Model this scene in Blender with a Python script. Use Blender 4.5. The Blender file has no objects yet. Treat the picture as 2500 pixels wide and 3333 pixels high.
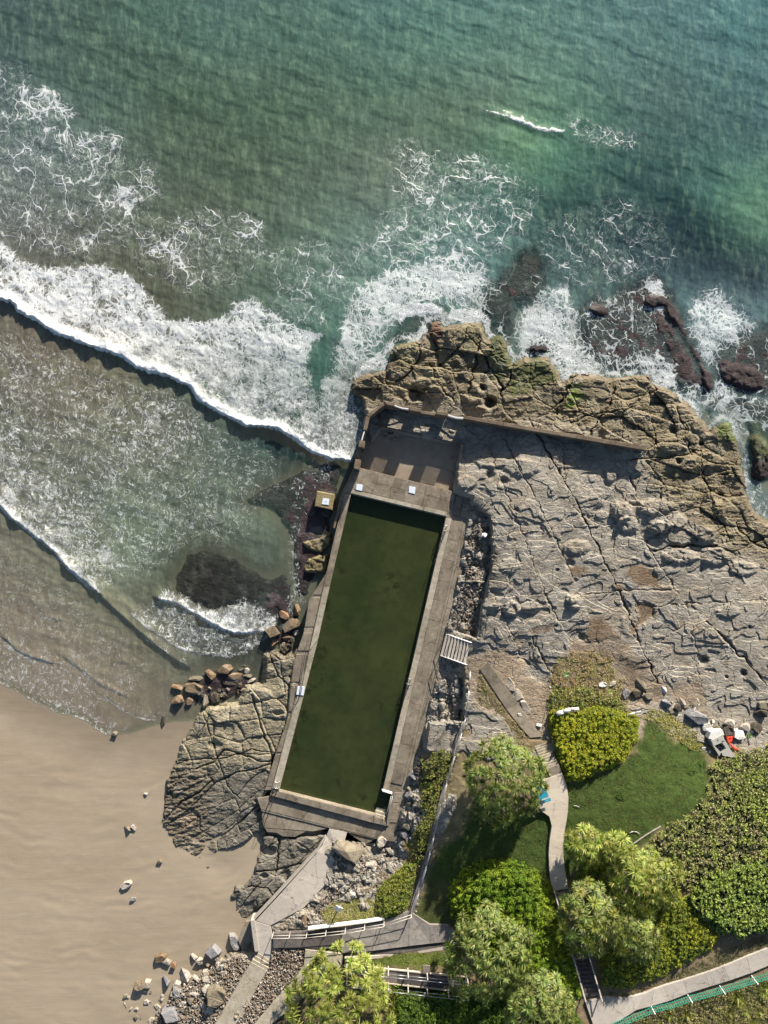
import bpy, bmesh, math, random
import numpy as np
from mathutils import Vector, Matrix
R = math.radians
scene = bpy.context.scene
col = scene.collection

# ---------------------------------------------------------------- camera, sky, sun
CAMH = 74.07                 # height of the viewpoint above still water, metres
S = 30.0                     # photograph pixels per metre at sea level
CX, CY = 1250.0, 1666.5
cam = bpy.data.cameras.new("camera"); camo = bpy.data.objects.new("camera", cam); col.objects.link(camo)
camo.location = (0, 0, CAMH); camo.rotation_euler = (0, 0, 0)
cam.sensor_fit = 'VERTICAL'; cam.sensor_height = 36; cam.lens = 24; cam.clip_end = 2000; cam.clip_start = 0.5
scene.camera = camo

SUN_EL, SUN_DX, SUN_DY = 19.0, -0.38, -0.925      # elevation; the light travels towards (-x, -y)
w = bpy.data.worlds.new("World"); scene.world = w; w.use_nodes = True
nt = w.node_tree; nt.nodes.clear()
sky = nt.nodes.new('ShaderNodeTexSky'); sky.sky_type = 'NISHITA'; sky.sun_disc = False
sky.sun_elevation = R(SUN_EL); sky.sun_rotation = math.atan2(-SUN_DX, -SUN_DY)
bg = nt.nodes.new('ShaderNodeBackground'); bg.inputs[1].default_value = 0.057
wo = nt.nodes.new('ShaderNodeOutputWorld')
nt.links.new(sky.outputs[0], bg.inputs[0]); nt.links.new(bg.outputs[0], wo.inputs[0])
sl = bpy.data.lights.new("sun", 'SUN'); sl.energy = 5.0; sl.angle = R(0.5); sl.color = (1.0, 0.905, 0.77)
so = bpy.data.objects.new("sun", sl); col.objects.link(so)
dvec = Vector((SUN_DX, SUN_DY, 0)).normalized() * math.cos(R(SUN_EL)) + Vector((0, 0, -math.sin(R(SUN_EL))))
so.rotation_euler = dvec.to_track_quat('-Z', 'Y').to_euler(); so.location = (0, 0, 60)
vs = scene.view_settings
scene.display_settings.display_device = 'sRGB'
vs.view_transform = 'Standard'; vs.look = 'None'; vs.gamma = 1; vs.use_curve_mapping = False; vs.exposure = 1.15
scene.cycles.max_bounces = 4; scene.cycles.diffuse_bounces = 1; scene.cycles.glossy_bounces = 1; scene.cycles.transparent_max_bounces = 4
scene.cycles.use_adaptive_sampling = True; scene.cycles.adaptive_threshold = .035
scene.cycles.use_denoising = True

# ---------------------------------------------------------------- numpy helpers
random.seed(7); rng = np.random.default_rng(7)
def lin(c):
    return tuple((x / 12.92 if x <= .04045 else ((x + .055) / 1.055) ** 2.4) for x in (v / 255 for v in c))
def sstep(a, b, x):
    t = np.clip((x - a) / (b - a), 0, 1); return t * t * (3 - 2 * t)
def WX(px, py, z):
    k = (CAMH - z) / CAMH
    return (px - CX) / S * k, (CY - py) / S * k
def P(px, py, z):
    x, y = WX(px, py, z); return Vector((x, y, z))
def hsh(ix, iy, seed):
    n = (ix.astype(np.int64) * 374761393 + iy.astype(np.int64) * 668265263 + seed * 1442695041) & 0xffffffff
    n = ((n ^ (n >> 13)) * 1274126177) & 0xffffffff
    n = ((n ^ (n >> 16)) * 2246822519) & 0xffffffff
    return ((n ^ (n >> 15)) & 0xffffff) / float(0xffffff)
def gn(x, y, seed=0):
    ix = np.floor(x); iy = np.floor(y); fx = x - ix; fy = y - iy
    ux = fx * fx * fx * (fx * (fx * 6 - 15) + 10); uy = fy * fy * fy * (fy * (fy * 6 - 15) + 10)
    def g(i, j, dx, dy):
        a = hsh(i, j, seed) * 6.2831853; return np.cos(a) * dx + np.sin(a) * dy
    a = g(ix, iy, fx, fy); b = g(ix + 1, iy, fx - 1, fy); c = g(ix, iy + 1, fx, fy - 1); d = g(ix + 1, iy + 1, fx - 1, fy - 1)
    return ((a + (b - a) * ux) * (1 - uy) + (c + (d - c) * ux) * uy) * 1.5
def fbm(x, y, o=4, seed=0, g=.5):
    s = 0; a = 1; t = 0
    for i in range(o):
        s = s + a * gn(x * 2 ** i, y * 2 ** i, seed + i * 17); t += a; a *= g
    return s / t
def cells(u, v, seed, jit=.8):
    iu = np.floor(u); iv = np.floor(v)
    f1 = np.full(u.shape, 1e9); f2 = f1.copy(); c1 = [np.zeros_like(u) for _ in range(2)]; c2 = [np.zeros_like(u) for _ in range(2)]; hid = np.zeros_like(u)
    for di in (-1, 0, 1):
        for dj in (-1, 0, 1):
            ci = iu + di; cj = iv + dj
            sx = ci + .5 + jit * (hsh(ci, cj, seed) - .5); sy = cj + .5 + jit * (hsh(ci, cj, seed + 5) - .5)
            d = (sx - u) ** 2 + (sy - v) ** 2
            near = d < f1; sec = (~near) & (d < f2)
            f2 = np.where(near, f1, np.where(sec, d, f2))
            for k, sv in enumerate((sx, sy)):
                c2[k] = np.where(near, c1[k], np.where(sec, sv, c2[k])); c1[k] = np.where(near, sv, c1[k])
            f1 = np.where(near, d, f1); hid = np.where(near, hsh(ci, cj, seed + 9), hid)
    L = np.sqrt((c1[0] - c2[0]) ** 2 + (c1[1] - c2[1]) ** 2) + 1e-6
    return hid, (f2 - f1) / (2 * L), u - c1[0], v - c1[1]
def sdf(px, py, poly):
    px = np.asarray(px, float); py = np.asarray(py, float)
    best = np.full(px.shape, 1e18); ins = np.zeros(px.shape, bool); n = len(poly)
    for i in range(n):
        x0, y0 = poly[i]; x1, y1 = poly[(i + 1) % n]
        dx, dy = x1 - x0, y1 - y0; l2 = dx * dx + dy * dy + 1e-9
        t = np.clip(((px - x0) * dx + (py - y0) * dy) / l2, 0, 1)
        best = np.minimum(best, (px - x0 - t * dx) ** 2 + (py - y0 - t * dy) ** 2)
        c = ((y0 > py) != (y1 > py))
        if dy != 0:
            c &= (px < dx * (py - y0) / dy + x0); ins ^= c
    return np.where(ins, -1, 1) * np.sqrt(best)
def pline(px, py, pts):
    best = np.full(np.shape(px), 1e18); side = np.zeros(np.shape(px))
    for (x0, y0), (x1, y1) in zip(pts[:-1], pts[1:]):
        dx, dy = x1 - x0, y1 - y0; l2 = dx * dx + dy * dy + 1e-9
        t = np.clip(((px - x0) * dx + (py - y0) * dy) / l2, 0, 1)
        d = (px - x0 - t * dx) ** 2 + (py - y0 - t * dy) ** 2
        m = d < best; best = np.where(m, d, best); side = np.where(m, np.sign(dx * (py - y0) - dy * (px - x0)), side)
    return np.sqrt(best), side           # side +1: to the lower-left of a line that runs to the right-down
def rbf(pts, vals):
    p = np.array(pts, float); v = np.array(vals, float); v = v.reshape(len(p), -1)
    A = np.sqrt(((p[:, None] - p[None]) ** 2).sum(-1)); n = len(p)
    M = np.zeros((n + 1, n + 1)); M[:n, :n] = A + np.eye(n) * 1e-6; M[:n, n] = 1; M[n, :n] = 1
    wts = np.linalg.solve(M, np.vstack([v, np.zeros((1, v.shape[1]))]))
    def f(px, py):
        px = np.asarray(px, float); o = np.zeros(px.shape + (v.shape[1],)) + wts[n]
        for i in range(n):
            o += np.sqrt((px - p[i, 0]) ** 2 + (py - p[i, 1]) ** 2)[..., None] * wts[i]
        return o
    return f

# ---------------------------------------------------------------- object helpers
def tag(o, label=None, cat=None, group=None, kind=None):
    if label: o['label'] = label
    if cat: o['category'] = cat
    if group: o['group'] = group
    if kind: o['kind'] = kind
    return o
def empty(name, loc, label, cat, group=None, rz=0):
    o = bpy.data.objects.new(name, None); col.objects.link(o); o.location = loc; o.rotation_euler = (0, 0, rz)
    o.empty_display_size = .3
    return tag(o, label, cat, group)
def link(name, me, parent=None, mat=None):
    o = bpy.data.objects.new(name, me); col.objects.link(o)
    if mat and not me.materials: me.materials.append(mat)
    if parent is not None:
        o.parent = parent
        if parent.get('_abs', 1): o.matrix_parent_inverse = (Matrix.Translation(parent.location) @ parent.rotation_euler.to_matrix().to_4x4()).inverted()
    return o
def npmesh(name, V, F, smooth=True, attrs=None):
    me = bpy.data.meshes.new(name); V = np.asarray(V, np.float32); F = np.asarray(F, np.int32)
    k = F.shape[1]; me.vertices.add(len(V)); me.vertices.foreach_set('co', V.ravel())
    me.loops.add(F.size); me.loops.foreach_set('vertex_index', F.ravel())
    me.polygons.add(len(F)); me.polygons.foreach_set('loop_start', np.arange(0, F.size, k, dtype=np.int32))
    me.polygons.foreach_set('loop_total', np.full(len(F), k, np.int32))
    me.polygons.foreach_set('use_smooth', np.full(len(F), smooth))
    me.update(calc_edges=True)
    for nm, arr in (attrs or {}).items():
        a = me.color_attributes.new(nm, 'FLOAT_COLOR', 'POINT')
        A = np.ones((len(V), 4), np.float32); A[:, :arr.shape[1]] = arr; a.data.foreach_set('color', A.ravel())
    return me
def grid(x0, x1, y0, y1, step):
    xs = np.arange(x0, x1 + step * .5, step); ys = np.arange(y0, y1 + step * .5, step)
    return np.meshgrid(xs, ys)
def sheet(name, X, Y, Z, keep, attrs, mat, smooth=True, parent=None):
    h, wd = X.shape; idx = -np.ones(X.shape, int)
    q = keep[:-1, :-1] & keep[1:, :-1] & keep[:-1, 1:] & keep[1:, 1:]
    used = np.zeros(X.shape, bool); used[:-1, :-1] |= q; used[1:, :-1] |= q; used[:-1, 1:] |= q; used[1:, 1:] |= q
    idx[used] = np.arange(used.sum())
    jj, ii = np.nonzero(q)
    F = np.stack([idx[jj, ii], idx[jj + 1, ii], idx[jj + 1, ii + 1], idx[jj, ii + 1]], 1)
    x, y = WX(X[used], Y[used], Z[used])
    me = npmesh(name, np.stack([x, y, Z[used]], 1), F, smooth, {k: v[used] for k, v in attrs.items()})
    return link(name, me, parent, mat)
def bmobj(name, bm, mat, parent=None, smooth=False):
    me = bpy.data.meshes.new(name); bm.normal_update(); bm.to_mesh(me); bm.free()
    if smooth:
        for p in me.polygons: p.use_smooth = True
    return link(name, me, parent, mat)
def prism(bm, pts, z0, z1):
    """pts: world (x, y); vertical sides"""
    b = [bm.verts.new((x, y, z0 if not callable(z0) else z0(x, y))) for x, y in pts]
    t = [bm.verts.new((x, y, z1 if not callable(z1) else z1(x, y))) for x, y in pts]
    a = sum(pts[i][0] * pts[(i + 1) % len(pts)][1] - pts[(i + 1) % len(pts)][0] * pts[i][1] for i in range(len(pts)))
    if a < 0: b.reverse(); t.reverse()
    n = len(pts); bm.faces.new(t); bm.faces.new(b[::-1])
    for i in range(n): bm.faces.new((b[i], b[(i + 1) % n], t[(i + 1) % n], t[i]))
def pslab(name, pts, z, th, mat, parent, bev=.012):
    """flat slab whose top outline is given in photograph pixels; z may be one height or one per corner"""
    zs = z if hasattr(z, '__len__') else [z] * len(pts)
    P3 = [P(a, b, c) for (a, b), c in zip(pts, zs)]
    a = sum(P3[i].x * P3[(i + 1) % len(P3)].y - P3[(i + 1) % len(P3)].x * P3[i].y for i in range(len(P3)))
    if a < 0: P3.reverse()
    bm = bmesh.new(); t = [bm.verts.new(p) for p in P3]; b = [bm.verts.new(p - Vector((0, 0, th))) for p in P3]; n = len(t)
    top = bm.faces.new(t); bm.faces.new(b[::-1])
    for i in range(n): bm.faces.new((b[i], b[(i + 1) % n], t[(i + 1) % n], t[i]))
    if bev: bmesh.ops.bevel(bm, geom=list(top.edges), offset=bev, segments=1, affect='EDGES')
    return bmobj(name, bm, mat, parent)
def tube(bm, a, b, r, n=6, r2=None):
    a = Vector(a); b = Vector(b); d = (b - a); L = d.length
    if L < 1e-5: return
    q = d.to_track_quat('Z', 'Y').to_matrix(); r2 = r if r2 is None else r2
    A = [bm.verts.new(a + q @ Vector((math.cos(k * 6.28318 / n) * r, math.sin(k * 6.28318 / n) * r, 0))) for k in range(n)]
    B = [bm.verts.new(b + q @ Vector((math.cos(k * 6.28318 / n) * r2, math.sin(k * 6.28318 / n) * r2, 0))) for k in range(n)]
    for k in range(n): bm.faces.new((A[k], A[(k + 1) % n], B[(k + 1) % n], B[k]))
    bm.faces.new(A[::-1]); bm.faces.new(B)
def tubeobj(name, pts, r, mat, parent, n=6):
    bm = bmesh.new()
    for a, b in zip(pts[:-1], pts[1:]): tube(bm, a, b, r, n)
    return bmobj(name, bm, mat, parent, True)
def beam(bm, a, b, wd, ht):
    """box section from a to b, width wd across, height ht below the line a-b"""
    a = Vector(a); b = Vector(b); d = (b - a).normalized(); s = d.cross(Vector((0, 0, 1)))
    if s.length < 1e-4: s = Vector((1, 0, 0))
    s = s.normalized() * wd / 2; u = s.normalized().cross(d) * ht
    vs_ = [bm.verts.new(p) for p in (a - s - u, a + s - u, a + s, a - s, b - s - u, b + s - u, b + s, b - s)]
    for f in ((0, 1, 2, 3), (7, 6, 5, 4), (0, 4, 5, 1), (1, 5, 6, 2), (2, 6, 7, 3), (3, 7, 4, 0)): bm.faces.new([vs_[i] for i in f])
    bmesh.ops.recalc_face_normals(bm, faces=bm.faces)

# ---------------------------------------------------------------- materials
class NT:
    def __init__(s, name):
        s.m = bpy.data.materials.new(name); s.m.use_nodes = True; s.t = s.m.node_tree; s.t.nodes.clear()
        s.out = s.t.nodes.new('ShaderNodeOutputMaterial')
    def n(s, ty, ins=None, **kw):
        nd = s.t.nodes.new('ShaderNode' + ty)
        for k, v in kw.items(): setattr(nd, k, v)
        for k, v in (ins or {}).items(): s.set(nd, k, v)
        return nd
    def set(s, nd, k, v):
        i = nd.inputs[k]
        if isinstance(v, bpy.types.NodeSocket): s.t.links.new(v, i)
        elif isinstance(v, bpy.types.Node): s.t.links.new(v.outputs[0], i)
        else:
            if i.type == 'RGBA' and len(v) == 3: v = (*v, 1)
            i.default_value = v
    def math(s, op, a, b=0.0, c=None, clamp=False):
        nd = s.n('Math', {0: a, 1: b}, operation=op, use_clamp=clamp)
        if c is not None: s.set(nd, 2, c)
        return nd.outputs[0]
    def mix(s, f, a, b, mode='MIX'):
        nd = s.n('Mix', data_type='RGBA', blend_type=mode); s.set(nd, 0, f); s.set(nd, 6, a); s.set(nd, 7, b); return nd.outputs[2]
    def noise(s, scale, det=3, vec=None, rough=.55, dist=0):
        nd = s.n('TexNoise', {'Scale': scale, 'Detail': det, 'Roughness': rough, 'Distortion': dist})
        s.set(nd, 'Vector', vec if vec is not None else s.pos()); return nd
    def pos(s):
        if not hasattr(s, '_p'): s._p = s.n('TexCoord').outputs['Object']
        return s._p
    def wpos(s):
        if not hasattr(s, '_w'): s._w = s.n('NewGeometry').outputs['Position']
        return s._w
    def mapping(s, vec, rot=(0, 0, 0), sc=(1, 1, 1)):
        return s.n('Mapping', {'Vector': vec, 'Rotation': rot, 'Scale': sc}).outputs[0]
    def ramp(s, v, a, b):
        nd = s.n('MapRange', {0: v, 1: a, 2: b, 3: 0.0, 4: 1.0}); nd.clamp = True; return nd.outputs[0]
    def attr(s, nm): return s.n('Attribute', attribute_name=nm)
    def bsdf(s, colr, rough=.9, bump=None, bs=.5, bd=.05, spec=.3, **kw):
        b = s.n('BsdfPrincipled', {'Base Color': colr, 'Roughness': rough, 'Specular IOR Level': spec, **kw})
        if bump is not None:
            bn = s.n('Bump', {'Strength': bs, 'Distance': bd, 'Height': bump}); s.t.links.new(bn.outputs[0], b.inputs['Normal'])
        s.t.links.new(b.outputs[0], s.out.inputs[0]); return b
def m_plain(name, c, rough=.8, var=.25, sc=3., bumpd=.01, spec=.3, metal=0, wp=True):
    m = NT(name); v = m.wpos() if wp else m.pos()
    n1 = m.noise(sc, 5, v); n2 = m.noise(sc * 9, 3, v)
    f = m.math('ADD', m.math('MULTIPLY', n1.outputs[0], .7), m.math('MULTIPLY', n2.outputs[0], .3))
    c2 = m.mix(m.ramp(f, .3, .7), tuple(x * (1 - var) for x in c), tuple(min(1, x * (1 + var)) for x in c))
    m.bsdf(c2, rough, n2.outputs[0], .6, bumpd, spec, Metallic=metal); return m.m
def m_concrete(name, c, stain=(.10, .075, .05), amt=.5, var=.2):
    m = NT(name); v = m.wpos(); info = m.n('ObjectInfo').outputs['Random']
    big = m.noise(.55, 6, v, .65); mid = m.noise(2.6, 5, v, .6); fine = m.noise(28, 2, v)
    base = m.mix(m.ramp(mid.outputs[0], .3, .7), tuple(x * (1 - var) for x in c), tuple(x * (1 + var) for x in c))
    base = m.mix(m.math('MULTIPLY', m.ramp(big.outputs[0], .45, .68), amt), base, stain)
    sc = m.math('ADD', m.math('MULTIPLY', info, .28), .86)
    sc = m.math('MULTIPLY', sc, m.math('ADD', m.math('MULTIPLY', fine.outputs[0], .5), .75))
    hs = m.n('HueSaturation', {'Color': base, 'Value': sc})
    cr = m.n('TexVoronoi', {'Scale': .45, 'Vector': m.n('VectorMath', {0: v, 1: m.n('VectorMath', {0: mid.outputs['Color'], 'Scale': .8}, operation='SCALE').outputs[0]}, operation='ADD').outputs[0]}, feature='DISTANCE_TO_EDGE')
    crk = m.math('SUBTRACT', 1, m.ramp(cr.outputs[0], 0, .012)); crk = m.math('MULTIPLY', crk, m.ramp(big.outputs[0], .42, .55))
    cc = m.mix(m.math('MULTIPLY', crk, .75), hs.outputs[0], (.03, .025, .02))
    hgt = m.math('SUBTRACT', m.math('ADD', mid.outputs[0], m.math('MULTIPLY', fine.outputs[0], .35)), m.math('MULTIPLY', crk, 1.0))
    m.bsdf(cc, .92, hgt, .7, .03, .15); return m.m
def m_rock(name, tint=None, use_attr=True, bd=.09):
    m = NT(name); v = m.wpos()
    warp = m.noise(.5, 2, v)
    vv = m.n('VectorMath', {0: v, 1: m.n('VectorMath', {0: warp.outputs['Color'], 'Scale': 1.4}, operation='SCALE').outputs[0]}, operation='ADD').outputs[0]
    n1 = m.noise(.7, 7, vv, .62); n2 = m.noise(4.5, 6, v, .65); n3 = m.noise(22, 3, v, .6)
    strat = m.noise(3.2, 4, m.mapping(vv, (0, 0, R(10)), (.35, 3.0, 1)), .65)
    if use_attr: base = m.attr('col').outputs['Color']
    else:
        info = m.n('ObjectInfo').outputs['Random']
        base = m.mix(info, tint[0], tint[1])
    val = m.math('ADD', m.math('MULTIPLY', n1.outputs[0], 1.1), m.math('MULTIPLY', n2.outputs[0], .85))
    val = m.math('ADD', val, m.math('MULTIPLY', n3.outputs[0], .5))
    val = m.math('SUBTRACT', val, .28)
    c = m.n('HueSaturation', {'Color': base, 'Value': val, 'Saturation': m.math('ADD', .75, m.math('MULTIPLY', n2.outputs[0], .5))}).outputs[0]
    # grey weathering and dark lichen specks
    c = m.mix(m.math('MULTIPLY', m.ramp(n1.outputs[0], .52, .66), .4), c, (.20, .195, .185))
    c = m.mix(m.math('MULTIPLY', m.ramp(n2.outputs[0], .56, .68), .5), c, (.05, .045, .038))
    ck = m.n('TexVoronoi', {'Scale': .62, 'Vector': m.mapping(vv, (0, 0, R(14)), (.7, 1.25, 1)), 'Randomness': .85}, feature='DISTANCE_TO_EDGE').outputs[0]
    ck2 = m.n('TexVoronoi', {'Scale': 2.3, 'Vector': m.mapping(vv, (0, 0, R(-20)), (.6, 1.3, 1))}, feature='DISTANCE_TO_EDGE').outputs[0]
    k1 = m.math('MULTIPLY', m.math('SUBTRACT', 1, m.ramp(ck, 0, .022)), m.ramp(n1.outputs[0], .40, .52))
    k2 = m.math('MULTIPLY', m.math('SUBTRACT', 1, m.ramp(ck2, 0, .045)), m.ramp(n1.outputs[0], .60, .46))
    kk = m.math('MAXIMUM', k1, m.math('MULTIPLY', k2, .6))
    c = m.mix(m.math('MULTIPLY', kk, .6), c, (.035, .03, .024))
    h = m.math('ADD', m.math('MULTIPLY', n2.outputs[0], 1.0), m.math('MULTIPLY', n3.outputs[0], .25))
    h = m.math('SUBTRACT', h, m.math('MULTIPLY', kk, .9))
    h = m.math('ADD', h, m.math('MULTIPLY', strat.outputs[0], .8))
    h = m.math('ADD', h, m.math('MULTIPLY', n1.outputs[0], .8))
    rough = .9
    if use_attr: rough = m.math('SUBTRACT', .92, m.math('MULTIPLY', m.n('SeparateColor', {0: m.attr('msk').outputs['Color']}).outputs[0], .5))
    m.bsdf(c, rough, h, .9, bd, .25); return m.m
def m_leaf(name, colattr=True, c=(.1, .2, .03), trans=.25, rough=.6, spec=.3):
    m = NT(name)
    if colattr: base = m.attr('col').outputs['Color']
    else:
        info = m.n('ObjectInfo').outputs['Random']
        base = m.n('HueSaturation', {'Color': m.attr('col').outputs['Color'], 'Value': m.math('ADD', .75, m.math('MULTIPLY', info, .5)), 'Hue': m.math('ADD', .485, m.math('MULTIPLY', info, .03))}).outputs[0]
    b = m.bsdf(base, rough, spec=spec)
    tr = m.n('BsdfTranslucent', {'Color': m.mix(.35, base, (.35, .5, .02))})
    mx = m.n('MixShader', {0: trans, 1: b.outputs[0], 2: tr.outputs[0]}); m.t.links.new(mx.outputs[0], m.out.inputs[0]); return m.m
WGAIN = .65
# ================================================================ TERRAIN
SHORE = [(-900, 1900), (-200, 2120), (0, 2224), (54, 2248), (108, 2283), (179, 2316), (233, 2330), (282, 2346), (309, 2370), (347, 2392)]
SEA = [(-1500, -1500), (4000, -1500), (4000, 1700), (2600, 1700), (2450, 1750), (1700, 1500), (1100, 1700), (1010, 2100), (830, 2290), (690, 2330), (620, 2345), (545, 2350), (480, 2368), (420, 2388)] + SHORE[::-1] + [(-1500, 1700)]
LANDP = [(1181, 1352), (1167, 1307), (1122, 1275), (1149, 1230), (1190, 1212), (1249, 1194), (1253, 1153), (1280, 1117), (1325, 1103), (1362, 1103), (1384, 1072), (1393, 1045), (1438, 1031), (1445, 1052), (1484, 1045), (1520, 1045), (1574, 1042), (1592, 1100), (1628, 1081), (1651, 1126), (1669, 1180), (1705, 1162), (1741, 1158), (1791, 1153), (1809, 1189), (1831, 1239), (1863, 1212), (1904, 1212), (1949, 1216), (1985, 1221), (2066, 1210), (2116, 1216), (2134, 1243), (2170, 1257), (2211, 1284), (2213, 1300), (2243, 1307), (2270, 1343), (2288, 1365), (2310, 1397), (2351, 1360), (2383, 1372), (2396, 1420), (2414, 1456), (2423, 1524), (2428, 1569), (2446, 1632), (2469, 1668), (2500, 1695), (4000, 1900), (4000, 5000), (300, 5000), (330, 3500), (470, 3280), (600, 3170), (700, 3090), (790, 3070), (840, 2980), (900, 2910), (1000, 2815), (1060, 2740), (890, 2720), (838, 2650), (870, 2560), (900, 2450), (945, 2300), (1000, 2060), (1080, 1800), (1098, 1590), (1130, 1480)]
LZ = [(1560, 1700, 3.2), (1600, 1720, 3.3), (1600, 1850, 3.35), (1575, 2000, 3.45), (1560, 2090, 3.5), (1700, 1500, 2.5), (1500, 1440, 1.3), (1300, 1380, 1.3), (1700, 1440, 1.9), (2000, 1500, 2.2), (2080, 1475, 2.1), (1900, 1440, 1.9),
      (1535, 1700, 2.2), (1515, 1800, 1.85), (1505, 1900, 1.85), (1480, 2000, 1.85), (1460, 2070, 1.85), (1480, 1560, 1.9), (1520, 1600, 2.6), (1480, 1500, 1.7), (1545, 1660, 2.2),
      (1300, 1260, 1.2), (1200, 1260, .9), (1450, 1110, 1.1), (1600, 1130, 1.1), (1560, 1250, 1.4), (1750, 1220, 1.2), (1780, 1330, 1.6), (2000, 1260, 1.3), (2000, 1350, 1.7), (2150, 1320, 1.5), (2300, 1450, 1.3), (2400, 1620, 1.1), (2480, 1750, 1.5), (2300, 1700, 2.3),
      (2000, 1800, 2.9), (2400, 2100, 3.0), (2200, 2300, 3.4), (2500, 2400, 3.6), (1700, 2150, 3.5), (1900, 2200, 3.7), (1600, 2300, 3.7),
      (1500, 2440, 3.9), (1450, 2750, 4.1), (1400, 2950, 4.2), (1360, 2990, 4.2), (1750, 2400, 4.2), (1820, 2550, 5.0), (1830, 2850, 5.4), (1600, 2900, 5.2), (1500, 2850, 4.5), (1845, 2925, 5.6), (1890, 3230, 8.0), (2100, 3240, 8.2), (2500, 3080, 8.4), (2300, 2900, 7.6), (2250, 2600, 6.0), (2500, 2700, 6.8), (2050, 2450, 4.6), (2300, 2450, 4.5), (1500, 3070, 4.5), (1350, 3000, 4.2), (1100, 3060, 3.3), (1050, 3100, 3.3), (1130, 3110, 3.4), (1100, 3190, 3.8), (1400, 3110, 4.4), (1400, 3200, 5.3), (1300, 3333, 6), (1700, 3333, 8), (2000, 3400, 8.6), (2500, 3500, 9), (1560, 3500, 8),
      (1520, 2160, 3.0), (1480, 2160, 2.2), (1445, 2150, 1.85), (1530, 2240, 3.5), (1420, 2260, 1.9), (1400, 2350, 2.0), (1450, 2300, 2.4), (1500, 2300, 3.2), (1490, 2370, 3.4), (1372, 2420, 1.9), (1395, 2380, 2.9), (1440, 2440, 3.4), (1400, 2500, 3.2), (1340, 2560, 1.9), (1365, 2600, 3.0), (1320, 2680, 1.9), (1350, 2700, 2.9), (1400, 2700, 3.8), (1290, 2760, 1.8), (1340, 2800, 2.8), (1380, 2800, 3.9), (1290, 2850, 2.6), (1340, 2900, 3.6), (1250, 2900, 2.6), (1240, 2990, 3.4), (1150, 2960, 2.8), (1190, 3000, 3.4), (1100, 2990, 3.1), (1020, 2960, 2.6), (1050, 3015, 3.2),
      (1160, 2780, 1.9), (1140, 2860, 2.1), (1220, 2800, 1.7), (1080, 2720, 1.45), (1150, 2732, 1.45), (1230, 2738, 1.45), (1110, 2740, 1.5), (900, 2700, 1.2), (1200, 2740, 1.6), (1000, 2840, 1.9), (930, 2990, 2.6), (870, 2990, 2.6), (850, 3060, 2.8), (845, 3140, 3.0), (760, 3290, 3.4), (930, 3280, 3.6), (900, 3150, 3.1), (1000, 3333, 3.9), (780, 3200, 2.9), (700, 3150, 1.8), (600, 3230, 1.9), (560, 3320, 2.0), (500, 3290, 1.2), (700, 3300, 2.9), (820, 3090, 2.2), (1000, 3150, 3.3),
      (1200, 1500, 1.6), (1100, 1700, 1.6), (1050, 2000, 1.6), (950, 2300, 1.5), (880, 2560, 1.3), (1250, 1700, 1.5), (1300, 2200, 1.6), (1150, 2600, 1.4), (4000, 2500, 5), (3000, 4500, 9), (1000, 4500, 5)]
_lz = rbf([a[:2] for a in LZ], [a[2] for a in LZ])
def sandz(px, py):
    d = sdf(px, py, SEA)
    return np.where(d > 0, -.02 + .0016 * np.maximum(d, 0), -.03 - .0011 * np.minimum(-d, 2500)) + .02 * fbm(px / 120., py / 60., 3, 3)
def landz(px, py): return _lz(px, py)[..., 0]
def gz(px, py):
    """height of the ground under a point of the photograph (arrays or numbers)"""
    sc = np.isscalar(px); px = np.atleast_1d(np.asarray(px, float)); py = np.atleast_1d(np.asarray(py, float))
    s = sstep(8, -22, sdf(px, py, LANDP)); z = sandz(px, py) * (1 - s) + landz(px, py) * s
    return float(z[0]) if sc else z

def axes(lo, hi, flo, fhi, step, coarse):
    return np.unique(np.concatenate([np.arange(lo, flo, coarse), np.arange(flo, fhi + .1, step), np.arange(fhi + step, hi, coarse)]))

# ---- sand: beach and sea floor in one sheet that runs far beyond the frame
M_sand = NT("wet_sand")
_v = M_sand.wpos(); _n1 = M_sand.noise(.16, 4, M_sand.mapping(_v, (0, 0, R(-25)), (.7, 1.3, 1)), .5); _wp = M_sand.noise(.09, 2, _v); _v2 = M_sand.n('VectorMath', {0: _v, 1: M_sand.n('VectorMath', {0: _wp.outputs['Color'], 'Scale': 14}, operation='SCALE').outputs[0]}, operation='ADD').outputs[0]; _n2 = M_sand.noise(1.3, 5, M_sand.mapping(_v2, (0, 0, R(-14)), (.3, 1.6, 1)), .55, .6); _n3 = M_sand.noise(60, 2, _v)
_c = M_sand.mix(M_sand.ramp(_n1.outputs[0], .3, .7), (.27, .222, .16), (.315, .262, .195))
_c = M_sand.mix(M_sand.math('MULTIPLY', M_sand.ramp(_n2.outputs[0], .5, .75), .20), _c, (.40, .35, .29))
_c = M_sand.n('HueSaturation', {'Color': _c, 'Value': M_sand.math('ADD', .88, M_sand.math('MULTIPLY', _n3.outputs[0], .24))}).outputs[0]
_w = M_sand.n('SeparateColor', {0: M_sand.attr('msk').outputs['Color']}).outputs[0]
_c = M_sand.mix(_w, _c, (.195, .162, .122))
_rip = M_sand.noise(1.5, 3, M_sand.mapping(_v, (0, 0, R(-16)), (.16, 1.3, 1)), .5, 1.1)
_h = M_sand.math('ADD', M_sand.math('MULTIPLY', _rip.outputs[0], .45), M_sand.math('MULTIPLY', _n3.outputs[0], .03))
M_sand.bsdf(_c, M_sand.math('SUBTRACT', .75, M_sand.math('MULTIPLY', _w, .35)), _h, .3, .08, .35)
X, Y = np.meshgrid(axes(-1500, 4000, -60, 1200, 6, 120), axes(-1500, 5000, 1900, 3400, 6, 100))
Z = sandz(X, Y)
d = sdf(X, Y, SEA)
Z += np.where((d > 0), .010 * fbm(X / 90 + .6 * fbm(X / 200., Y / 200., 2, 5), Y / 22., 3, 11), 0)
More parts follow.
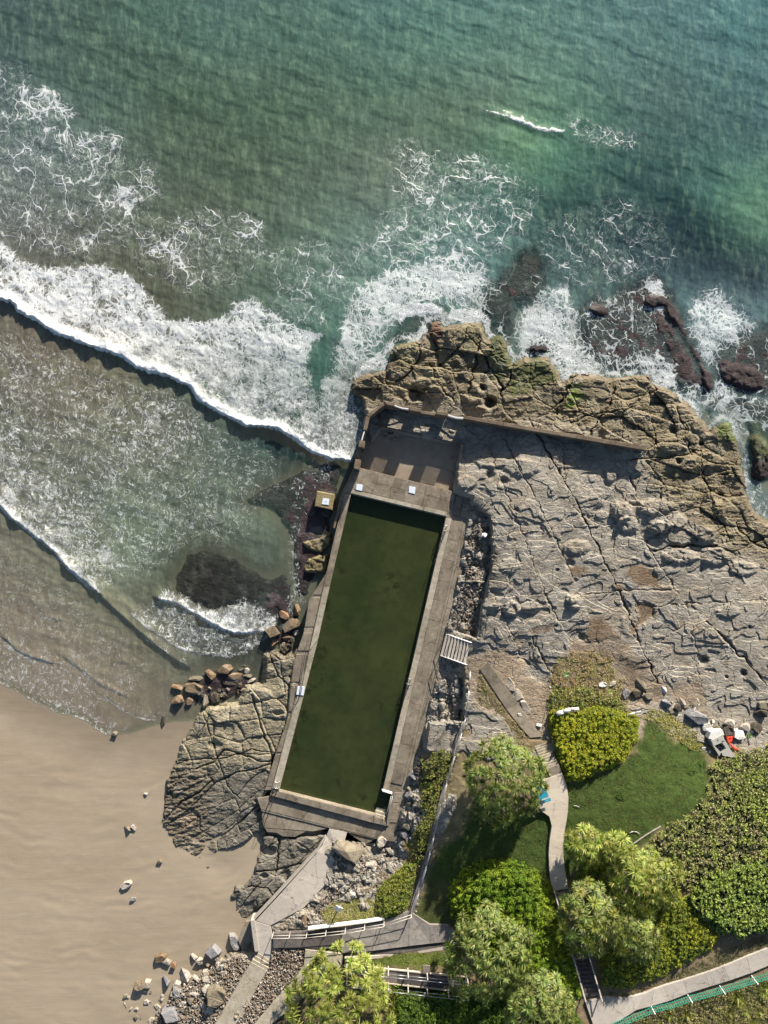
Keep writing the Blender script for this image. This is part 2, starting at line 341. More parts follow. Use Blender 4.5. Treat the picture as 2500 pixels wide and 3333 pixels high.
dr = np.sin((Y + .00045 * (X - 250) ** 2 + 60 * fbm(X / 220., Y / 220., 3, 12)) / 7.5); Z += .014 * dr * sstep(.05, .4, fbm(X / 130., Y / 90., 2, 15)) * (d > 80) * sstep(80, 160, d)
lp = sdf(X, Y, LANDP); Z = np.where(lp < -60, np.minimum(Z, .3), Z)
for bx, by, br in ((720, 2830, 60), (600, 2720, 50)): Z -= .12 * np.exp(-((X - bx) ** 2 + (Y - by) ** 2) / br ** 2)
wet = sstep(150, 0, d + 45 * fbm(X / 120., Y / 90., 3, 21)) * .85
wet = np.maximum(wet, sstep(60, 0, sdf(X, Y, [(560, 2340), (640, 2320), (600, 2480), (560, 2460), (500, 2440)])) * .5)
sand = sheet("sand_beach", X, Y, Z, np.ones_like(X, bool), {'msk': np.stack([wet, wet, wet], -1)}, M_sand.m)
tag(sand, kind='structure')

# ---- rock --------------------------------------------------------
M_rock = m_rock("sandstone")
def joints(px, py, a1, a2, su, sv, seed, warp=.5, jit=.8):
    x = px / S; y = py / S
    x = x + warp * fbm(px / 130., py / 130., 3, seed + 1); y = y + warp * fbm(px / 130., py / 130., 3, seed + 2)
    c1, s1 = math.cos(R(a1)), math.sin(R(a1)); c2, s2 = math.cos(R(a2)), math.sin(R(a2))
    det = c1 * s2 - s1 * c2
    u = (x * s2 - y * c2) / det; v = (-x * s1 + y * c1) / det
    return cells(u / su, v / sv, seed, jit)
def rockrelief(px, py, blocky, seed, a1=6, a2=66, big=(4.6, 2.9), small=(1.5, .9)):
    h1, e1, tu, tv = joints(px, py, a1, a2, *big, seed)
    h2, e2, su_, sv_ = joints(px, py, a1 - 6, a2 + 8, *small, seed + 40, .35)
    ht = hsh(np.floor(h1 * 997), np.floor(h1 * 991), 3)
    z = blocky * (.90 * (h1 - .5) + .75 * tu * (h1 - .4) - .95 * tv * (ht - .35))
    ht2 = hsh(np.floor(h2 * 997), np.floor(h2 * 991), 4)
    z += blocky * (.20 * (h2 - .5) + .22 * su_ * (h2 - .5) - .30 * sv_ * (ht2 - .4)) - blocky * .07 * np.exp(-(e2 / .03)) * (h2 > .25)
    z -= (.26 * np.clip(blocky - .12, 0, 2)) * np.exp(-(e1 / .022) ** 1.3) + blocky * .05 * np.exp(-e1 / .10)
    t = fbm(px / 210. + .3 * gn(px / 60., py / 60., seed), py / 150., 3, seed + 70) * 5
    t2 = fbm(px / 120. + .3 * gn(px / 40., py / 40., seed + 6), py / 70., 3, seed + 71) * 4
    z += .12 * (np.floor(t) + sstep(.0, .05, t - np.floor(t))) + .06 * (np.floor(t2) + sstep(.0, .06, t2 - np.floor(t2))) * sstep(.25, .7, blocky + .5 * gn(px / 110., py / 80., 66))
    z += (.045 + .05 * np.clip(blocky, 0, 1)) * fbm(px / 38., py / 20., 4, seed + 80, .6) + (.012 + .045 * np.clip(blocky, 0, 1)) * fbm(px / 9., py / 6., 3, seed + 90, .6) - .02 * np.abs(gn(px / 60. + gn(px / 30., py / 30., 2), py / 12., seed + 95)) ** .5
    return z, h1, h2, e1
FR = [([(1731, 1380), (1857, 1600), (1904, 1699), (1963, 1819), (2017, 1925), (2070, 2064), (2123, 2177), (2142, 2223)], .10, .45), ([(2100, 1760), (2136, 1825), (2229, 1965), (2241, 1978), (2262, 2084), (2282, 2236)], .06, .25),
      ([(2302, 2024), (2394, 2117), (2500, 2230), (2600, 2330)], .13, .5), ([(1640, 1430), (1731, 1600), (1811, 1759), (1864, 1878)], .06, .25), ([(1600, 1480), (1645, 1600), (1705, 1752), (1771, 1931), (1830, 2040)], .05, .22),
      ([(1560, 1780), (1599, 1918), (1665, 2064), (1700, 2170)], .045, .15), ([(1731, 2077), (1778, 2170), (1800, 2200)], .09, .3), ([(1900, 1935), (2017, 1925), (2182, 1921)], .07, .3), ([(2123, 1975), (2300, 1962), (2500, 1958)], .05, .25),
      ([(1831, 1465), (1849, 1623), (1904, 1700)], .05, .2), ([(2048, 1551), (2075, 1623)], .1, .3), ([(2283, 1465), (2288, 1546), (2338, 1691), (2380, 1760)], .08, .4), ([(2288, 1546), (2392, 1544)], .08, .35),
      ([(1917, 1415), (1976, 1334), (1999, 1284), (2003, 1260)], .10, .45), ([(1750, 1365), (1836, 1298), (1880, 1200)], .06, .25), ([(1860, 1380), (1908, 1352), (2021, 1334), (2102, 1316), (2200, 1318)], .07, .3), ([(2112, 1280), (2121, 1370), (2143, 1465)], .07, .3), ([(2017, 1230), (2022, 1332), (2024, 1430)], .045, .2),
      ([(2202, 1325), (2225, 1397), (2247, 1479)], .09, .4), ([(2053, 1497), (2157, 1492), (2280, 1468)], .08, .4), ([(1371, 1100), (1362, 1171), (1343, 1207), (1289, 1243)], .10, .4), ([(1520, 1049), (1515, 1103), (1475, 1153), (1430, 1190)], .09, .4), ([(1560, 1117), (1547, 1189), (1520, 1284)], .12, .5),
      ([(1588, 1180), (1612, 1225), (1637, 1262), (1628, 1290)], .10, .5), ([(1402, 1189), (1429, 1252), (1488, 1325)], .10, .45), ([(1249, 1190), (1260, 1250), (1271, 1262)], .10, .4), ([(1669, 1185), (1660, 1240), (1635, 1270)], .14, .7), ([(1831, 1239), (1828, 1300), (1810, 1345)], .07, .35),
      ([(1550, 1100), (1640, 1170), (1668, 1178)], .05, .2), ([(2134, 1243), (2080, 1300), (2040, 1325)], .04, .15), ([(1920, 1225), (1990, 1222)], .06, .25), ([(2129, 1792), (2182, 1781), (2240, 1776), (2328, 1774)], .12, .6), ([(1652, 1945), (1771, 1931)], .04, .15), ([(1560, 1752), (1640, 1742), (1720, 1730)], .03, .12),
      ([(2160, 1560), (2175, 1640), (2190, 1700)], .05, .25), ([(2390, 1700), (2440, 1760), (2500, 1790)], .08, .4), ([(2150, 2090), (2190, 2060), (2260, 2020)], .04, .15), ([(2126, 2190), (2200, 2175), (2280, 2168)], .035, .12)]
HOLES = [(1348, 1283, 24, 1.1), (1372, 1290, 18, .8), (1482, 1192, 20, .4), (1595, 1312, 22, 1.1), (1570, 1262, 13, .7), (2281, 1442, 10, .6), (1594, 1547, 16, .5), (1642, 1566, 17, .45), (1683, 1659, 8, .3), (1815, 1855, 6, .4), (1615, 1803, 5, .3), (1893, 2075, 12, .3), (2290, 2151, 17, .5), (2420, 2190, 12, .5), (2365, 2203, 7, .3), (2200, 1310, 12, .5), (2190, 1400, 16, .5), (2210, 1500, 12, .6), (2345, 1620, 18, .7), (2440, 2040, 6, .25), (1855, 1835, 16, .35), (1500, 1238, 20, .35)]
BUMPS = [(1668, 1980, 27, 24, .55), (1612, 1975, 22, 12, .25), (1727, 1976, 34, 18, .35), (2025, 1665, 36, 34, .55), (2045, 1705, 34, 26, .45), (2135, 1650, 60, 26, .35), (2145, 1715, 36, 20, .5), (2200, 1695, 34, 30, .45), (1875, 1960, 20, 26, .4), (1880, 1780, 45, 24, .3), (1860, 1950, 20, 14, .3), (2215, 1810, 60, 24, .35), (2330, 1810, 50, 28, .35), (2300, 1740, 34, 26, .45), (1660, 1840, 34, 24, .25), (1420, 1275, 36, 20, .45), (1400, 1245, 55, 18, .3), (1480, 1180, 42, 26, .35), (1540, 1280, 34, 36, .35), (1370, 1125, 30, 32, .3), (1485, 1090, 34, 36, .3), (2280, 1380, 34, 26, .3), (2190, 1450, 36, 26, .35), (2300, 1500, 60, 26, .3), (2070, 1520, 34, 26, .25), (1990, 1550, 20, 18, .4), (1520, 1570, 34, 22, .3), (2370, 1990, 40, 20, .25), (2060, 2035, 44, 40, .15), (1690, 2110, 10, 10, .15), (2250, 1440, 26, 30, .35), (1600, 1500, 60, 22, .3), (1700, 1520, 60, 30, .3), (2420, 1850, 50, 24, .3), (2350, 1650, 30, 40, .3)]
SANDY = [[(1500, 2170), (1560, 2130), (1640, 2120), (1690, 2150), (1720, 2210), (1790, 2240), (1800, 2330), (1770, 2420), (1700, 2400), (1640, 2330), (1560, 2300)], [(1870, 2100), (1940, 2110), (2050, 2160), (2130, 2230), (2160, 2260), (2100, 2300), (2000, 2300), (1850, 2260), (1830, 2160)], [(2142, 2215), (2190, 2240), (2250, 2230), (2280, 2250), (2300, 2290), (2290, 2310), (2200, 2280)]]
POOLS = [([(2035, 1862), (2060, 1838), (2090, 1832), (2110, 1850), (2145, 1880), (2147, 1915), (2110, 1912), (2060, 1895)], .30), ([(2072, 1965), (2100, 1960), (2125, 1975), (2130, 1995), (2095, 2030), (2060, 2060), (2050, 2050), (2080, 2015)], .38), ([(1925, 2010), (1960, 2010), (2000, 2050), (2015, 2070), (1960, 2090), (1905, 2085)], .15), ([(1725, 2048), (1770, 2040), (1812, 2036), (1780, 2055), (1740, 2060)], .15), ([(2000, 1910), (2025, 1900), (2030, 1925), (2010, 1930)], .2), ([(1850, 1840), (1900, 1845), (1915, 1865), (1880, 1878), (1855, 1862)], .15)]
EAST = LANDP[:LANDP.index((2500, 1695)) + 1] + [(4000, 1900), (4000, 2700), (2500, 2500), (2300, 2420), (2000, 2330), (1850, 2330), (1790, 2480), (1500, 2470), (1478, 2640), (1400, 2800), (1350, 2990), (1120, 3020), (900, 3040), (850, 2975), (900, 2910), (1000, 2815), (1060, 2740), (1240, 2745), (1290, 2720), (1345, 2520), (1378, 2400), (1425, 2200), (1450, 2080), (1490, 1900), (1525, 1700), (1545, 1612), (1486, 1600), (1502, 1450), (1240, 1388), (1210, 1430)]
X, Y = np.meshgrid(axes(800, 4000, 840, 2540, 2.6, 70), axes(1000, 3060, 1010, 2560, 2.6, 5))
E = sdf(X, Y, EAST); keep = E < 14
nb = fbm(X / 26., Y / 26., 3, 31)
upper = sstep(40, -80, sdf(X, Y, [(1100, 900), (2600, 900), (2600, 1900), (2330, 1800), (2100, 1600), (2060, 1470), (1400, 1340), (1100, 1360)]))
rubb = sstep(25, -15, sdf(X, Y, [(1545, 1660), (1600, 1700), (1596, 1850), (1568, 1960), (1548, 2075), (1470, 2040), (1500, 1900), (1520, 1750)]))
rubb = np.maximum(rubb, sstep(25, -10, sdf(X, Y, [(1445, 2150), (1520, 2170), (1505, 2370), (1400, 2350)])))
rubb = np.maximum(rubb, sstep(20, -10, sdf(X, Y, [(1370, 2440), (1400, 2440), (1370, 2600), (1330, 2740), (1285, 2740), (1310, 2650)])))
rubb = np.maximum(rubb, .8 * sstep(30, -10, sdf(X, Y, [(1060, 2740), (1285, 2745), (1310, 2850), (1230, 2950), (1040, 2990), (930, 3030), (1110, 2850)])))
mid = sstep(40, -60, sdf(X, Y, [(1850, 1600), (2400, 1600), (2400, 1850), (2150, 1880), (1850, 1700)]))
blocky = .13 + .85 * upper + .30 * mid + .5 * rubb
blocky *= .75 + .5 * fbm(X / 200., Y / 200., 2, 61)
Zr, h1, h2, e1 = rockrelief(X, Y, blocky, 100)
base = gz(X, Y)
# strip of broken rock at the foot of the ledge: small cells, strong relief
hb, eb, _, _ = cells(X / 22. + .5 * nb, Y / 26., 77)
Zr += rubb * (.65 * (hb - .45) - .25 * np.exp(-eb / .06) + .25 * fbm(X / 14., Y / 30., 2, 78))
cl = np.maximum(sstep(5, -5, sdf(X + 6 * nb, Y, [(1548, 1640), (1600, 1694), (1599, 1850), (1571, 1962), (1551, 2075), (1440, 2045), (1480, 1900), (1505, 1730), (1520, 1640)])), sstep(5, -5, sdf(X + 6 * nb, Y, [(1430, 2140), (1512, 2160), (1508, 2345), (1380, 2350)])))
base2 = base * (1 - cl) + cl * (1.85 + .25 * hb)
Z = base2 + Zr * (1 - .4 * cl)
for pts, wd, dp in FR:
    pd, sd = pline(X + 12 * nb, Y + 12 * fbm(X / 45., Y / 45., 3, 33), pts)
    wv = np.clip(.55 + 1.1 * gn(X / 50., Y / 50., 91), .1, 1.6)
    Z -= dp * np.exp(-(pd / S / (wd * wv + .02)) ** 2) - .06 * sd * np.exp(-pd / 30)
for x_, y_, r_, dp in HOLES: Z -= dp * np.exp(-(((X - x_ + 3 * nb) ** 2 + (Y - y_) ** 2) / (r_ * .85) ** 2) ** 2)
for x_, y_, rx, ry, hh in BUMPS:
    q = ((X - x_ + 9 * nb) / rx) ** 2 + ((Y - y_ + 7 * fbm(X / 20., Y / 20., 2, 35)) / ry) ** 2; Z += hh * sstep(1.25, .45, q) * (1 + .25 * nb)
blk = sdf(X, Y, [(1397, 2352), (1480, 2360), (1500, 2380), (1478, 2430), (1445, 2450), (1385, 2445)]); Z = Z * (1 - sstep(4, -4, blk)) + sstep(4, -4, blk) * (3.3 + .3 * Zr - .25 * np.exp(-(np.abs((X - 1440) + .5 * (Y - 2400)) / 4) ** 2))
sandm = np.zeros_like(X)
for pg in SANDY: sandm = np.maximum(sandm, sstep(22, -12, sdf(X, Y, pg) + 22 * fbm(X / 45., Y / 35., 4, 44)))
Z = Z * (1 - sandm * .85) + sandm * .85 * (base + .05 + .035 * fbm(X / 12., Y / 12., 3, 47))
poolm = np.zeros_like(X)
for pg, dp in POOLS:
    q = sstep(10, -8, sdf(X, Y, pg) + 14 * fbm(X / 22., Y / 22., 3, 45)); poolm = np.maximum(poolm, q)
    Z = Z * (1 - .9 * q) + .9 * q * (base + .22 - dp)
edge = sstep(-16, 8, sdf(X, Y, LANDP) + 7 * nb + 14 * (h2 - .5) * upper)
Z = Z - edge * (base + .9) * 1.0
Z = np.where(E > 0, Z - .05 * np.maximum(E, 0), Z)
# colour of the stone itself
cg = np.array((.285, .268, .235)); co = np.array((.21, .18, .118)); cd = np.array((.075, .058, .045)); cs = np.array((.32, .255, .185))
k = np.clip(upper + .35 * fbm(X / 120., Y / 120., 3, 51), 0, 1)[..., None]
C = cg * (1 - k) + co * k
C = C * (.93 + .14 * h1[..., None]) * (.95 + .1 * h2[..., None])
C = C * (1 + .30 * fbm(X / 160., Y / 90., 4, 52)[..., None]); C = C * (1 - .25 * (sstep(.1, .45, fbm(X / 60., Y / 45., 4, 58)))[..., None] * np.array((.9, 1., 1.1)))
C = np.where(rubb[..., None] > .4, C * .55 + .45 * np.array((.30, .285, .25)), C)
tq = (.5 * sstep(-.1, .3, fbm(X / 110., Y / 70., 4, 59)) * (1 - upper))[..., None]; C = C * (1 - tq) + tq * np.array((.31, .265, .205))
wetz = sstep(1.0, .15, Z + .3 * nb) * sstep(60, -30, sdf(X, Y, LANDP) - 30)
wetz = np.maximum(wetz, sstep(20, -20, sdf(X, Y, LANDP) + 34 + 16 * nb) * 0 + wetz)
seaw = sstep(-45, -5, sdf(X, Y, LANDP[:51] + [(2500, 2000), (1500, 1700)]) + 22 * nb) * upper
C = C * (1 - .6 * seaw[..., None]) + .6 * seaw[..., None] * np.array((.12, .09, .06))
C = C * (1 - poolm[..., None] * .8) + poolm[..., None] * .8 * np.array((.15, .095, .05))
damp = sstep(20, -10, sdf(X, Y, [(1880, 2060), (1990, 2050), (2060, 2130), (2140, 2190), (2170, 2260), (2080, 2280), (2040, 2200), (1950, 2140), (1870, 2110)]) + 25 * nb)
C = C * (1 - damp[..., None] * .5) + damp[..., None] * .5 * np.array((.15, .10, .06))
C = C * (1 - sandm[..., None]) + sandm[..., None] * cs * (.92 + .12 * nb[..., None]) * (1 - .4 * damp[..., None])
GRN = [([(1600, 1100), (1628, 1085), (1650, 1130), (1668, 1180), (1640, 1250), (1600, 1230), (1585, 1160)], .75, (.05, .075, .02)), ([(1680, 1180), (1740, 1165), (1790, 1180), (1820, 1240), (1760, 1260), (1690, 1290), (1645, 1280)], .7, (.06, .085, .02)), ([(1868, 1250), (1885, 1250), (1895, 1300), (1850, 1330), (1835, 1315)], .8, (.13, .20, .03)), ([(2345, 1360), (2385, 1365), (2400, 1440), (2330, 1420)], .8, (.07, .11, .02)), ([(1500, 1050), (1570, 1050), (1580, 1100), (1540, 1150), (1480, 1160)], .25, (.14, .15, .06)), ([(1380, 1080), (1280, 1120), (1270, 1170), (1340, 1200), (1360, 1120)], .3, (.14, .15, .05))]
for pg, amt, gc in GRN:
    q = (amt * sstep(8, -10, sdf(X, Y, pg) + 26 * fbm(X / 18., Y / 18., 3, 57)))[..., None]; C = C * (1 - q) + q * np.array(gc)
rd = (.7 * sstep(6, -6, sdf(X, Y, [(1395, 1045), (1438, 1030), (1443, 1075), (1420, 1130), (1395, 1090)])))[..., None]; C = C * (1 - rd) + rd * np.array((.11, .045, .03))
msk = np.stack([np.clip(np.maximum(seaw * .8, poolm), 0, 1)] * 3, -1)
rs = sheet("rock_shelf", X, Y, Z, keep, {'col': C, 'msk': msk}, M_rock, False); tag(rs, kind='structure')
EASTZ = None

# ---- outcrop between the beach and the pool
WEST = [(859, 2128), (905, 2118), (925, 2140), (975, 2120), (970, 2180), (954, 2210), (946, 2252), (940, 2353), (900, 2455), (858, 2574), (839, 2608), (853, 2679), (876, 2708), (917, 2718), (1000, 2712), (1075, 2710), (1062, 2745), (1000, 2815), (905, 2910), (800, 3010), (772, 3025), (717, 3067), (704, 3050), (717, 2987), (730, 2953), (763, 2873), (793, 2881), (818, 2843), (825, 2800), (848, 2729), (835, 2716), (790, 2760), (713, 2780), (690, 2840), (645, 2856), (624, 2797), (569, 2763), (535, 2708), (520, 2669), (523, 2635), (537, 2540), (568, 2472), (591, 2411), (625, 2367), (644, 2320), (680, 2296), (775, 2284), (798, 2231), (850, 2222)]
X, Y = np.meshgrid(np.arange(490, 1090, 2.4), np.arange(2090, 3090, 2.4))
E = sdf(X, Y, WEST); keep = E < 12; nb = fbm(X / 26., Y / 26., 3, 131)
up = sstep(2560, 2430, Y)
hA, eA, tu, tv = joints(X, Y, -6, 74, 2.9, 1.9, 140, .3, .6)
hB, eB, ru, rv = joints(X, Y, -38, 60, 4.4, 1.5, 150, .4, .7)
hC, eC, _, _ = joints(X, Y, -10, 60, 1.0, .7, 160, .3)
def blk_(h, e, a, b): return .30 * (h - .5) + .34 * a * (h - .45) - .34 * b * (hsh(np.floor(h * 997), np.floor(h * 991), 4) - .45) - .15 * np.exp(-(e / .022) ** 1.4) - .07 * np.exp(-e / .10)
Zr = up * blk_(hA, eA, tu, tv) + (1 - up) * (.7 * blk_(hB, eB, ru, rv))
Zr += (.12 * (hC - .5) - .05 * np.exp(-eC / .05)) * (.4 + .6 * gn(X / 70., Y / 70., 5))
strw = sstep(760, 620, X) * sstep(2440, 2520, Y)
Zr += strw * (.045 * np.sin((X * .34 + Y * .94) / 3.4 + 6 * fbm(X / 40., Y / 40., 3, 9)) + .16 * fbm(X / 30. + Y / 60., Y / 9., 4, 173)) + .05 * fbm(X / 12., Y / 8., 3, 171) + .14 * fbm(X / 60., Y / 45., 3, 172)
zb = rbf([(644, 2330), (780, 2300), (940, 2260), (930, 2400), (860, 2560), (840, 2640), (700, 2400), (600, 2440), (540, 2560), (530, 2680), (600, 2740), (650, 2840), (720, 2760), (760, 2600), (700, 2560), (800, 2720), (900, 2720), (1000, 2730), (870, 2800), (960, 2800), (800, 2930), (850, 2900), (740, 3040), (880, 2160), (950, 2160), (630, 2600)],
         [.95, 1.15, 1.45, 1.4, 1.3, 1.15, 1.25, .85, .7, .6, .6, .45, .7, 1.05, 1.0, .75, 1.25, 1.3, 1.25, 1.35, 1.25, 1.5, .9, 1.1, 1.35, .85])(X, Y)[..., 0]
Z = zb + Zr
WFR = [([(640, 2420), (700, 2290), (733, 2240)], .05, .2), ([(820, 2262), (850, 2370), (880, 2440), (905, 2560), (840, 2640)], .1, .35), ([(640, 2500), (700, 2480), (730, 2440), (790, 2455), (850, 2480), (900, 2475)], .09, .3), ([(690, 2540), (650, 2580), (590, 2610), (550, 2655), (525, 2680)], .09, .4), ([(840, 2620), (790, 2670), (740, 2710), (695, 2735)], .09, .35), ([(590, 2660), (630, 2640), (650, 2660), (650, 2700), (700, 2730), (715, 2785)], .08, .3), ([(650, 2290), (700, 2440), (740, 2560), (780, 2600)], .06, .2), ([(850, 2060), (905, 2200), (950, 2240)], .08, .3), ([(910, 2718), (905, 2780), (900, 2840)], .08, .45), ([(820, 2838), (900, 2832), (980, 2810)], .08, .4), ([(720, 2540), (780, 2510), (840, 2500), (900, 2480)], .07, .3), ([(770, 2970), (850, 2870)], .06, .3), ([(845, 2730), (900, 2700)], .06, .3), ([(560, 2480), (640, 2470), (720, 2470), (820, 2440), (890, 2450)], .05, .22), ([(860, 2780), (900, 2720)], .05, .2), ([(810, 2885), (870, 2890), (890, 2920)], .06, .3)]
for pts, wd, dp in WFR:
    pd, sd = pline(X + 5 * nb, Y + 4 * fbm(X / 30., Y / 30., 2, 133), pts); Z -= dp * np.exp(-(pd / S / wd) ** 2)
hole = [(700, 2425, 26, 14, -.2), (745, 2380, 20, 26, -.2), (880, 2770, 26, 16, -.45), (930, 2850, 18, 22, -.5), (860, 2850, 14, 10, -.3), (905, 2320, 20, 10, -.3), (850, 2260, 36, 20, .2), (930, 2140, 30, 44, .2), (1000, 2745, 34, 26, .3), (870, 2745, 36, 26, .2), (960, 2760, 20, 30, .2), (760, 2900, 26, 30, .3), (855, 2930, 36, 36, .2)]
for x_, y_, rx, ry, hh in hole: Z += hh * sstep(1.3, .3, ((X - x_ + 8 * nb) / rx) ** 2 + ((Y - y_) / ry) ** 2)
bury = sstep(1, 0, 0 * X)
lowedge = np.minimum(E, 0)
fall = sstep(-15, 8, E + 6 * nb + 7 * (hA - .5))
rightside = sstep(0, 14, sdf(X, Y, [(1400, 2000), (965, 2100), (930, 2400), (840, 2600), (850, 2690), (1070, 2700), (1400, 2740)]))
Z = Z - fall * rightside * 1.3
C = np.array((.27, .24, .17)) * (.85 + .3 * hA[..., None]) * np.ones_like(X)[..., None]
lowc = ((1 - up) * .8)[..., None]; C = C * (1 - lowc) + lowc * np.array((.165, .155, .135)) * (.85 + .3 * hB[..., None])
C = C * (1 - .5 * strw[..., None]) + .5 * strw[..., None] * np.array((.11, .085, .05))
top = sstep(.0, .3, Zr)[..., None]; C = C * (1 + .35 * top * up[..., None])  # raised block tops painted lighter, like sunlit edges
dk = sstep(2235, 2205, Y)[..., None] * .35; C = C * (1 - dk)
sd_ = sstep(14, -6, sdf(X, Y, [(588, 2668), (612, 2655), (630, 2665), (622, 2685), (596, 2690)]) + 6 * nb)[..., None]; C = C * (1 - sd_) + sd_ * np.array((.27, .21, .15))
sd2 = (sstep(8, -16, sdf(X, Y, [(790, 2770), (850, 2735), (870, 2760), (835, 2800), (800, 2850), (700, 2850), (720, 2790)]) + 14 * nb)); C = C * (1 - sd2[..., None]) + sd2[..., None] * np.array((.26, .2, .145)); Z = Z * (1 - sd2) + sd2 * np.minimum(Z, sandz(X, Y) + .03)
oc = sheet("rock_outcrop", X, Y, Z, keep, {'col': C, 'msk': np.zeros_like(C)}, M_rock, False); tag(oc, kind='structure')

# ---- reefs under thin water and rocks washed by the surf
REEFS = [([(560, 1880), (600, 1800), (660, 1775), (760, 1800), (830, 1845), (880, 1870), (930, 1850), (960, 1900), (960, 2010), (900, 2035), (850, 2050), (800, 1975), (740, 1985), (690, 2000), (620, 1970), (560, 1940)], -.38), ([(790, 1620), (830, 1590), (900, 1560), (980, 1520), (1100, 1480), (1125, 1520), (1080, 1750), (1050, 1850), (1010, 1950), (960, 1960), (945, 1880), (940, 1760), (900, 1690), (860, 1660), (800, 1650)], -.30), ([(1590, 1100), (1600, 1050), (1560, 1010), (1580, 950), (1640, 900), (1690, 830), (1740, 810), (1770, 860), (1765, 930), (1740, 990), (1680, 1000), (1665, 1080), (1655, 1110), (1625, 1085)], -.02),
         ([(1880, 1080), (1890, 1010), (1930, 975), (1990, 985), (2050, 930), (2130, 915), (2190, 970), (2200, 1000), (2240, 1080), (2280, 1160), (2330, 1240), (2320, 1290), (2250, 1290), (2200, 1270), (2120, 1210), (1990, 1210), (1930, 1170), (1890, 1130)], -.0), ([(2310, 1180), (2350, 1120), (2440, 1080), (2560, 1040), (2560, 1300), (2450, 1290), (2400, 1290), (2340, 1260)], .0), ([(1700, 1150), (1735, 1118), (1780, 1115), (1795, 1150), (1740, 1165)], .05), ([(1110, 1290), (1130, 1230), (1190, 1190), (1200, 1230), (1160, 1310), (1175, 1380), (1140, 1360)], -.1), ([(1300, 1060), (1330, 1010), (1400, 1020), (1440, 1030), (1400, 1080), (1330, 1110), (1270, 1130)], -.1), ([(2280, 1380), (2340, 1320), (2400, 1340), (2430, 1420), (2440, 1560), (2560, 1600), (2560, 1330), (2450, 1290), (2330, 1290)], -.15)]
REEFS += [([(600, 2225), (650, 2185), (720, 2165), (800, 2170), (850, 2215), (800, 2262), (760, 2285), (660, 2305), (600, 2290)], .02), ([(880, 2035), (915, 1985), (965, 1965), (985, 1995), (968, 2090), (930, 2140), (890, 2110)], .02)]  # dark bed added under the boulder piles for their shadowed gaps
M_reef = m_rock("weedy_reef_rock")
reefs = []
X, Y = np.meshgrid(np.arange(540, 2570, 4.), np.arange(800, 2330, 4.))
D = np.full(X.shape, 1e9); RZ = np.zeros_like(X) - .3
for pg, z_ in REEFS:
    q = sdf(X, Y, pg); RZ = np.where(q < D, z_, RZ); D = np.minimum(D, q)
nb = fbm(X / 30., Y / 30., 4, 231); hR, eR, _, _ = cells(X / 30. + .5 * nb, Y / 30., 232)
Z = np.maximum(RZ, sandz(X, Y) + .22) + .10 * nb + .07 * (hR - .5) + .06 * fbm(X / 8., Y / 8., 2, 233) - sstep(-35, 15, D + 16 * nb) * .6
ridge = [([(2190, 1010), (2230, 1050), (2260, 1110), (2300, 1180), (2318, 1250)], 34, .42), ([(2360, 1360), (2390, 1400)], 30, .6), ([(2460, 1440), (2490, 1480), (2470, 1540)], 36, .6), ([(2120, 980), (2180, 975)], 24, .3), ([(1920, 990), (1960, 1010)], 26, .3), ([(2380, 1215), (2450, 1240)], 50, .28), ([(2290, 1330), (2330, 1320)], 26, .35), ([(1730, 1130), (1770, 1135)], 22, .4), ([(2160, 1060), (2210, 1150), (2250, 1230)], 30, .1)]
for pts, wd, hh in ridge:
    pd, _ = pline(X + 10 * nb, Y + 8 * nb, pts); Z += hh * sstep(wd, wd * .35, pd)
C = np.array((.036, .025, .029)) * (.7 + .7 * hR[..., None]) * np.ones_like(X)[..., None]
hi = sstep(.1, .5, Z)[..., None]; C = C * (1 - .5 * hi) + .5 * hi * np.array((.055, .042, .036)); Z = Z + (.16 * fbm(X / 9., Y / 14., 3, 236) + .12 * (hR - .5) - .1 * np.exp(-eR / .06)) * hi[..., 0]
gq = sstep(20, -20, sdf(X, Y, [(2330, 1350), (2420, 1350), (2560, 1400), (2560, 1480), (2440, 1500), (2340, 1430)]) + 20 * nb)[..., None] * .6; C = C * (1 - gq) + gq * np.array((.08, .10, .03))
rf = sheet("reef", X, Y, Z, (D < 16), {'col': C, 'msk': np.ones_like(C) * .4}, M_reef); tag(rf, kind='structure')
REEFD = lambda px, py: np.minimum.reduce([sdf(px, py, pg) for pg, _ in REEFS])
# yellow-brown ledges beside the pool's seaward wall
LEDGES = [[(975, 1760), (1040, 1745), (1060, 1722), (1085, 1728), (1080, 1780), (1050, 1810), (990, 1790)], [(980, 1850), (1000, 1815), (1040, 1800), (1076, 1795), (1078, 1830), (1066, 1870), (1015, 1870), (990, 1868)]]
X, Y = np.meshgrid(np.arange(940, 1110, 2.6), np.arange(1700, 2010, 2.6)); D = np.minimum.reduce([sdf(X, Y, g) for g in LEDGES])
nb = fbm(X / 22., Y / 22., 3, 331); hR, eR, _, _ = joints(X, Y, -10, 60, 1.4, .9, 332)
Z = .45 + .15 * nb + .22 * (hR - .5) - .12 * np.exp(-eR / .05) - sstep(-14, 6, D + 5 * nb) * .95
C = np.array((.20, .165, .085)) * (.8 + .4 * hR[..., None]) * np.ones_like(X)[..., None]; C *= (1 - .5 * sstep(.3, .0, Z))[..., None]
lg = sheet("rock_ledge", X, Y, Z, D < 8, {'col': C, 'msk': np.ones_like(C) * .3}, M_rock); tag(lg, kind='structure')
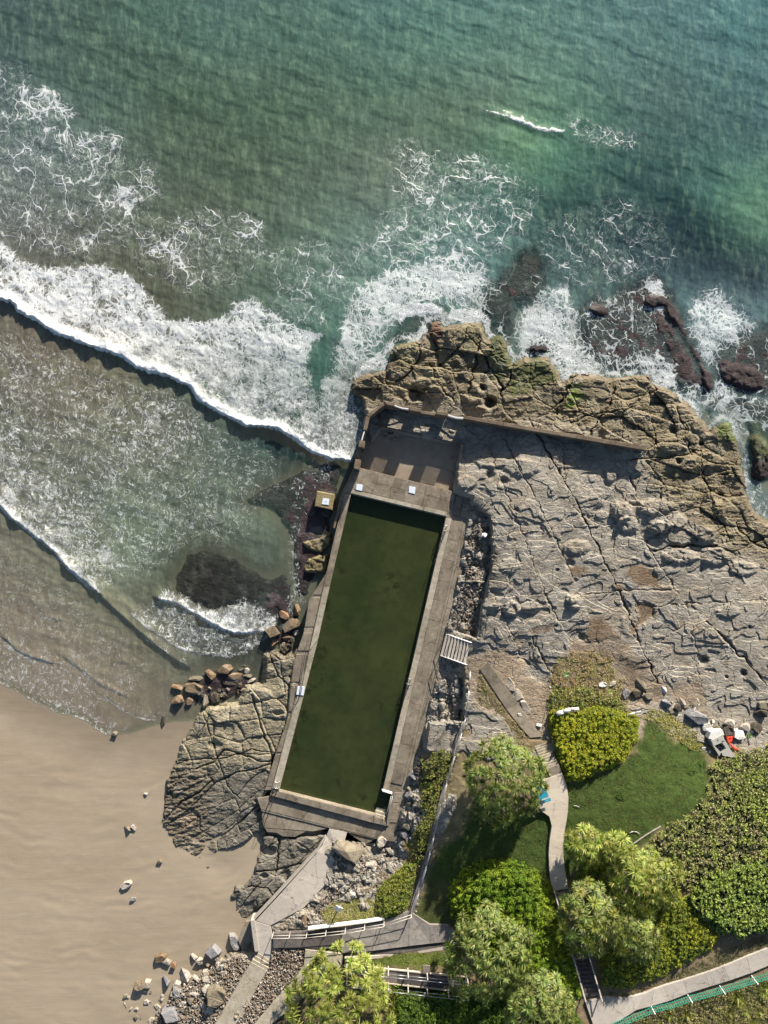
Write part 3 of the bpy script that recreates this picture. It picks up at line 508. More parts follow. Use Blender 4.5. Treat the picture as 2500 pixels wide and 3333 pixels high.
# ================================================================ SEA
B1 = [(-300, 800), (-60, 945), (0, 975), (45, 987), (56, 1013), (120, 1043), (177, 1085), (241, 1107), (316, 1134), (392, 1160), (452, 1201), (542, 1224), (618, 1258), (640, 1299), (716, 1345), (799, 1386), (904, 1397), (964, 1435), (1017, 1473), (1085, 1499), (1138, 1503)]
B1back = [(1155, 1440), (1160, 1330), (1150, 1240), (1105, 1200), (1055, 1240), (1035, 1330), (1000, 1200), (1010, 1130), (1035, 1090), (964, 1066), (889, 1020), (821, 975), (761, 990), (753, 1025), (663, 1047), (542, 1040), (512, 990), (430, 905), (331, 866), (226, 868), (136, 876), (75, 855), (0, 780), (-300, 600)]
B2 = [(-60, 1590), (0, 1649), (33, 1687), (70, 1714), (108, 1744), (179, 1800), (206, 1839), (244, 1871), (282, 1909), (312, 1925)]
B2back = [(330, 1850), (380, 1800), (300, 1740), (200, 1640), (120, 1560), (40, 1480), (0, 1460), (-60, 1440)]
B3 = [(521, 1952), (575, 1969), (640, 2001), (678, 2028), (732, 2053), (786, 2061), (862, 2058), (895, 2040)]
B3back = [(890, 2010), (846, 1980), (803, 1958), (748, 1972), (706, 1988), (660, 1985), (600, 1945), (540, 1925)]
B4 = [(430, 2000), (442, 2012), (477, 2045), (521, 2072), (564, 2099), (613, 2123), (678, 2134), (749, 2139), (803, 2123), (846, 2094), (870, 2070)]
B4back = [(862, 2058), (786, 2061), (732, 2053), (678, 2028), (640, 2001), (575, 1969), (521, 1952), (450, 1980)]
SW = [([(20, 2085), (54, 2120), (108, 2146), (160, 2158)], 26, .15), ([(220, 2150), (290, 2205), (325, 2232), (380, 2255)], 22, .12), ([(340, 2270), (400, 2315), (440, 2335), (510, 2350)], 16, .1), ([(115, 1975), (140, 2010), (180, 2020)], 16, .1), ([(-40, 1450), (10, 1430), (60, 1400), (90, 1405)], 24, .0), ([(470, 2080), (530, 2110), (570, 2150), (600, 2170)], 12, .05)]
xs = axes(-1500, 4000, -40, 2545, 4.0, 90); ys = axes(-1500, 2420, -40, 2410, 4.0, 90)
X, Y = np.meshgrid(xs, ys); D = sdf(X, Y, SEA); keep = D < 3
keep &= ~(sdf(X, Y, [(1200, 1500), (2400, 1850), (4000, 2000), (4000, 2450), (1000, 2450), (1020, 2050)]) < 0)
dep = sstep(0, 260, -D)
n1 = fbm(X / 40., Y / 40., 4, 401); n2 = fbm(X / 110., Y / 110., 3, 402); n3 = fbm(X / 14., Y / 14., 3, 403)
# swell running in from the upper right, chop on top
ph = (X * -.35 + Y * .94)
Z = .04 + .10 * dep * fbm(ph / 55. + .4 * n2, (X * .94 + Y * .35) / 260., 3, 404) + .035 * dep * n1 + .02 * n3 * (.3 + dep)
F = np.zeros_like(X); nbig = fbm(X / 75. + .5 * n2, Y / 60., 3, 455)
def soft(poly, dens, inn, out, nz=14):
    global F
    q = sdf(X, Y, poly) + 1.6 * nz * n1 + .4 * nz * n3
    dd_ = dens * (.90 + .42 * nbig) if dens < .5 else dens * (.97 + .26 * nbig); F = np.maximum(F, dd_ * sstep(out, -inn, q)); return q
def front(line, back, h, dens, tail, edge=5, crest=.95, rough=.14):
    global F, Z
    pd, sd = pline(X + 9 * n1 + 4 * n3, Y + 9 * n1 + 9 * n3, line); poly = line + back
    q = sdf(X, Y, poly); q1 = q + 16 * n1 + 7 * n3
    behind = sd < 0
    ends = sstep(40, 0, np.maximum(0, q))
    dd = np.where(behind, pd, 0)
    f = np.where(behind, np.maximum(crest * np.exp(-(dd / tail) ** 1.5), dens * (1 + .42 * nbig + .28 * n1)), crest * sstep(edge, 0, pd))
    f = f * np.where(behind, sstep(26, -12, q1), sstep(14, 0, q)); F = np.maximum(F, f)
    prof = np.where(behind, sstep(-2, 5, pd) * np.exp(-np.maximum(pd - 5, 0) / (tail * 1.1)), 0) * ends
    lum = .5 + .5 * np.abs(gn(X / 11., Y / 11., 7)) + .5 * np.abs(gn(X / 24., Y / 24., 8))
    Z += h * prof * (.75 + .5 * lum * rough * 3) * np.clip(.9 + .9 * gn(X / 55., Y / 55., 78), .45, 1.35)
    ins = sstep(20, -20, q)
    Z += ins * rough * (np.abs(n1) * .9 + np.abs(n3) * .6) * np.clip(F, 0, 1)
    return pd, sd
front(B1, B1back, .58, .62, 44, crest=1.35)
front(B2, B2back, .42, .50, 34, crest=1.05, rough=.08)
front(B3, B3back, .34, .72, 26, crest=1.15, rough=.1)
front(B4, B4back, .12, .46, 9, crest=.9, rough=.05)
pdx, sdx = pline(X + 9 * n1, Y + 8 * n1, [(300, 1912), (345, 1955), (400, 2005), (450, 2050), (520, 2110), (590, 2158)])
Z += .30 * np.where(sdx < 0, np.exp(-pdx / 45), np.exp(-pdx / 9)) * sstep(30, 0, sdf(X, Y, [(290, 1800), (330, 1900), (620, 2150), (600, 2180), (280, 1925)]))
for pts, tail, h in SW:
    pd, sd = pline(X + 8 * n1, Y + 6 * n1 + 4 * n3, pts); b = (sd < 0)
    F = np.maximum(F, np.where(b, .75 * np.exp(-(pd / (tail * .35)) ** 1.2), .75 * sstep(4, 0, pd))); F = np.maximum(F, np.where(b, .34 * np.exp(-pd / (tail * 3)), 0))
    Z += h * np.where(b, sstep(0, 6, pd) * np.exp(-pd / (tail * 1.2)), 0)
# lace fields
soft([(-60, 2190), (0, 2050), (60, 2140), (160, 2180), (250, 2270), (330, 2330), (420, 2380), (340, 2400), (230, 2345), (100, 2290), (-60, 2210)], .42, 10, 20)
pd, _ = pline(X, Y + 5 * n3, SHORE); F = np.maximum(F, .62 * np.exp(-pd / 14))
pd, _ = pline(X, Y + 6 * n3, [(347, 2392), (420, 2386), (500, 2362)]); F = np.maximum(F, .2 * np.exp(-pd / 10))
soft([(-60, 1080), (60, 1080), (250, 1160), (450, 1240), (640, 1330), (760, 1420), (900, 1470), (960, 1560), (930, 1620), (860, 1640), (840, 1720), (760, 1780), (640, 1780), (560, 1830), (420, 1900), (330, 1890), (200, 1760), (80, 1620), (-60, 1500)], .33, 60, 60)
soft([(380, 1270), (560, 1280), (700, 1400), (660, 1500), (430, 1520), (330, 1400)], .41, 40, 60)
soft([(-60, 1550), (120, 1520), (300, 1700), (400, 1850), (340, 1900), (200, 1780), (60, 1640)], .47, 20, 60)
soft([(-60, 1700), (60, 1800), (200, 1900), (300, 1980), (420, 2080), (500, 2200), (430, 2290), (300, 2250), (120, 2180), (-60, 2060)], .24, 40, 60)
soft([(-60, 1960), (80, 2100), (220, 2170), (340, 2260), (300, 2320), (120, 2260), (-60, 2180)], .38, 20, 60)
soft([(-60, 180), (60, 190), (130, 240), (100, 290), (190, 300), (250, 380), (380, 440), (540, 520), (545, 650), (480, 780), (380, 840), (300, 860), (150, 860), (-60, 780)], .36, 50, 30)
soft([(50, 270), (190, 300), (250, 370), (200, 400), (60, 380)], .5, 20, 30)
soft([(150, 420), (380, 430), (430, 560), (330, 600), (200, 540)], .44, 20, 50)
soft([(350, 600), (430, 600), (480, 650), (420, 690), (350, 680)], .5, 20, 30)
soft([(430, 720), (560, 700), (700, 660), (850, 700), (880, 790), (850, 880), (760, 940), (600, 960), (480, 900), (420, 860)], .36, 40, 40)
soft([(500, 740), (620, 730), (640, 870), (540, 910), (470, 820)], .47, 30, 50)
soft([(750, 700), (860, 720), (870, 800), (780, 780)], .48, 20, 30)
soft([(870, 820), (1000, 780), (1130, 800), (1180, 740), (1230, 850), (1180, 960), (1060, 1060), (950, 1060), (880, 980)], .33, 30, 50)
soft([(1230, 480), (1330, 440), (1480, 500), (1560, 480), (1700, 540), (1780, 640), (1740, 760), (1600, 860), (1440, 860), (1300, 840), (1180, 860), (1180, 760), (1270, 660)], .34, 50, 40)
soft([(1320, 480), (1400, 480), (1420, 560), (1480, 580), (1430, 640), (1340, 690)], .45, 20, 40)
soft([(1240, 700), (1500, 620), (1600, 700), (1560, 850), (1400, 900), (1200, 900)], .38, 40, 60)
soft([(1120, 1000), (1210, 910), (1330, 850), (1480, 810), (1590, 870), (1640, 960), (1590, 1030), (1450, 1000), (1360, 1000), (1300, 1050), (1240, 1140), (1160, 1230), (1110, 1290), (1075, 1200)], .56, 30, 40)
soft([(1150, 930), (1260, 880), (1420, 830), (1570, 880), (1600, 990), (1480, 985), (1330, 1010), (1240, 1080), (1190, 1080)], .62, 30, 40)
soft([(1290, 1010), (1330, 985), (1400, 985), (1440, 1005), (1440, 1030), (1390, 1020), (1330, 1030), (1300, 1045)], .95, 8, 14, 5)
soft([(1440, 1050), (1470, 1010), (1560, 1000), (1600, 1040), (1590, 1110), (1570, 1045), (1480, 1045), (1450, 1060)], .72, 10, 16, 6)
soft([(1140, 1240), (1180, 1180), (1240, 1150), (1260, 1180), (1190, 1215), (1150, 1240), (1120, 1280), (1100, 1290)], .85, 8, 16, 6)
soft([(1110, 1280), (1150, 1300), (1180, 1370), (1170, 1460), (1140, 1500), (1100, 1500), (1070, 1350)], .72, 10, 30)
soft([(1150, 1260), (1185, 1330), (1180, 1370), (1140, 1350), (1120, 1300)], .5, 10, 20)
soft([(1740, 960), (1830, 930), (1870, 1000), (1890, 1080), (1950, 1180), (1930, 1215), (1860, 1215), (1820, 1240), (1790, 1150), (1690, 1150), (1670, 1060)], .62, 20, 40)
soft([(1760, 1010), (1850, 1010), (1880, 1130), (1870, 1200), (1800, 1160), (1700, 1130)], .72, 20, 40)
soft([(1900, 1150), (2000, 1140), (2150, 1150), (2200, 1200), (2200, 1260), (2130, 1240), (2110, 1205), (2000, 1205), (1900, 1210)], .74, 15, 25)
soft([(1890, 1000), (2000, 960), (2120, 900), (2180, 960), (2150, 1030), (2200, 1100), (2220, 1200), (2190, 1250), (2050, 1200), (1930, 1180), (1880, 1100)], .54, 20, 30)
soft([(2110, 915), (2150, 915), (2175, 990), (2150, 1012), (2115, 1000)], .92, 8, 14, 6)
soft([(2150, 1180), (2205, 1180), (2205, 1270), (2160, 1250)], .85, 10, 20)
soft([(1950, 975), (2090, 960), (2110, 1020), (2000, 1040)], .66, 15, 30)
soft([(2230, 1060), (2270, 980), (2330, 950), (2380, 1000), (2460, 1060), (2450, 1110), (2370, 1140), (2330, 1200), (2300, 1180), (2250, 1120)], .60, 20, 50)
soft([(2210, 1210), (2330, 1230), (2440, 1270), (2500, 1300), (2560, 1330), (2520, 1400), (2420, 1380), (2330, 1340), (2250, 1310), (2210, 1280)], .62, 20, 30)
soft([(2280, 1180), (2400, 1100), (2560, 1060), (2560, 1400), (2400, 1300)], .48, 30, 40)
soft([(2400, 1380), (2460, 1400), (2450, 1480), (2480, 1600), (2560, 1660), (2480, 1660), (2430, 1520)], .46, 10, 30)
soft([(1640, 860), (1800, 700), (2000, 640), (2150, 720), (2200, 850), (2100, 910), (1900, 950), (1780, 920)], .27, 50, 80)
soft([(1920, 820), (2000, 790), (2070, 860), (2040, 910), (1960, 930)], .38, 20, 30)
soft([(950, 1560), (1000, 1530), (1090, 1520), (1080, 1620), (1060, 1720), (1000, 1760), (960, 1800), (990, 1900), (970, 2000), (930, 2010), (940, 1860)], .38, 10, 20)
soft([(1040, 1500), (1090, 1500), (1070, 1590), (1050, 1600)], .5, 10, 10)
soft([(960, 1800), (1000, 1860), (970, 1900), (985, 1960), (950, 1960)], .5, 5, 15)
soft([(1560, 960), (1700, 830), (1770, 900), (1740, 1010), (1660, 1100), (1600, 1080)], .36, 10, 40)
LD = np.abs(sdf(X, Y, LANDP) + 10 * n1 - 4); F = np.maximum(F, (.66 + .25 * n1) * np.exp(-(LD / 24) ** 1.5) * sstep(1120, 1180, X) * (Y < 1750))
# thin wave lip far out
pd, sd = pline(X + 6 * n1, Y + 4 * n1 + 3 * n3, [(1560, 352), (1640, 375), (1700, 395), (1760, 420), (1835, 425)])
F = np.maximum(F, (.78 + .5 * n3) * np.exp(-(pd / (7 * sstep(1560, 1680, X) * sstep(1880, 1790, X) + .5)) ** 2))
F = np.maximum(F, .30 * sstep(30, 0, sdf(X, Y, [(1850, 380), (1950, 420), (2080, 440), (2050, 480), (1880, 450)])))  # faint foam painted in for sun sparkles on the water
Z += .10 * sstep(30, 0, pd) * sstep(1500, 1600, X) * sstep(1900, 1800, X)
dk, _ = pline(X, Y, [(1900, 640), (2100, 790), (2300, 850), (2500, 900), (2700, 950)])
pdk, sdk = pline(X + 8 * n1, Y + 8 * n1, [(2220, 620), (2270, 680), (2350, 720), (2420, 745), (2500, 790), (2600, 830)])
Z += .16 * np.exp(-(pdk / 60) ** 2)
# colours of the water body, with the swell's dark and bright sides painted in
WC = [(0, 0, 78, 112, 104), (300, 150, 80, 118, 98), (700, 100, 84, 128, 112), (1250, 60, 80, 132, 118), (1500, 150, 84, 138, 118), (2000, 100, 82, 134, 126), (2400, 80, 70, 132, 130), (300, 450, 92, 122, 108), (900, 450, 86, 120, 92), (800, 700, 94, 118, 94), (1250, 300, 84, 128, 104), (1600, 300, 94, 132, 110), (1700, 470, 96, 152, 106), (1800, 480, 80, 142, 110), (1450, 380, 92, 128, 100), (1300, 560, 105, 128, 108), (2000, 500, 62, 116, 104), (2100, 650, 50, 98, 96), (2250, 740, 44, 86, 90), (2300, 850, 50, 84, 92), (2450, 650, 86, 146, 112), (2380, 620, 72, 136, 112), (2480, 760, 74, 130, 104), (2450, 450, 72, 120, 115), (2450, 900, 62, 88, 98), (2000, 850, 66, 104, 104), (1450, 800, 92, 142, 130), (1150, 950, 98, 140, 124), (700, 800, 104, 122, 100), (500, 970, 102, 108, 84), (200, 800, 108, 116, 100), (100, 500, 104, 126, 120), (1050, 1200, 62, 126, 110), (0, 300, 84, 116, 108), (600, 300, 80, 116, 90), (1000, 250, 84, 124, 100), (2150, 300, 80, 124, 114), (1600, 560, 74, 128, 108), (1800, 700, 58, 106, 98),
      (100, 1120, 124, 116, 94), (300, 1230, 126, 122, 96), (500, 1400, 116, 122, 98), (300, 1600, 112, 126, 106), (700, 1500, 106, 126, 108), (860, 1450, 70, 108, 98), (1000, 1500, 44, 72, 78), (500, 1750, 114, 136, 108), (850, 1700, 112, 142, 116), (300, 1960, 140, 142, 114), (100, 1900, 142, 138, 114), (550, 2150, 132, 134, 110), (250, 2130, 158, 148, 124), (400, 2280, 160, 146, 120), (150, 2220, 168, 154, 130), (650, 1880, 76, 74, 66), (400, 1850, 126, 146, 116), (650, 2100, 96, 112, 102), (800, 2150, 74, 84, 82), (1800, 1050, 96, 142, 138), (2330, 1080, 110, 160, 158), (1950, 900, 80, 118, 110), (1250, 1050, 84, 136, 124), (0, 1400, 116, 122, 104), (4000, 500, 60, 110, 110), (-1500, 500, 84, 112, 100), (1200, -1500, 70, 110, 105)]
wc = rbf([a[:2] for a in WC], [lin(a[2:]) for a in WC])(X, Y); wc = np.clip(wc, .01, .6)
lum = 1 + .16 * fbm(X / 70. + .5 * n2, Y / 150., 3, 451) + .10 * n1
# contrast stretched; dark water ahead of the breaking fronts has wave shade painted in
wm = wc.mean(-1, keepdims=True); wc = wc * np.clip(wm / .145, .4, 1.25) ** .55; wc = wc * np.array((1.0, .97, 1.06)); wc = wc * WGAIN * lum[..., None]
RD = REEFD(X, Y) + 22 * n1 + 8 * n3
op = .55 + .4 * sstep(30, 900, -D); op = op * (1 - np.where(X > 1500, .82, .66) * sstep(45, -25, RD)); op = np.where(D > -30, op * sstep(0, 30, -D) * .9 + .05, op)
op = np.maximum(op, np.clip(F - .45, 0, .5) * (1 - .8 * sstep(24, -14, RD))); F = F * (1 - .22 * sstep(14, -14, RD) * sstep(1500, 1560, X)) 
FINE = np.maximum(sstep(1000, 1250, Y - .15 * X + 60), .0); mott = FINE; F = np.where(F < .55, F * (1 - .13 * FINE - .05), F)
msk = np.stack([np.clip(F / 1.3, 0, 1), np.clip(op, 0, 1), mott], -1)
# thin film over the sand at the edge
Z = np.where(-D < 140, np.maximum(Z * sstep(0, 140, -D) + .015, sandz(X, Y) + .02), Z)
M_sea = NT("sea_water"); m = M_sea; v = m.wpos()
sp = m.n('SeparateColor', {0: m.attr('msk').outputs['Color']}); f = m.math('MULTIPLY', sp.outputs[0], 1.3); opq = sp.outputs[1]; mt = sp.outputs[2]
wn = m.noise(.32, 3, v, .5); wn2 = m.noise(1.6, 3, v, .5)
def vadd(a, b, k): return m.n('VectorMath', {0: a, 1: m.n('VectorMath', {0: b, 'Scale': k}, operation='SCALE').outputs[0]}, operation='ADD').outputs[0]
vv = vadd(vadd(v, wn.outputs['Color'], 3.4), wn2.outputs['Color'], .5)
vv = m.mapping(vv, (0, 0, R(-18)), (1.0, .72, 1))
d1 = m.n('TexVoronoi', {'Scale': .50, 'Vector': vv}, feature='DISTANCE_TO_EDGE').outputs[0]
d2 = m.n('TexVoronoi', {'Scale': 1.25, 'Vector': vv}, feature='DISTANCE_TO_EDGE').outputs[0]
d3 = m.n('TexVoronoi', {'Scale': 3.2, 'Vector': vadd(vv, wn2.outputs['Color'], .4)}, feature='DISTANCE_TO_EDGE').outputs[0]
br = m.noise(.55, 4, vv, .6).outputs[0]; br2 = m.noise(2.2, 4, v, .65).outputs[0]
brk = m.ramp(br, .38, .62)
fi = m.math('MULTIPLY', f, m.math('ADD', .55, m.math('MULTIPLY', m.math('ADD', br, br2), .45)))
def line(d, wdt, sf): return m.math('DIVIDE', m.math('SUBTRACT', wdt, d), sf, clamp=True)
w1 = m.math('MULTIPLY', m.math('MULTIPLY', m.math('POWER', fi, 1.6), .26), m.math('ADD', .1, m.math('MULTIPLY', brk, 1.1)))
w2 = m.math('MULTIPLY', m.math('MAXIMUM', m.math('SUBTRACT', fi, .26), 0), m.math('ADD', .12, m.math('MULTIPLY', br2, .55)))
w3 = m.math('MULTIPLY', m.math('MAXIMUM', m.math('SUBTRACT', fi, .36), 0), .62)
a1 = m.math('MULTIPLY', line(d1, w1, .035), .85); a2 = m.math('MULTIPLY', line(d2, w2, .05), .8); a3 = m.math('MULTIPLY', line(d3, w3, .12), .9)
hf = m.noise(7, 4, vv, .7, .6).outputs[0]
solid = m.math('MULTIPLY', m.math('SUBTRACT', m.math('ADD', fi, m.math('MULTIPLY', m.math('SUBTRACT', hf, .5), .9)), .74), 4.5, clamp=True)
veil = m.math('MULTIPLY', m.math('SUBTRACT', m.math('ADD', fi, m.math('MULTIPLY', m.math('SUBTRACT', br2, .5), .8)), .36), .9, clamp=True)
q1 = m.math('ABSOLUTE', m.math('SUBTRACT', m.noise(.85, 3, m.mapping(vadd(v, wn.outputs['Color'], 1.5), (0, 0, R(-20)), (1, .8, 1)), .6, 1.5).outputs[0], .5))
q2 = m.math('ABSOLUTE', m.math('SUBTRACT', m.noise(2.0, 3, m.mapping(v, (0, 0, R(15)), (1, .85, 1)), .6, 1.8).outputs[0], .5))
g1 = m.math('MULTIPLY', m.math('SUBTRACT', m.math('MULTIPLY', fi, .105), q1), 40, clamp=True)
g2 = m.math('MULTIPLY', m.math('SUBTRACT', m.math('MULTIPLY', m.math('SUBTRACT', fi, .14), .14), q2), 26, clamp=True)
gg = m.math('MULTIPLY', m.math('MAXIMUM', m.math('MULTIPLY', g1, m.ramp(br2, .40, .54)), m.math('MULTIPLY', g2, m.ramp(br, .42, .56))), .80)
cm = m.math('SUBTRACT', 1, m.math('MULTIPLY', mt, .68))
foam = m.math('MAXIMUM', m.math('MULTIPLY', m.math('MAXIMUM', m.math('MULTIPLY', a1, cm), m.math('MULTIPLY', a2, cm)), .9), m.math('MAXIMUM', m.math('MULTIPLY', a3, m.math('SUBTRACT', 1, m.math('MULTIPLY', mt, .5))), solid))
foam = m.math('MAXIMUM', foam, m.math('MULTIPLY', gg, m.math('ADD', .35, m.math('MULTIPLY', mt, .65))))
foam = m.math('MULTIPLY', foam, m.ramp(f, .03, .14))
foam = m.math('MULTIPLY', foam, m.math('ADD', .72, m.math('MULTIPLY', m.ramp(hf, .35, .6), .28)))
foam = m.math('MAXIMUM', foam, m.math('MULTIPLY', veil, m.math('SUBTRACT', .40, m.math('MULTIPLY', mt, .26))))
# streaky light and dark mottling of deeper water
st = m.noise(1.25, 6, m.mapping(vadd(v, wn.outputs['Color'], 1.1), (0, 0, R(34)), (1.35, .36, 1)), .62).outputs[0]
st2 = m.noise(4.2, 4, m.mapping(v, (0, 0, R(28)), (1.3, .42, 1)), .65).outputs[0]
sand_rip = m.noise(2.6, 3, m.mapping(vadd(v, wn.outputs['Color'], 1.2), (0, 0, R(-35)), (.45, 1.7, 1)), .65, .5).outputs[0]
mv = m.math('ADD', .08, m.math('ADD', m.math('MULTIPLY', st, 1.25), m.math('MULTIPLY', st2, .62)))
gr = m.mix(m.math('MULTIPLY', m.ramp(st, .50, .72), .30), m.attr('col').outputs['Color'], (.15, .24, .12))
wcol = m.n('HueSaturation', {'Color': gr, 'Saturation': .80, 'Value': m.math('MULTIPLY', mv, m.math('ADD', .74, m.math('MULTIPLY', sand_rip, .5)))}).outputs[0]
colr = m.mix(m.math('MULTIPLY', foam, .93), wcol, (.84, .88, .92))
bh = m.math('ADD', m.math('MULTIPLY', st, .5), m.math('MULTIPLY', st2, .35)); bh = m.math('ADD', bh, m.math('MULTIPLY', m.noise(9, 3, v).outputs[0], .12)); bh = m.math('ADD', bh, m.math('MULTIPLY', foam, .5))
bh = m.math('ADD', bh, m.math('MULTIPLY', m.math('MULTIPLY', m.ramp(f, .7, 1.1), hf), 1.2))
bn = m.n('Bump', {'Strength': .55, 'Distance': .16, 'Height': bh})
bs = m.n('BsdfPrincipled', {'Base Color': colr, 'Roughness': m.math('ADD', .12, m.math('MULTIPLY', foam, .6)), 'IOR': 1.33, 'Specular IOR Level': .5})
m.t.links.new(bn.outputs[0], bs.inputs['Normal'])
tr = m.n('BsdfTransparent', {0: (.80, .88, .84)})
mx = m.n('MixShader', {0: m.math('MAXIMUM', opq, foam), 1: tr.outputs[0], 2: bs.outputs[0]}); m.t.links.new(mx.outputs[0], m.out.inputs[0])
sea = sheet("sea_water", X, Y, Z, keep, {'col': wc, 'msk': msk}, M_sea.m); tag(sea, kind='structure')
# ================================================================ HEADLAND GROUND
HEAD = [(1372, 2462), (1400, 2436), (1440, 2452), (1480, 2440), (1496, 2400), (1502, 2330), (1530, 2368), (1562, 2345), (1600, 2335), (1580, 2280), (1556, 2200), (1562, 2176), (1600, 2230), (1660, 2312), (1720, 2395), (1768, 2400), (1775, 2350), (1782, 2260), (1800, 2160), (1850, 2110), (1930, 2112), (1995, 2150), (2020, 2200), (2035, 2280), (2085, 2320), (2130, 2300), (2180, 2320), (2240, 2370), (2290, 2400), (2330, 2430), (2420, 2430), (2500, 2400), (4000, 2500), (4000, 5000), (860, 5000), (880, 3340), (960, 3268), (1038, 3204), (1117, 3160), (1112, 3100), (1000, 3080), (1000, 3020), (1040, 3000), (1030, 2960), (1070, 2930), (1130, 2925), (1230, 2925), (1238, 2840), (1290, 2810), (1336, 2770), (1345, 2700), (1366, 2600)]
M_ground = NT("headland_ground"); m = M_ground; v = m.wpos()
n1 = m.noise(1.8, 6, v, .65).outputs[0]; n2 = m.noise(13, 4, v, .7).outputs[0]
c = m.n('HueSaturation', {'Color': m.attr('col').outputs['Color'], 'Value': m.math('ADD', .25, m.math('ADD', m.math('MULTIPLY', n1, .8), m.math('MULTIPLY', n2, .7)))}).outputs[0]
m.bsdf(c, .95, m.math('ADD', n1, m.math('MULTIPLY', n2, .6)), .9, .12, .1)
X, Y = np.meshgrid(axes(900, 4000, 980, 2560, 5, 90), axes(2080, 5000, 2100, 3400, 5, 90))
E = sdf(X, Y, HEAD); nb = fbm(X / 40., Y / 40., 4, 501)
Z = gz(X, Y) + .10 + .10 * nb + .04 * fbm(X / 10., Y / 10., 3, 502) - .5 * sstep(-14, 8, E + 5 * nb)
soil = np.array((.19, .15, .095)); green = np.array((.055, .085, .022)); dry = np.array((.25, .21, .12)); olive = np.array((.10, .105, .035))
C = soil * np.ones_like(X)[..., None]
LAWN = [(2090, 2335), (2170, 2350), (2200, 2400), (2240, 2375), (2290, 2430), (2320, 2560), (2270, 2680), (2160, 2700), (2080, 2760), (1960, 2770), (1840, 2860), (1700, 2860), (1560, 2830), (1480, 2900), (1480, 3020), (1340, 3010), (1390, 2860), (1440, 2700), (1500, 2600), (1560, 2640), (1780, 2640), (1800, 2500), (1860, 2540), (1960, 2510), (2060, 2450), (2080, 2400)]
def tint(poly, colr, w_, amt=1, nz=24):
    global C
    q = (amt * sstep(w_, -w_, sdf(X, Y, poly) + nz * nb))[..., None]; C = C * (1 - q) + q * np.array(colr)
tint(LAWN, green, 20)
tint([(1500, 2450), (1560, 2450), (1560, 2560), (1500, 2720), (1440, 2760), (1420, 2740), (1460, 2600)], dry * .95, 16)
tint([(1600, 2330), (1680, 2400), (1760, 2440), (1740, 2500), (1620, 2480), (1540, 2440), (1570, 2360)], dry * .9, 20)
tint([(1540, 2380), (1600, 2350), (1560, 2440), (1510, 2460)], olive, 12)
tint([(1370, 2990), (1480, 2990), (1470, 2880), (1420, 2850)], dry * .45, 20, .5)
tint([(1120, 3120), (1500, 3085), (1500, 3140), (1130, 3150)], (.10, .13, .03), 10)
tint([(2090, 2320), (2180, 2320), (2280, 2400), (2300, 2440), (2240, 2400), (2200, 2420), (2160, 2370)], dry * 1.1, 12)
tint([(2080, 2320), (2110, 2330), (2090, 2400), (2070, 2400)], (.30, .25, .2), 8)
tint([(2230, 2680), (2330, 2600), (2600, 2700), (2600, 2950), (2300, 2900), (2150, 2740)], (.2, .16, .105), 20)
tint([(1290, 3160), (1500, 3200), (1600, 3400), (1280, 3400)], green * .6, 10)
tint([(1400, 2700), (1440, 2720), (1380, 2850), (1360, 2800)], (.2, .17, .13), 10)
hd = sheet("headland_ground", X, Y, Z, E < 6, {'col': C}, m.m); tag(hd, kind='structure')

# rubble bank at the bottom left, between the beach and the lower paths
BANK = [(800, 3090), (838, 3095), (880, 3125), (892, 3085), (1000, 3086), (1010, 3150), (1000, 3200), (900, 3300), (860, 3400), (300, 3400), (420, 3320), (520, 3280), (560, 3220), (650, 3180), (700, 3130), (760, 3095)]
X, Y = np.meshgrid(np.arange(280, 1030, 3.), np.arange(3040, 3400, 3.)); E = sdf(X, Y, BANK); nb = fbm(X / 25., Y / 25., 4, 551)
hR, eR, _, _ = cells(X / 15. + .6 * nb, Y / 15., 552); hS, eS, _, _ = cells(X / 7., Y / 7., 553)
Z = gz(X, Y) + .22 * (hR - .4) + .10 * (hS - .5) - .15 * np.exp(-eR / .1) + .1 * nb - .7 * sstep(-22, 8, E + 10 * nb)
C = np.array((.27, .235, .19)) * (.65 + .6 * hR[..., None]) * (.8 + .4 * hS[..., None])
pl = sstep(8, -8, sdf(X, Y, [(690, 3180), (800, 3095), (835, 3100), (790, 3150), (640, 3240), (540, 3333), (520, 3290)]) + 8 * nb)[..., None] * .6; C = C * (1 - pl) + pl * np.array((.42, .37, .31))
bk = sheet("rubble_bank", X, Y, Z, E < 4, {'col': C, 'msk': C * 0}, M_rock); tag(bk, kind='structure')
# weathered bank between the ramp and the white kerb
BANK2 = [(1112, 2826), (1160, 2800), (1230, 2780), (1300, 2790), (1290, 2850), (1250, 2900), (1240, 2950), (1130, 2950), (1060, 2990), (1110, 3008), (1000, 3028), (890, 3036), (882, 3015), (990, 2958), (1050, 2895)]
X, Y = np.meshgrid(np.arange(870, 1310, 3.), np.arange(2770, 3045, 3.)); E = sdf(X, Y, BANK2); nb = fbm(X / 25., Y / 25., 4, 561); hR, eR, _, _ = cells(X / 16. + .6 * nb, Y / 12., 562)
Z = gz(X, Y) + .2 * (hR - .4) - .12 * np.exp(-eR / .1) + .12 * nb - .5 * sstep(-10, 6, E)
C = np.array((.235, .205, .165)) * (.7 + .5 * hR[..., None]) * np.ones_like(X)[..., None]
bk2 = sheet("stony_bank", X, Y, Z, E < 2, {'col': C, 'msk': C * 0}, M_rock); tag(bk2, kind='structure')

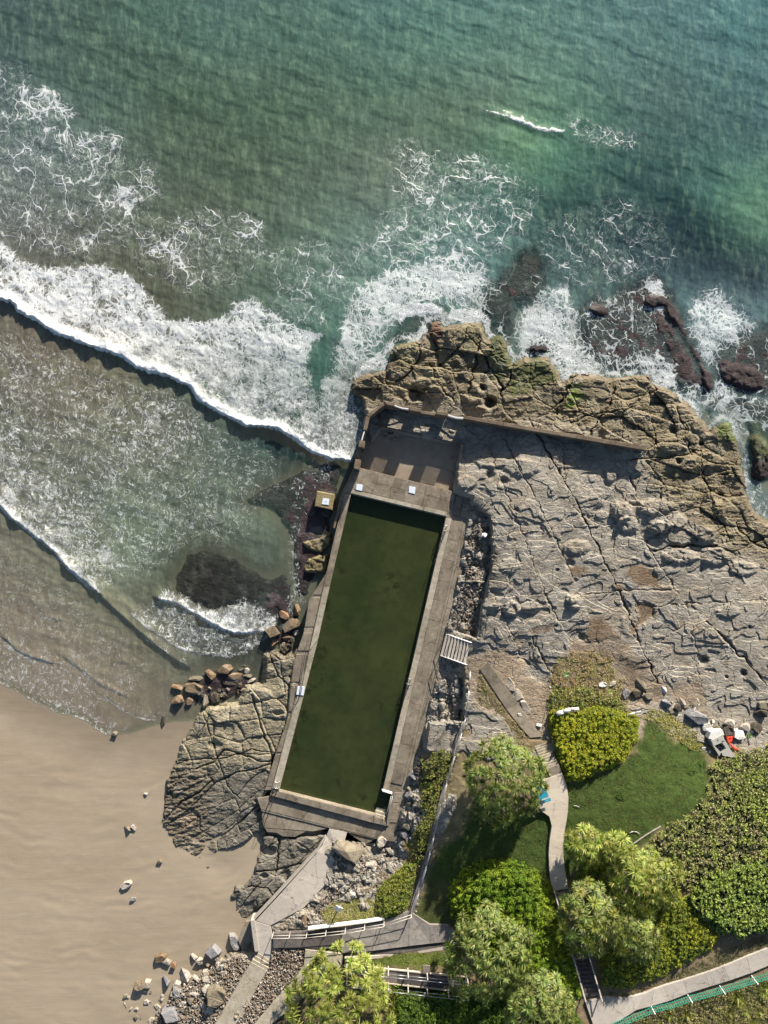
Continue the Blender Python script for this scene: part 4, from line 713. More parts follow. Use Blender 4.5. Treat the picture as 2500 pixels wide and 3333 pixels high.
# ================================================================ POOL
M_deck = m_concrete("weathered_concrete", (.225, .195, .155), (.10, .082, .058), .65)
M_deck2 = m_concrete("pale_coping_concrete", (.33, .30, .245), (.20, .17, .10), .4)
M_path = m_concrete("path_concrete", (.39, .36, .325), (.31, .28, .25), .35, .08)
M_path2 = m_concrete("warm_path_concrete", (.52, .46, .385), (.44, .38, .31), .3, .06)
M_dark = m_concrete("dark_concrete", (.105, .095, .09), (.07, .06, .055), .4)
M_wall = m_concrete("rough_seawall_concrete", (.17, .135, .10), (.085, .065, .045), .6)
M_white = m_plain("white_paint", (.78, .78, .80), .5, .06)
M_grey = m_plain("galvanised_metal", (.42, .43, .45), .4, .1, metal=.6)
M_steel = m_plain("bright_steel", (.7, .7, .72), .3, .05, metal=.8)
M_timber = m_plain("weathered_timber", (.20, .17, .15), .85, .3, 4)
M_timberd = m_plain("dark_timber", (.085, .075, .075), .85, .3, 4)
DZ = 1.8; PW = 1.12
pool = empty("swimming_pool", P(1180, 2130, DZ - .2), "long rectangular ocean pool of murky green water with concrete surrounds", "swimming pool")
def base(pts, z, bottom=-1.0, name="deck_base", mat=None):
    bm = bmesh.new(); prism(bm, [WX(a, b, z) for a, b in pts], bottom, z); return bmobj(name, bm, mat or M_deck, pool)
base([(1172, 1522), (1486, 1602), (1470, 1680), (1452, 1684), (1142, 1609), (1120, 1602), (1150, 1545)], DZ - .08)
base([(1451, 1683), (1470, 1680), (1484, 1602), (1546, 1616), (1528, 1700), (1510, 1800), (1490, 1920), (1468, 2060), (1448, 2150), (1396, 2350), (1374, 2430), (1346, 2530), (1322, 2600), (1300, 2660), (1290, 2740), (1240, 2735), (1262, 2690), (1277, 2585), (1246, 2572)], DZ - .08)
base([(1142, 1609), (1073, 1908), (1035, 2081), (908, 2574), (882, 2582), (985, 2180), (1006, 2119), (1052, 1910), (1122, 1606)], DZ - .06, -1.0, "pool_wall")
base([(1079, 1810), (1100, 1706), (1106, 1700), (1052, 1912), (1006, 2120), (985, 2190), (886, 2570), (862, 2572), (898, 2450), (938, 2330), (946, 2230), (958, 2150), (966, 2124), (989, 2057), (1006, 1956), (1016, 1937), (1068, 1856)], DZ - .22)
base([(908, 2575), (1215, 2652), (1251, 2668), (1258, 2690), (880, 2592), (882, 2578)], DZ - .06, -1, "pool_wall")
base([(838, 2600), (880, 2592), (1258, 2690), (1290, 2700), (1286, 2738), (1222, 2730), (1095, 2700), (852, 2640)], DZ - .30, .2)
base([(852, 2641), (1095, 2701), (1222, 2731), (1190, 2748), (1129, 2709), (1074, 2697), (1064, 2700), (1000, 2704), (960, 2724), (920, 2722), (900, 2710), (870, 2708), (858, 2690), (853, 2665)], DZ - .42, .2)
# floor of the pool and the submerged steps
bm = bmesh.new(); prism(bm, [WX(a, b, DZ) for a, b in ((1135, 1600), (1460, 1680), (1240, 2690), (900, 2590))], -.6, -.3); bmobj("pool_floor", bm, M_deck, pool)
steps_z = [.55, .80, 1.0, 1.17, 1.34, 1.5]
ly = [(1242, 2578), (1234, 2600), (1230, 2613), (1226, 2627), (1223, 2638), (1219, 2648), (1216, 2655)]; ry = [(1277, 2586), (1270, 2608), (1266, 2622), (1261, 2636), (1258, 2647), (1254, 2658), (1251, 2667)]
for i in range(6): pslab("pool_step", [ly[i], ry[i], ry[i + 1], ly[i + 1]], steps_z[i], .5, M_deck2, pool, .02)
pslab("pool_step", [(1212, 2578), (1243, 2578), (1217, 2655), (1190, 2648)], .45, .4, M_deck2, pool, .02)
# coping along the four sides, in lengths
def strip(name, a0, a1, b0, b1, n, z, th, mat, gap=.06, jit=.0):
    """n slabs between the line a0-a1 and the line b0-b1 (photograph pixels)"""
    for i in range(n):
        t0 = (i + gap * .5 * (n > 1)) / n; t1 = (i + 1 - gap * .5 * (n > 1)) / n
        L = lambda p, q, t: (p[0] + (q[0] - p[0]) * t, p[1] + (q[1] - p[1]) * t)
        pslab(name, [L(a0, a1, t0), L(b0, b1, t0), L(b0, b1, t1), L(a0, a1, t1)], z + random.uniform(-jit, jit), th, mat, pool)
strip("coping", (1142, 1611), (1073, 1908), (1128, 1609), (1054, 1908), 6, DZ, .12, M_deck, .01)
strip("coping", (1073, 1909), (1035, 2081), (1054, 1909), (1007, 2118), 3, DZ + .02, .12, M_deck2, .006)
strip("coping", (1035, 2083), (909, 2572), (1007, 2120), (886, 2566), 7, DZ + .02, .12, M_deck2, .006)
strip("coping", (1452, 1686), (1246, 2572), (1471, 1690), (1266, 2572), 12, DZ + .02, .14, M_deck2, .006)
strip("coping", (1142, 1605), (1454, 1680), (1148, 1594), (1458, 1668), 8, DZ + .01, .14, M_deck2, .008)
strip("coping", (909, 2577), (1214, 2654), (884, 2590), (1216, 2679), 8, DZ + .02, .14, M_deck, .006)
pslab("coping", [(1216, 2656), (1250, 2668), (1257, 2688), (1218, 2679)], DZ + .02, .12, M_deck, pool)
# rough lower ledge outside the left coping
for a, b in (((1097, 1720), (1079, 1800)), ((1066, 1860), (1018, 1936)), ((1014, 1945), (992, 2040)), ((988, 2060), (968, 2118)), ((964, 2130), (948, 2220)), ((946, 2230), (940, 2320)), ((936, 2335), (900, 2448)), ((897, 2455), (866, 2560))):
    def inn(y): return 1142 - (y - 1611) * .2327 - 20 if y < 1908 else (1054 - (y - 1909) * .2249 if y < 2120 else 1007 - (y - 2120) * .2713)
    pslab("ledge_slab", [(inn(a[1]) - 2, a[1]), (a[0], a[1]), (b[0], b[1]), (inn(b[1]) - 2, b[1])], DZ - .17 + random.uniform(-.03, .03), .2, M_deck, pool, .03)
# deck slabs down the right side: two columns with a gutter between them
ux, uy = -.2266, .974; qx, qy = .974, .2266
def RP(s_, d_): return (1450 + ux * s_ + qx * d_, 1684 + uy * s_ + qy * d_)
s_ = 4
k = 0
while s_ < 1000:
    L_ = 68 + (k * 37 % 11) - 5
    if s_ < 880: pslab("concrete_slab", [RP(s_, 22.5), RP(s_, 60), RP(s_ + L_ - 1.2, 60), RP(s_ + L_ - 1.2, 22.5)], DZ + random.uniform(-.008, .008), .12, M_deck, pool)
    outer = 92 if s_ < 700 else 92 - (s_ - 700) * .055
    if s_ < 980: pslab("concrete_slab", [RP(s_ + 18, 70), RP(s_ + 18, outer), RP(s_ + 18 + L_ - 1.2, outer - 1), RP(s_ + 18 + L_ - 1.2, 70)], DZ + random.uniform(-.008, .008), .12, M_deck, pool)
    s_ += L_; k += 1
pslab("gutter", [RP(0, 60.8), RP(0, 69.2), RP(960, 69.2), RP(960, 60.8)], DZ - .03, .1, M_deck, pool, 0)
pslab("concrete_slab", [(1488, 1603), (1512, 1609), (1494, 1678), (1474, 1674)], DZ, .12, M_deck, pool)
pslab("concrete_slab", [(1515, 1610), (1545, 1617), (1530, 1690), (1498, 1682)], DZ, .12, M_deck, pool)
# end deck between the pool and the walled basin: cracked irregular slabs
tl, tr, bl, br_ = (1173, 1524), (1484, 1602), (1150, 1592), (1460, 1667)
def Q(u, w_): return (tl[0] + (tr[0] - tl[0]) * u + (bl[0] - tl[0]) * w_, tl[1] + (tr[1] - tl[1]) * u + (bl[1] - tl[1]) * w_)
us = [0, .20, .36, .52, .70, .86, 1]; random.seed(21)
pts = [[Q(u + (random.uniform(-.02, .02) if 0 < u < 1 else 0), w_ + (random.uniform(-.07, .07) if w_ == .5 else 0)) for u in us] for w_ in (0, .5, 1)]
for j in range(2):
    for i in range(6):
        p = [pts[j][i], pts[j][i + 1], pts[j + 1][i + 1], pts[j + 1][i]]; cx = sum(a[0] for a in p) / 4; cy = sum(a[1] for a in p) / 4
        pslab("concrete_slab", [(a + (cx - a) * .012, b + (cy - b) * .02) for a, b in p], DZ + random.uniform(-.012, .012), .12, M_deck, pool)
pslab("concrete_slab", [(1124, 1604), (1148, 1550), (1168, 1530), (1148, 1590)], DZ, .12, M_deck, pool)
# lower step and terrace at the near end
def seg(a0, a1, b0, b1, ts, z, mat=M_deck):
    for t0, t1 in zip(ts[:-1], ts[1:]):
        L = lambda p, q, t: (p[0] + (q[0] - p[0]) * t, p[1] + (q[1] - p[1]) * t)
        pslab("concrete_slab", [L(a0, a1, t0 + .003), L(b0, b1, t0 + .003), L(b0, b1, t1 - .003), L(a0, a1, t1 - .003)], z + random.uniform(-.008, .008), .1, mat, pool)
seg((880, 2594), (1258, 2692), (850, 2634), (1222, 2727), [0, .20, .36, .52, .68, .84, 1], DZ - .27)
seg((852, 2641), (1072, 2696), (862, 2694), (1020, 2706), [0, .22, .48, .75, 1], DZ - .39)
pslab("concrete_slab", [(1262, 2690), (1290, 2702), (1286, 2737), (1226, 2728)], DZ - .26, .1, M_deck, pool)
pslab("concrete_slab", [(1270, 2600), (1282, 2604), (1266, 2690), (1258, 2686)], DZ, .2, M_deck, pool)
for (a, b, c_) in ((1292, 2606, 0), (1287, 2640, 0), (1280, 2672, 0)):
    pslab("concrete_slab", [(a - 8, b - 26), (a + 20, b - 26), (a + 10, b + 5), (a - 14, b + 5)], DZ - .02, .1, M_deck, pool)
# white board over the steps, diagonal kerb
pslab("step_board", [(1243, 2569), (1277, 2579), (1276, 2586), (1244, 2576)], DZ + .12, .12, M_white, pool)
# handrails of the pool steps
for dx in (0, 5):
    tubeobj("handrail", [P(1273 + dx, 2590, DZ), P(1273 + dx, 2592, DZ + .8), P(1252 + dx, 2676, DZ + .75), P(1251 + dx, 2680, DZ)], .03, M_grey, pool)
for x_, y_ in ((905, 2541), (901, 2559), (1451, 1710), (1447, 1727), (1335, 2206), (1330, 2223)):
    a = P(x_ - 6, y_, DZ); b = P(x_ + 5, y_ + 1, DZ); tubeobj("ladder_rail", [a, a + Vector((0, 0, .35)), (a + b) / 2 + Vector((0, 0, .5)), b + Vector((0, 0, .35)), b], .035, M_steel, pool)

# pool water
mw = NT("green_pool_water"); v = mw.wpos(); a = mw.noise(.22, 4, v, .6).outputs[0]; b = mw.noise(1.4, 5, v, .7).outputs[0]
c = mw.mix(mw.ramp(a, .35, .7), (.025, .037, .014), (.048, .058, .020))
edge = mw.n('SeparateColor', {0: mw.attr('msk').outputs['Color']}).outputs[0]
alg = mw.math('MULTIPLY', mw.ramp(b, .47, .58), edge); c = mw.mix(mw.math('MULTIPLY', alg, .75), c, (.006, .010, .005))
hz = mw.n('HueSaturation', {'Color': c, 'Value': mw.math('ADD', .85, mw.math('MULTIPLY', mw.noise(26, 2, v).outputs[0], .3))}).outputs[0]
bn = mw.n('Bump', {'Strength': .12, 'Distance': .02, 'Height': mw.noise(5, 3, v).outputs[0]})
pb = mw.n('BsdfPrincipled', {'Base Color': hz, 'Roughness': .08, 'IOR': 1.33}); mw.t.links.new(bn.outputs[0], pb.inputs['Normal'])
tb = mw.n('BsdfTransparent', {0: (.5, .62, .38)}); mx = mw.n('MixShader', {0: .80, 1: tb.outputs[0], 2: pb.outputs[0]}); mw.t.links.new(mx.outputs[0], mw.out.inputs[0])
PP = [(1138, 1606), (1458, 1684), (1248, 2572), (1280, 2584), (1252, 2672), (1214, 2658), (902, 2580)]
X, Y = np.meshgrid(np.arange(895, 1470, 5.), np.arange(1600, 2690, 5.)); E = sdf(X, Y, PP)
spots = [(1035, 2180, 28), (1050, 2120, 24), (1075, 2020, 16), (1010, 2240, 24), (960, 2420, 22), (1280, 1905, 34), (1180, 2590, 16), (960, 2550, 14), (1100, 2550, 10), (1060, 1970, 14), (990, 2330, 18), (1110, 1860, 10), (1300, 2450, 8), (1240, 2300, 10), (1000, 2400, 12), (930, 2500, 14)]
mk = np.zeros_like(X)
for sx, sy, sr in spots: mk = np.maximum(mk, np.exp(-((X - sx) ** 2 + ((Y - sy) * .6) ** 2) / sr ** 2))
mk = np.maximum(mk, .25)
pwat = sheet("pool_water", X, Y, np.full_like(X, PW), E < 6, {'msk': np.stack([mk] * 3, -1)}, mw.m); tag(pwat, kind='structure')

# ---------------------------------------------------------------- seawall round the small basin
sw = empty("seawall", P(1400, 1345, 1.3), "tall rough concrete seawall with square piers round the small basin, running out over the rocks", "seawall")
def wpiece(name, pts, z, bottom=.0, mat=None): return pslab(name, pts, z, z - bottom, mat or M_wall, sw, .03)
TOP = 3.85
wpiece("wall_section", [(1191, 1355), (1204, 1357), (1194, 1400), (1182, 1398)], TOP)
wpiece("wall_section", [(1193, 1350), (1226, 1326), (1231, 1334), (1204, 1358)], TOP)
wpiece("wall_section", [(1226, 1326), (1250, 1305), (1258, 1314), (1231, 1334)], TOP - .02)
wpiece("pier", [(1250, 1305), (1284, 1311), (1284, 1322), (1257, 1317)], TOP + .05)
wpiece("pier", [(1333, 1322), (1372, 1330), (1369, 1342), (1332, 1335)], TOP + .05)
wpiece("wall_section", [(1370, 1336), (1420, 1343), (1418, 1353), (1369, 1346)], 2.85, 2.15); wpiece("wall_section", [(1370, 1336), (1420, 1343), (1418, 1353), (1369, 1346)], 1.78)
wpiece("pier", [(1422, 1337), (1459, 1343), (1457, 1354), (1420, 1348)], TOP + .05)
long_ = [((1510, 1352), (1508, 1363)), ((1640, 1374), (1637, 1386)), ((1760, 1395), (1756, 1407)), ((1880, 1415), (1876, 1427)), ((1990, 1433), (1986, 1446)), ((2106, 1452), (2102, 1466))]
for (a, b), (c_, d_) in zip(long_[:-1], long_[1:]):
    wpiece("wall_section", [a, (c_[0] - .6, c_[1]), (d_[0] - .6, d_[1]), b], 3.4, .4)
wpiece("pier", [(1170, 1432), (1188, 1436), (1184, 1458), (1166, 1453)], TOP + .05)
wpiece("pier", [(1156, 1494), (1174, 1497), (1169, 1529), (1151, 1524)], TOP - .1)
wpiece("wall_section", [(1168, 1455), (1180, 1458), (1170, 1494), (1157, 1492)], TOP - 1.3)
wpiece("wall_section", [(1181, 1400), (1193, 1402), (1186, 1434), (1172, 1431)], TOP - 1.2)
wpiece("beam", [(1285, 1314), (1333, 1324), (1331, 1336), (1284, 1324)], 2.85, 2.15); wpiece("wall_section", [(1285, 1314), (1333, 1324), (1331, 1336), (1284, 1324)], 1.78)
wpiece("beam", [(1459, 1346), (1509, 1355), (1507, 1364), (1457, 1355)], 2.85, 2.15); wpiece("wall_section", [(1459, 1346), (1509, 1355), (1507, 1364), (1457, 1355)], 1.78)
wpiece("wall_section", [(1150, 1526), (1162, 1530), (1124, 1602), (1090, 1720), (1084, 1718), (1108, 1612)], DZ - .1, -.9)
for (a, b, n) in (((1285, 1319), (1332, 1331), 15), ((1459, 1350), (1508, 1360), 15), ((1187, 1402), (1178, 1432), 9)):
    fr = []
    for i in range(n + 1):
        t = i / n; bow = math.sin(t * math.pi) * 2.6
        x_ = a[0] + (b[0] - a[0]) * t - bow * .2; y_ = a[1] + (b[1] - a[1]) * t + bow * (1 if n > 10 else 0)
        p = P(x_, y_, TOP - .1); fr.append(p)
        bm = bmesh.new(); beam(bm, p + Vector((0, .04, 0)), p + Vector((0, -.06, 0)), .03, .95); bmobj("screen_bar", bm, M_white, sw)
    bm = bmesh.new()
    for p, q_ in zip(fr[:-1], fr[1:]): beam(bm, p + Vector((0, 0, .02)), q_ + Vector((0, 0, .02)), .10, .05)
    bmobj("screen_rail", bm, M_white, sw)
# basin: sand floor, low side wall, ledge
X, Y = np.meshgrid(np.arange(1150, 1520, 4.), np.arange(1360, 1620, 4.)); BAS = [(1200, 1372), (1506, 1440), (1488, 1612), (1160, 1530), (1168, 1480)]
E = sdf(X, Y, BAS); Z = .95 + .04 * fbm(X / 60., Y / 40., 3, 601) - .08 * sstep(1, 0, np.abs(X * .24 + 0 - Y + 1180 + 20 * gn(X / 60., Y / 60., 5)) / 6)
mb = NT("basin_sand"); v = mb.wpos(); a = mb.noise(.6, 4, v).outputs[0]; b = mb.noise(1.5, 5, mb.mapping(v, (0, 0, 0), (1, 1.6, 1)), .7).outputs[0]
sel = mb.n('SeparateColor', {0: mb.attr('msk').outputs['Color']}).outputs[0]
c = mb.mix(mb.ramp(a, .3, .7), (.20, .165, .125), (.27, .225, .175)); c = mb.mix(mb.math('MULTIPLY', mb.ramp(b, .48, .54), sel), c, (.015, .015, .014))
mb.bsdf(c, .8, mb.noise(9, 3, v).outputs[0], .4, .03, .3)
mk = np.exp(-(((X - 1275) / 30) ** 2 + ((Y - 1415) / 16) ** 2)); mk = np.maximum(mk, .9 * np.exp(-(((X - 1315) / 30) ** 2 + ((Y - 1411) / 6) ** 2)))
for sx, sy in ((1338, 1460), (1400, 1460), (1475, 1490), (1350, 1423)): mk = np.maximum(mk, .8 * np.exp(-(((X - sx) / 7) ** 2 + ((Y - sy) / 5) ** 2)))
bs_ = sheet("basin_sand", X, Y, Z, E < 2, {'msk': np.stack([mk] * 3, -1)}, mb.m); tag(bs_, kind='structure')
bw = empty("basin_kerb", P(1495, 1520, 1), "low concrete kerb along the right and upper edges of the small basin", "kerb")
pslab("kerb_length", [(1500, 1446), (1510, 1449), (1492, 1602), (1480, 1598)], 1.75, 1.2, M_deck, bw)
pslab("kerb_length", [(1212, 1378), (1500, 1445), (1499, 1449), (1211, 1382)], 1.45, .7, M_wall, bw)

# concrete plinth standing in the sea
pl = empty("sea_plinth", P(1055, 1630, 0), "square concrete block standing in the sea beside the pool, with a white plate on top", "plinth")
pslab("block", [(1031, 1597), (1089, 1608), (1081, 1661), (1023, 1648)], 1.15, 2.0, m_plain("barnacled_concrete", (.23, .19, .10), .9, .45, 5, .05), pl, .1)
def plate(nm, pts, z, par=None, lab=None, cat='plate'):
    o = pslab(nm, pts, z, .05, m_bl, par)
    if lab: tag(o, lab, cat)
    return o
m_bl = m_plain("pale_blue_white_paint", (.62, .68, .78), .5, .05)
plate("top_plate", [(1051, 1621), (1072, 1624), (1070, 1644), (1047, 1641)], 1.21, pl)
bm = bmesh.new(); tube(bm, P(1061, 1633, 1.2), P(1061, 1633, 1.225), .05, 10); bmobj("bolt_hole", bm, m_plain("black_hole", (.01, .01, .01)), pl)
plate("cover_plate", [(1161, 1575), (1181, 1578), (1178, 1598), (1158, 1594)], DZ + .07, None, "square white cover plate at the left end of the cracked end deck", "cover plate")
plate("cover_plate", [(1332, 1582), (1353, 1586), (1350, 1608), (1330, 1603)], DZ + .07, None, "square white cover plate in the middle of the cracked end deck", "cover plate")
plate("cover_plate", [(969, 2234), (993, 2235), (988, 2264), (964, 2261)], DZ + .09, None, "pale blue square cover plate on the long left coping", "cover plate")

# slatted aluminium steps from the deck to the rock ledge
ss = empty("slatted_steps", P(1485, 2110, 1.8), "slatted metal steps with pale side rails climbing from the pool deck to the rock ledge", "steps")
A0, A1, B0, B1_ = (1452, 2064), (1534, 2092), (1434, 2134), (1519, 2164)
for i in range(8):
    t = (i + .3) / 8; x0 = A0[0] + (A1[0] - A0[0]) * t; y0 = A0[1] + (A1[1] - A0[1]) * t; x1 = B0[0] + (B1_[0] - B0[0]) * t; y1 = B0[1] + (B1_[1] - B0[1]) * t
    zz = 2.0 + 1.5 * t; bm = bmesh.new(); beam(bm, P(x0, y0, zz), P(x1, y1, zz), .26, .045); bmobj("tread", bm, M_path, ss)
for a, b in ((A0, A1), (B0, B1_)):
    bm = bmesh.new(); beam(bm, P(*a, 2.0), P(*b, 3.6), .07, .2); bmobj("stringer", bm, M_white, ss)
    pa, pb_ = P(*a, 2.9), P(*b, 4.4)
    tubeobj("handrail", [P(*a, 1.9), pa, pb_, P(*b, 3.4)], .035, M_white, ss)
    for t in (.33, .66): q = pa.lerp(pb_, t); tubeobj("post", [q, q - Vector((0, 0, .95))], .025, M_white, ss)

# ---------------------------------------------------------------- paths
def slabs(name, lab, cat, cuts, mat, th=.25, z=None, part="path_slab", lift=.16, kind=None):
    """cuts: list of (left px, right px) cross lines, a slab between each pair, following the ground"""
    e = empty(name, P(*cuts[0][0], gz(*map(float, cuts[0][0]))), lab, cat)
    for i in range(len(cuts) - 1):
        (a, b), (c_, d_) = cuts[i][:2], cuts[i + 1][:2]
        zz = [gz(float(q[0]), float(q[1])) + lift for q in (a, b, d_, c_)] if z is None else [z[i], z[i], z[i + 1], z[i + 1]]
        f = .008; mx_ = ((a[0] + b[0] + c_[0] + d_[0]) / 4, (a[1] + b[1] + c_[1] + d_[1]) / 4)
        pslab(part, [(q[0] + (mx_[0] - q[0]) * f, q[1] + (mx_[1] - q[1]) * f) for q in (a, b, d_, c_)], zz, th, mat, e)
    return e
slabs("footpath", "narrow concrete footpath crossing dry grass from the rock ledge to the concrete steps", "path", [((1562, 2178), (1590, 2154)), ((1600, 2236), (1634, 2216)), ((1648, 2308), (1688, 2290)), ((1690, 2362), (1724, 2342)), ((1726, 2402), (1764, 2398))], M_deck, lift=.15)
st = empty("concrete_steps", P(1780, 2470, 4.4), "flight of concrete steps beside the bright yellow-green bush", "steps")
for i in range(9):
    t0, t1 = i / 9, (i + 1) / 9
    a = (1740 + 34 * t0, 2430 + 74 * t0); b = (1784 + 34 * t0, 2414 + 74 * t0); c_ = (1784 + 34 * t1, 2414 + 74 * t1); d_ = (1740 + 34 * t1, 2430 + 74 * t1)
    pslab("step", [a, b, c_, d_], 4.45 + .11 * i, .6, M_deck2, st, .02)
pslab("landing", [(1774, 2504), (1818, 2488), (1830, 2513), (1788, 2530)], 5.45, .6, M_deck, st, .02)
slabs("curved_path", "smooth pale curving concrete path beside the lawn, between concrete steps and timber stairs", "path",
      [((1750, 2548), (1830, 2514)), ((1746, 2580), (1845, 2558)), ((1750, 2620), (1851, 2600)), ((1764, 2642), (1849, 2640)), ((1788, 2658), (1845, 2668)), ((1796, 2690), (1839, 2700)), ((1789, 2735), (1834, 2745)), ((1786, 2780), (1834, 2790)), ((1788, 2830), (1839, 2828)), ((1792, 2868), (1845, 2862)), ((1802, 2900), (1850, 2893))], M_path2, .7, [5.5, 5.5, 5.5, 5.52, 5.55, 5.6, 5.62, 5.65, 5.68, 5.72, 5.75])
ts = empty("timber_stairs", P(1850, 3050, 6.5), "long dark timber stairs with side rails climbing through the dense green scrub", "stairs")
N = 24
for i in range(N):
    t = i / (N - 1); y_ = 2908 + (3236 - 2908) * t; xl = 1806 + (1900 - 1806) * t; xr = 1852 + (1952 - 1852) * t; zz = 5.85 + 2.5 * t
    bm = bmesh.new(); beam(bm, P(xl + 1, y_ + 3, zz), P(xr, y_ - 1, zz), .30, .06); bmobj("tread", bm, M_timberd if i > 8 else M_timber, ts)
for (x0, x1, nm) in ((1804, 1900, 0), (1854, 1954, 1)):
    bm = bmesh.new(); beam(bm, P(x0, 2898, 5.8), P(x1, 3240, 8.4), .08, .28); bmobj("stringer", bm, M_timber, ts)
    pts = [P(x0, 2898, 6.8), P(x1 + 8, 3262, 9.35)]
    bm = bmesh.new(); beam(bm, pts[0], pts[1], .12, .06); bmobj("handrail", bm, m_h if nm else (m_h := m_plain("sunbleached_timber", (.42, .38, .34), .8, .2, 4)), ts)
    for k_ in range(8):
        t = k_ / 7; q = pts[0].lerp(pts[1], t); bm = bmesh.new(); beam(bm, q - Vector((0, .05, 0)), q + Vector((0, .05, 0)), .09, 1.15); bmobj("post", bm, M_timber, ts)
C3 = [((1905, 3262), (1965, 3246)), ((1932, 3340), (2036, 3250)), ((1990, 3340), (2066, 3242)), ((2072, 3288), (2104, 3232)), ((2118, 3276), (2130, 3220)), ((2180, 3258), (2158, 3210)), ((2240, 3234), (2224, 3190)), ((2310, 3212), (2294, 3168)), ((2375, 3192), (2355, 3146)), ((2444, 3168), (2430, 3114)), ((2510, 3140), (2500, 3086)), ((2590, 3105), (2580, 3050))]
slabs("upper_path", "grey concrete slab path across the bottom right corner", "path", C3, M_path, .5, lift=.3)
# ramp from the end of the pool to the lower landing
rp = slabs("boat_ramp", "wide smooth pale concrete ramp leading from the pool deck down to the landing", "ramp", [((1062, 2722), (1120, 2722)), ((1048, 2752), (1096, 2768)), ((1034, 2770), (1080, 2786)), ((1033, 2771), (1107, 2824)), ((960, 2856), (1048, 2892)), ((905, 2918), (988, 2956)), ((832, 2997), (880, 3013))], M_path, .9, [1.5, 1.75, 1.95, 1.97, 2.35, 2.6, 2.85])
pslab("path_slab", [(1072, 2697), (1130, 2709), (1122, 2738), (1096, 2766), (1062, 2723)], [1.5, 1.5, 1.6, 1.82, 1.5], .5, M_path, rp)
bm = bmesh.new(); beam(bm, P(1060, 2722, 1.75), P(1030, 2772, 2.1), .14, .6); beam(bm, P(1030, 2772, 2.1), P(900, 2915, 2.75), .14, .8); beam(bm, P(900, 2915, 2.75), P(828, 2992, 3.0), .14, .8); bmobj("ramp_kerb", bm, M_path, rp)
ld = slabs("landing", "small concrete landing with a raised side wall where the ramp meets the lower paths", "landing", [((831, 2999), (880, 3014)), ((838, 3050), (885, 3040)), ((842, 3096), (889, 3088)), ((838, 3102), (880, 3126))], M_path, .8, [2.86, 2.88, 2.9, 2.9])
bm = bmesh.new(); beam(bm, P(822, 2996, 3.15), P(836, 3097, 3.2), .42, 1.4); bmobj("side_wall", bm, M_path, ld)
pslab("lower_bay", [(800, 3000), (816, 2998), (832, 3096), (790, 3100), (775, 3060)], 1.7, .4, M_deck, ld)
ls = empty("beach_steps", P(855, 3130, 3), "short broad concrete steps below the landing, pale edged", "steps")
for i in range(3):
    o_ = i * 11; pslab("step", [(838 - o_ * .7, 3100 + o_), (882 - o_ * .35, 3128 + o_), (878 - o_ * .35, 3140 + o_), (832 - o_ * .7, 3113 + o_)], 2.95 + .10 * i, .5, M_deck2, ls, .02)
slabs("lower_path", "sloping concrete path running off the bottom edge beside the rubble bank", "path", [((818, 3132), (870, 3160)), ((782, 3190), (838, 3212)), ((746, 3254), (808, 3268)), ((696, 3340), (764, 3340)), ((660, 3400), (730, 3400))], M_deck2, .4, [3.2, 3.3, 3.4, 3.5, 3.5])
slabs("asphalt_path", "dark grey path strip behind the wire railing", "path", [((889, 3040), (889, 3088)), ((985, 3034), (985, 3088)), ((1108, 3026), (1110, 3088))], M_dark, .4, lift=.30)
slabs("grey_path", "grey concrete path with long railing shadows ending against the green bush", "path", [((1110, 3024), (1112, 3104)), ((1230, 3004), (1210, 3096)), ((1334, 2966), (1330, 3080)), ((1400, 3010), (1400, 3072)), ((1458, 3010), (1455, 3066)), ((1482, 3030), (1484, 3062))], m_concrete("grey_path_concrete", (.22, .205, .19), (.14, .12, .11), .4), .4, lift=.34)
slabs("diagonal_path", "concrete path running down to the bottom edge between gravel and spiky tree", "path", [((993, 3090), (1116, 3106)), ((988, 3145), (1117, 3158)), ((950, 3200), (1040, 3205)), ((890, 3262), (960, 3270)), ((826, 3336), (882, 3336)), ((780, 3390), (830, 3400))], M_deck2, .5, lift=.34)
# kerbs and retaining walls
def wallrun(nm, lab, cat, pts, wd, zs, ht, mat, part="wall_length"):
    e = empty(nm, P(*pts[0], zs[0]), lab, cat)
    for (a, za), (b, zb_) in zip(zip(pts[:-1], zs[:-1]), zip(pts[1:], zs[1:])):
        bm = bmesh.new(); beam(bm, P(*a, za), P(*b, zb_), wd, ht); bmobj(part, bm, mat, e)
    return e
wallrun("white_kerb_wall", "bright white painted kerb wall between the weedy bank and the railing", "wall", [(1003, 3025), (1060, 3018), (1125, 3010), (1190, 3002), (1252, 2992)], .17, [3.85, 3.9, 3.95, 4.05, 4.1], .4, m_plain("white_wall_paint", (.85, .84, .80), .7, .04), "wall_length")
wallrun("drain_kerb", "pale concrete kerb along a dark drain below the grey path", "kerb", [(1122, 3124), (1200, 3118), (1293, 3108), (1380, 3096), (1480, 3082)], .3, [3.95, 4.1, 4.3, 4.5, 4.7], .7, M_path2)
slabs("drain", "dark damp drain channel beside the pale kerb", "drain", [((1120, 3108), (1122, 3118)), ((1300, 3086), (1300, 3102)), ((1484, 3064), (1484, 3078))], M_dark, .3, lift=.16)
FP = [(1512, 2360), (1500, 2378), (1478, 2450), (1452, 2540), (1432, 2625), (1410, 2712), (1386, 2810), (1362, 2890), (1338, 2965), (1326, 3010)]
wallrun("timber_capped_wall", "long grey weathered retaining wall capping between the scrubby slope and the grass", "retaining wall", FP, .42, [gz(float(a), float(b)) + .28 for a, b in FP], 1.2, m_plain("grey_capping", (.18, .165, .155), .9, .25, 3))
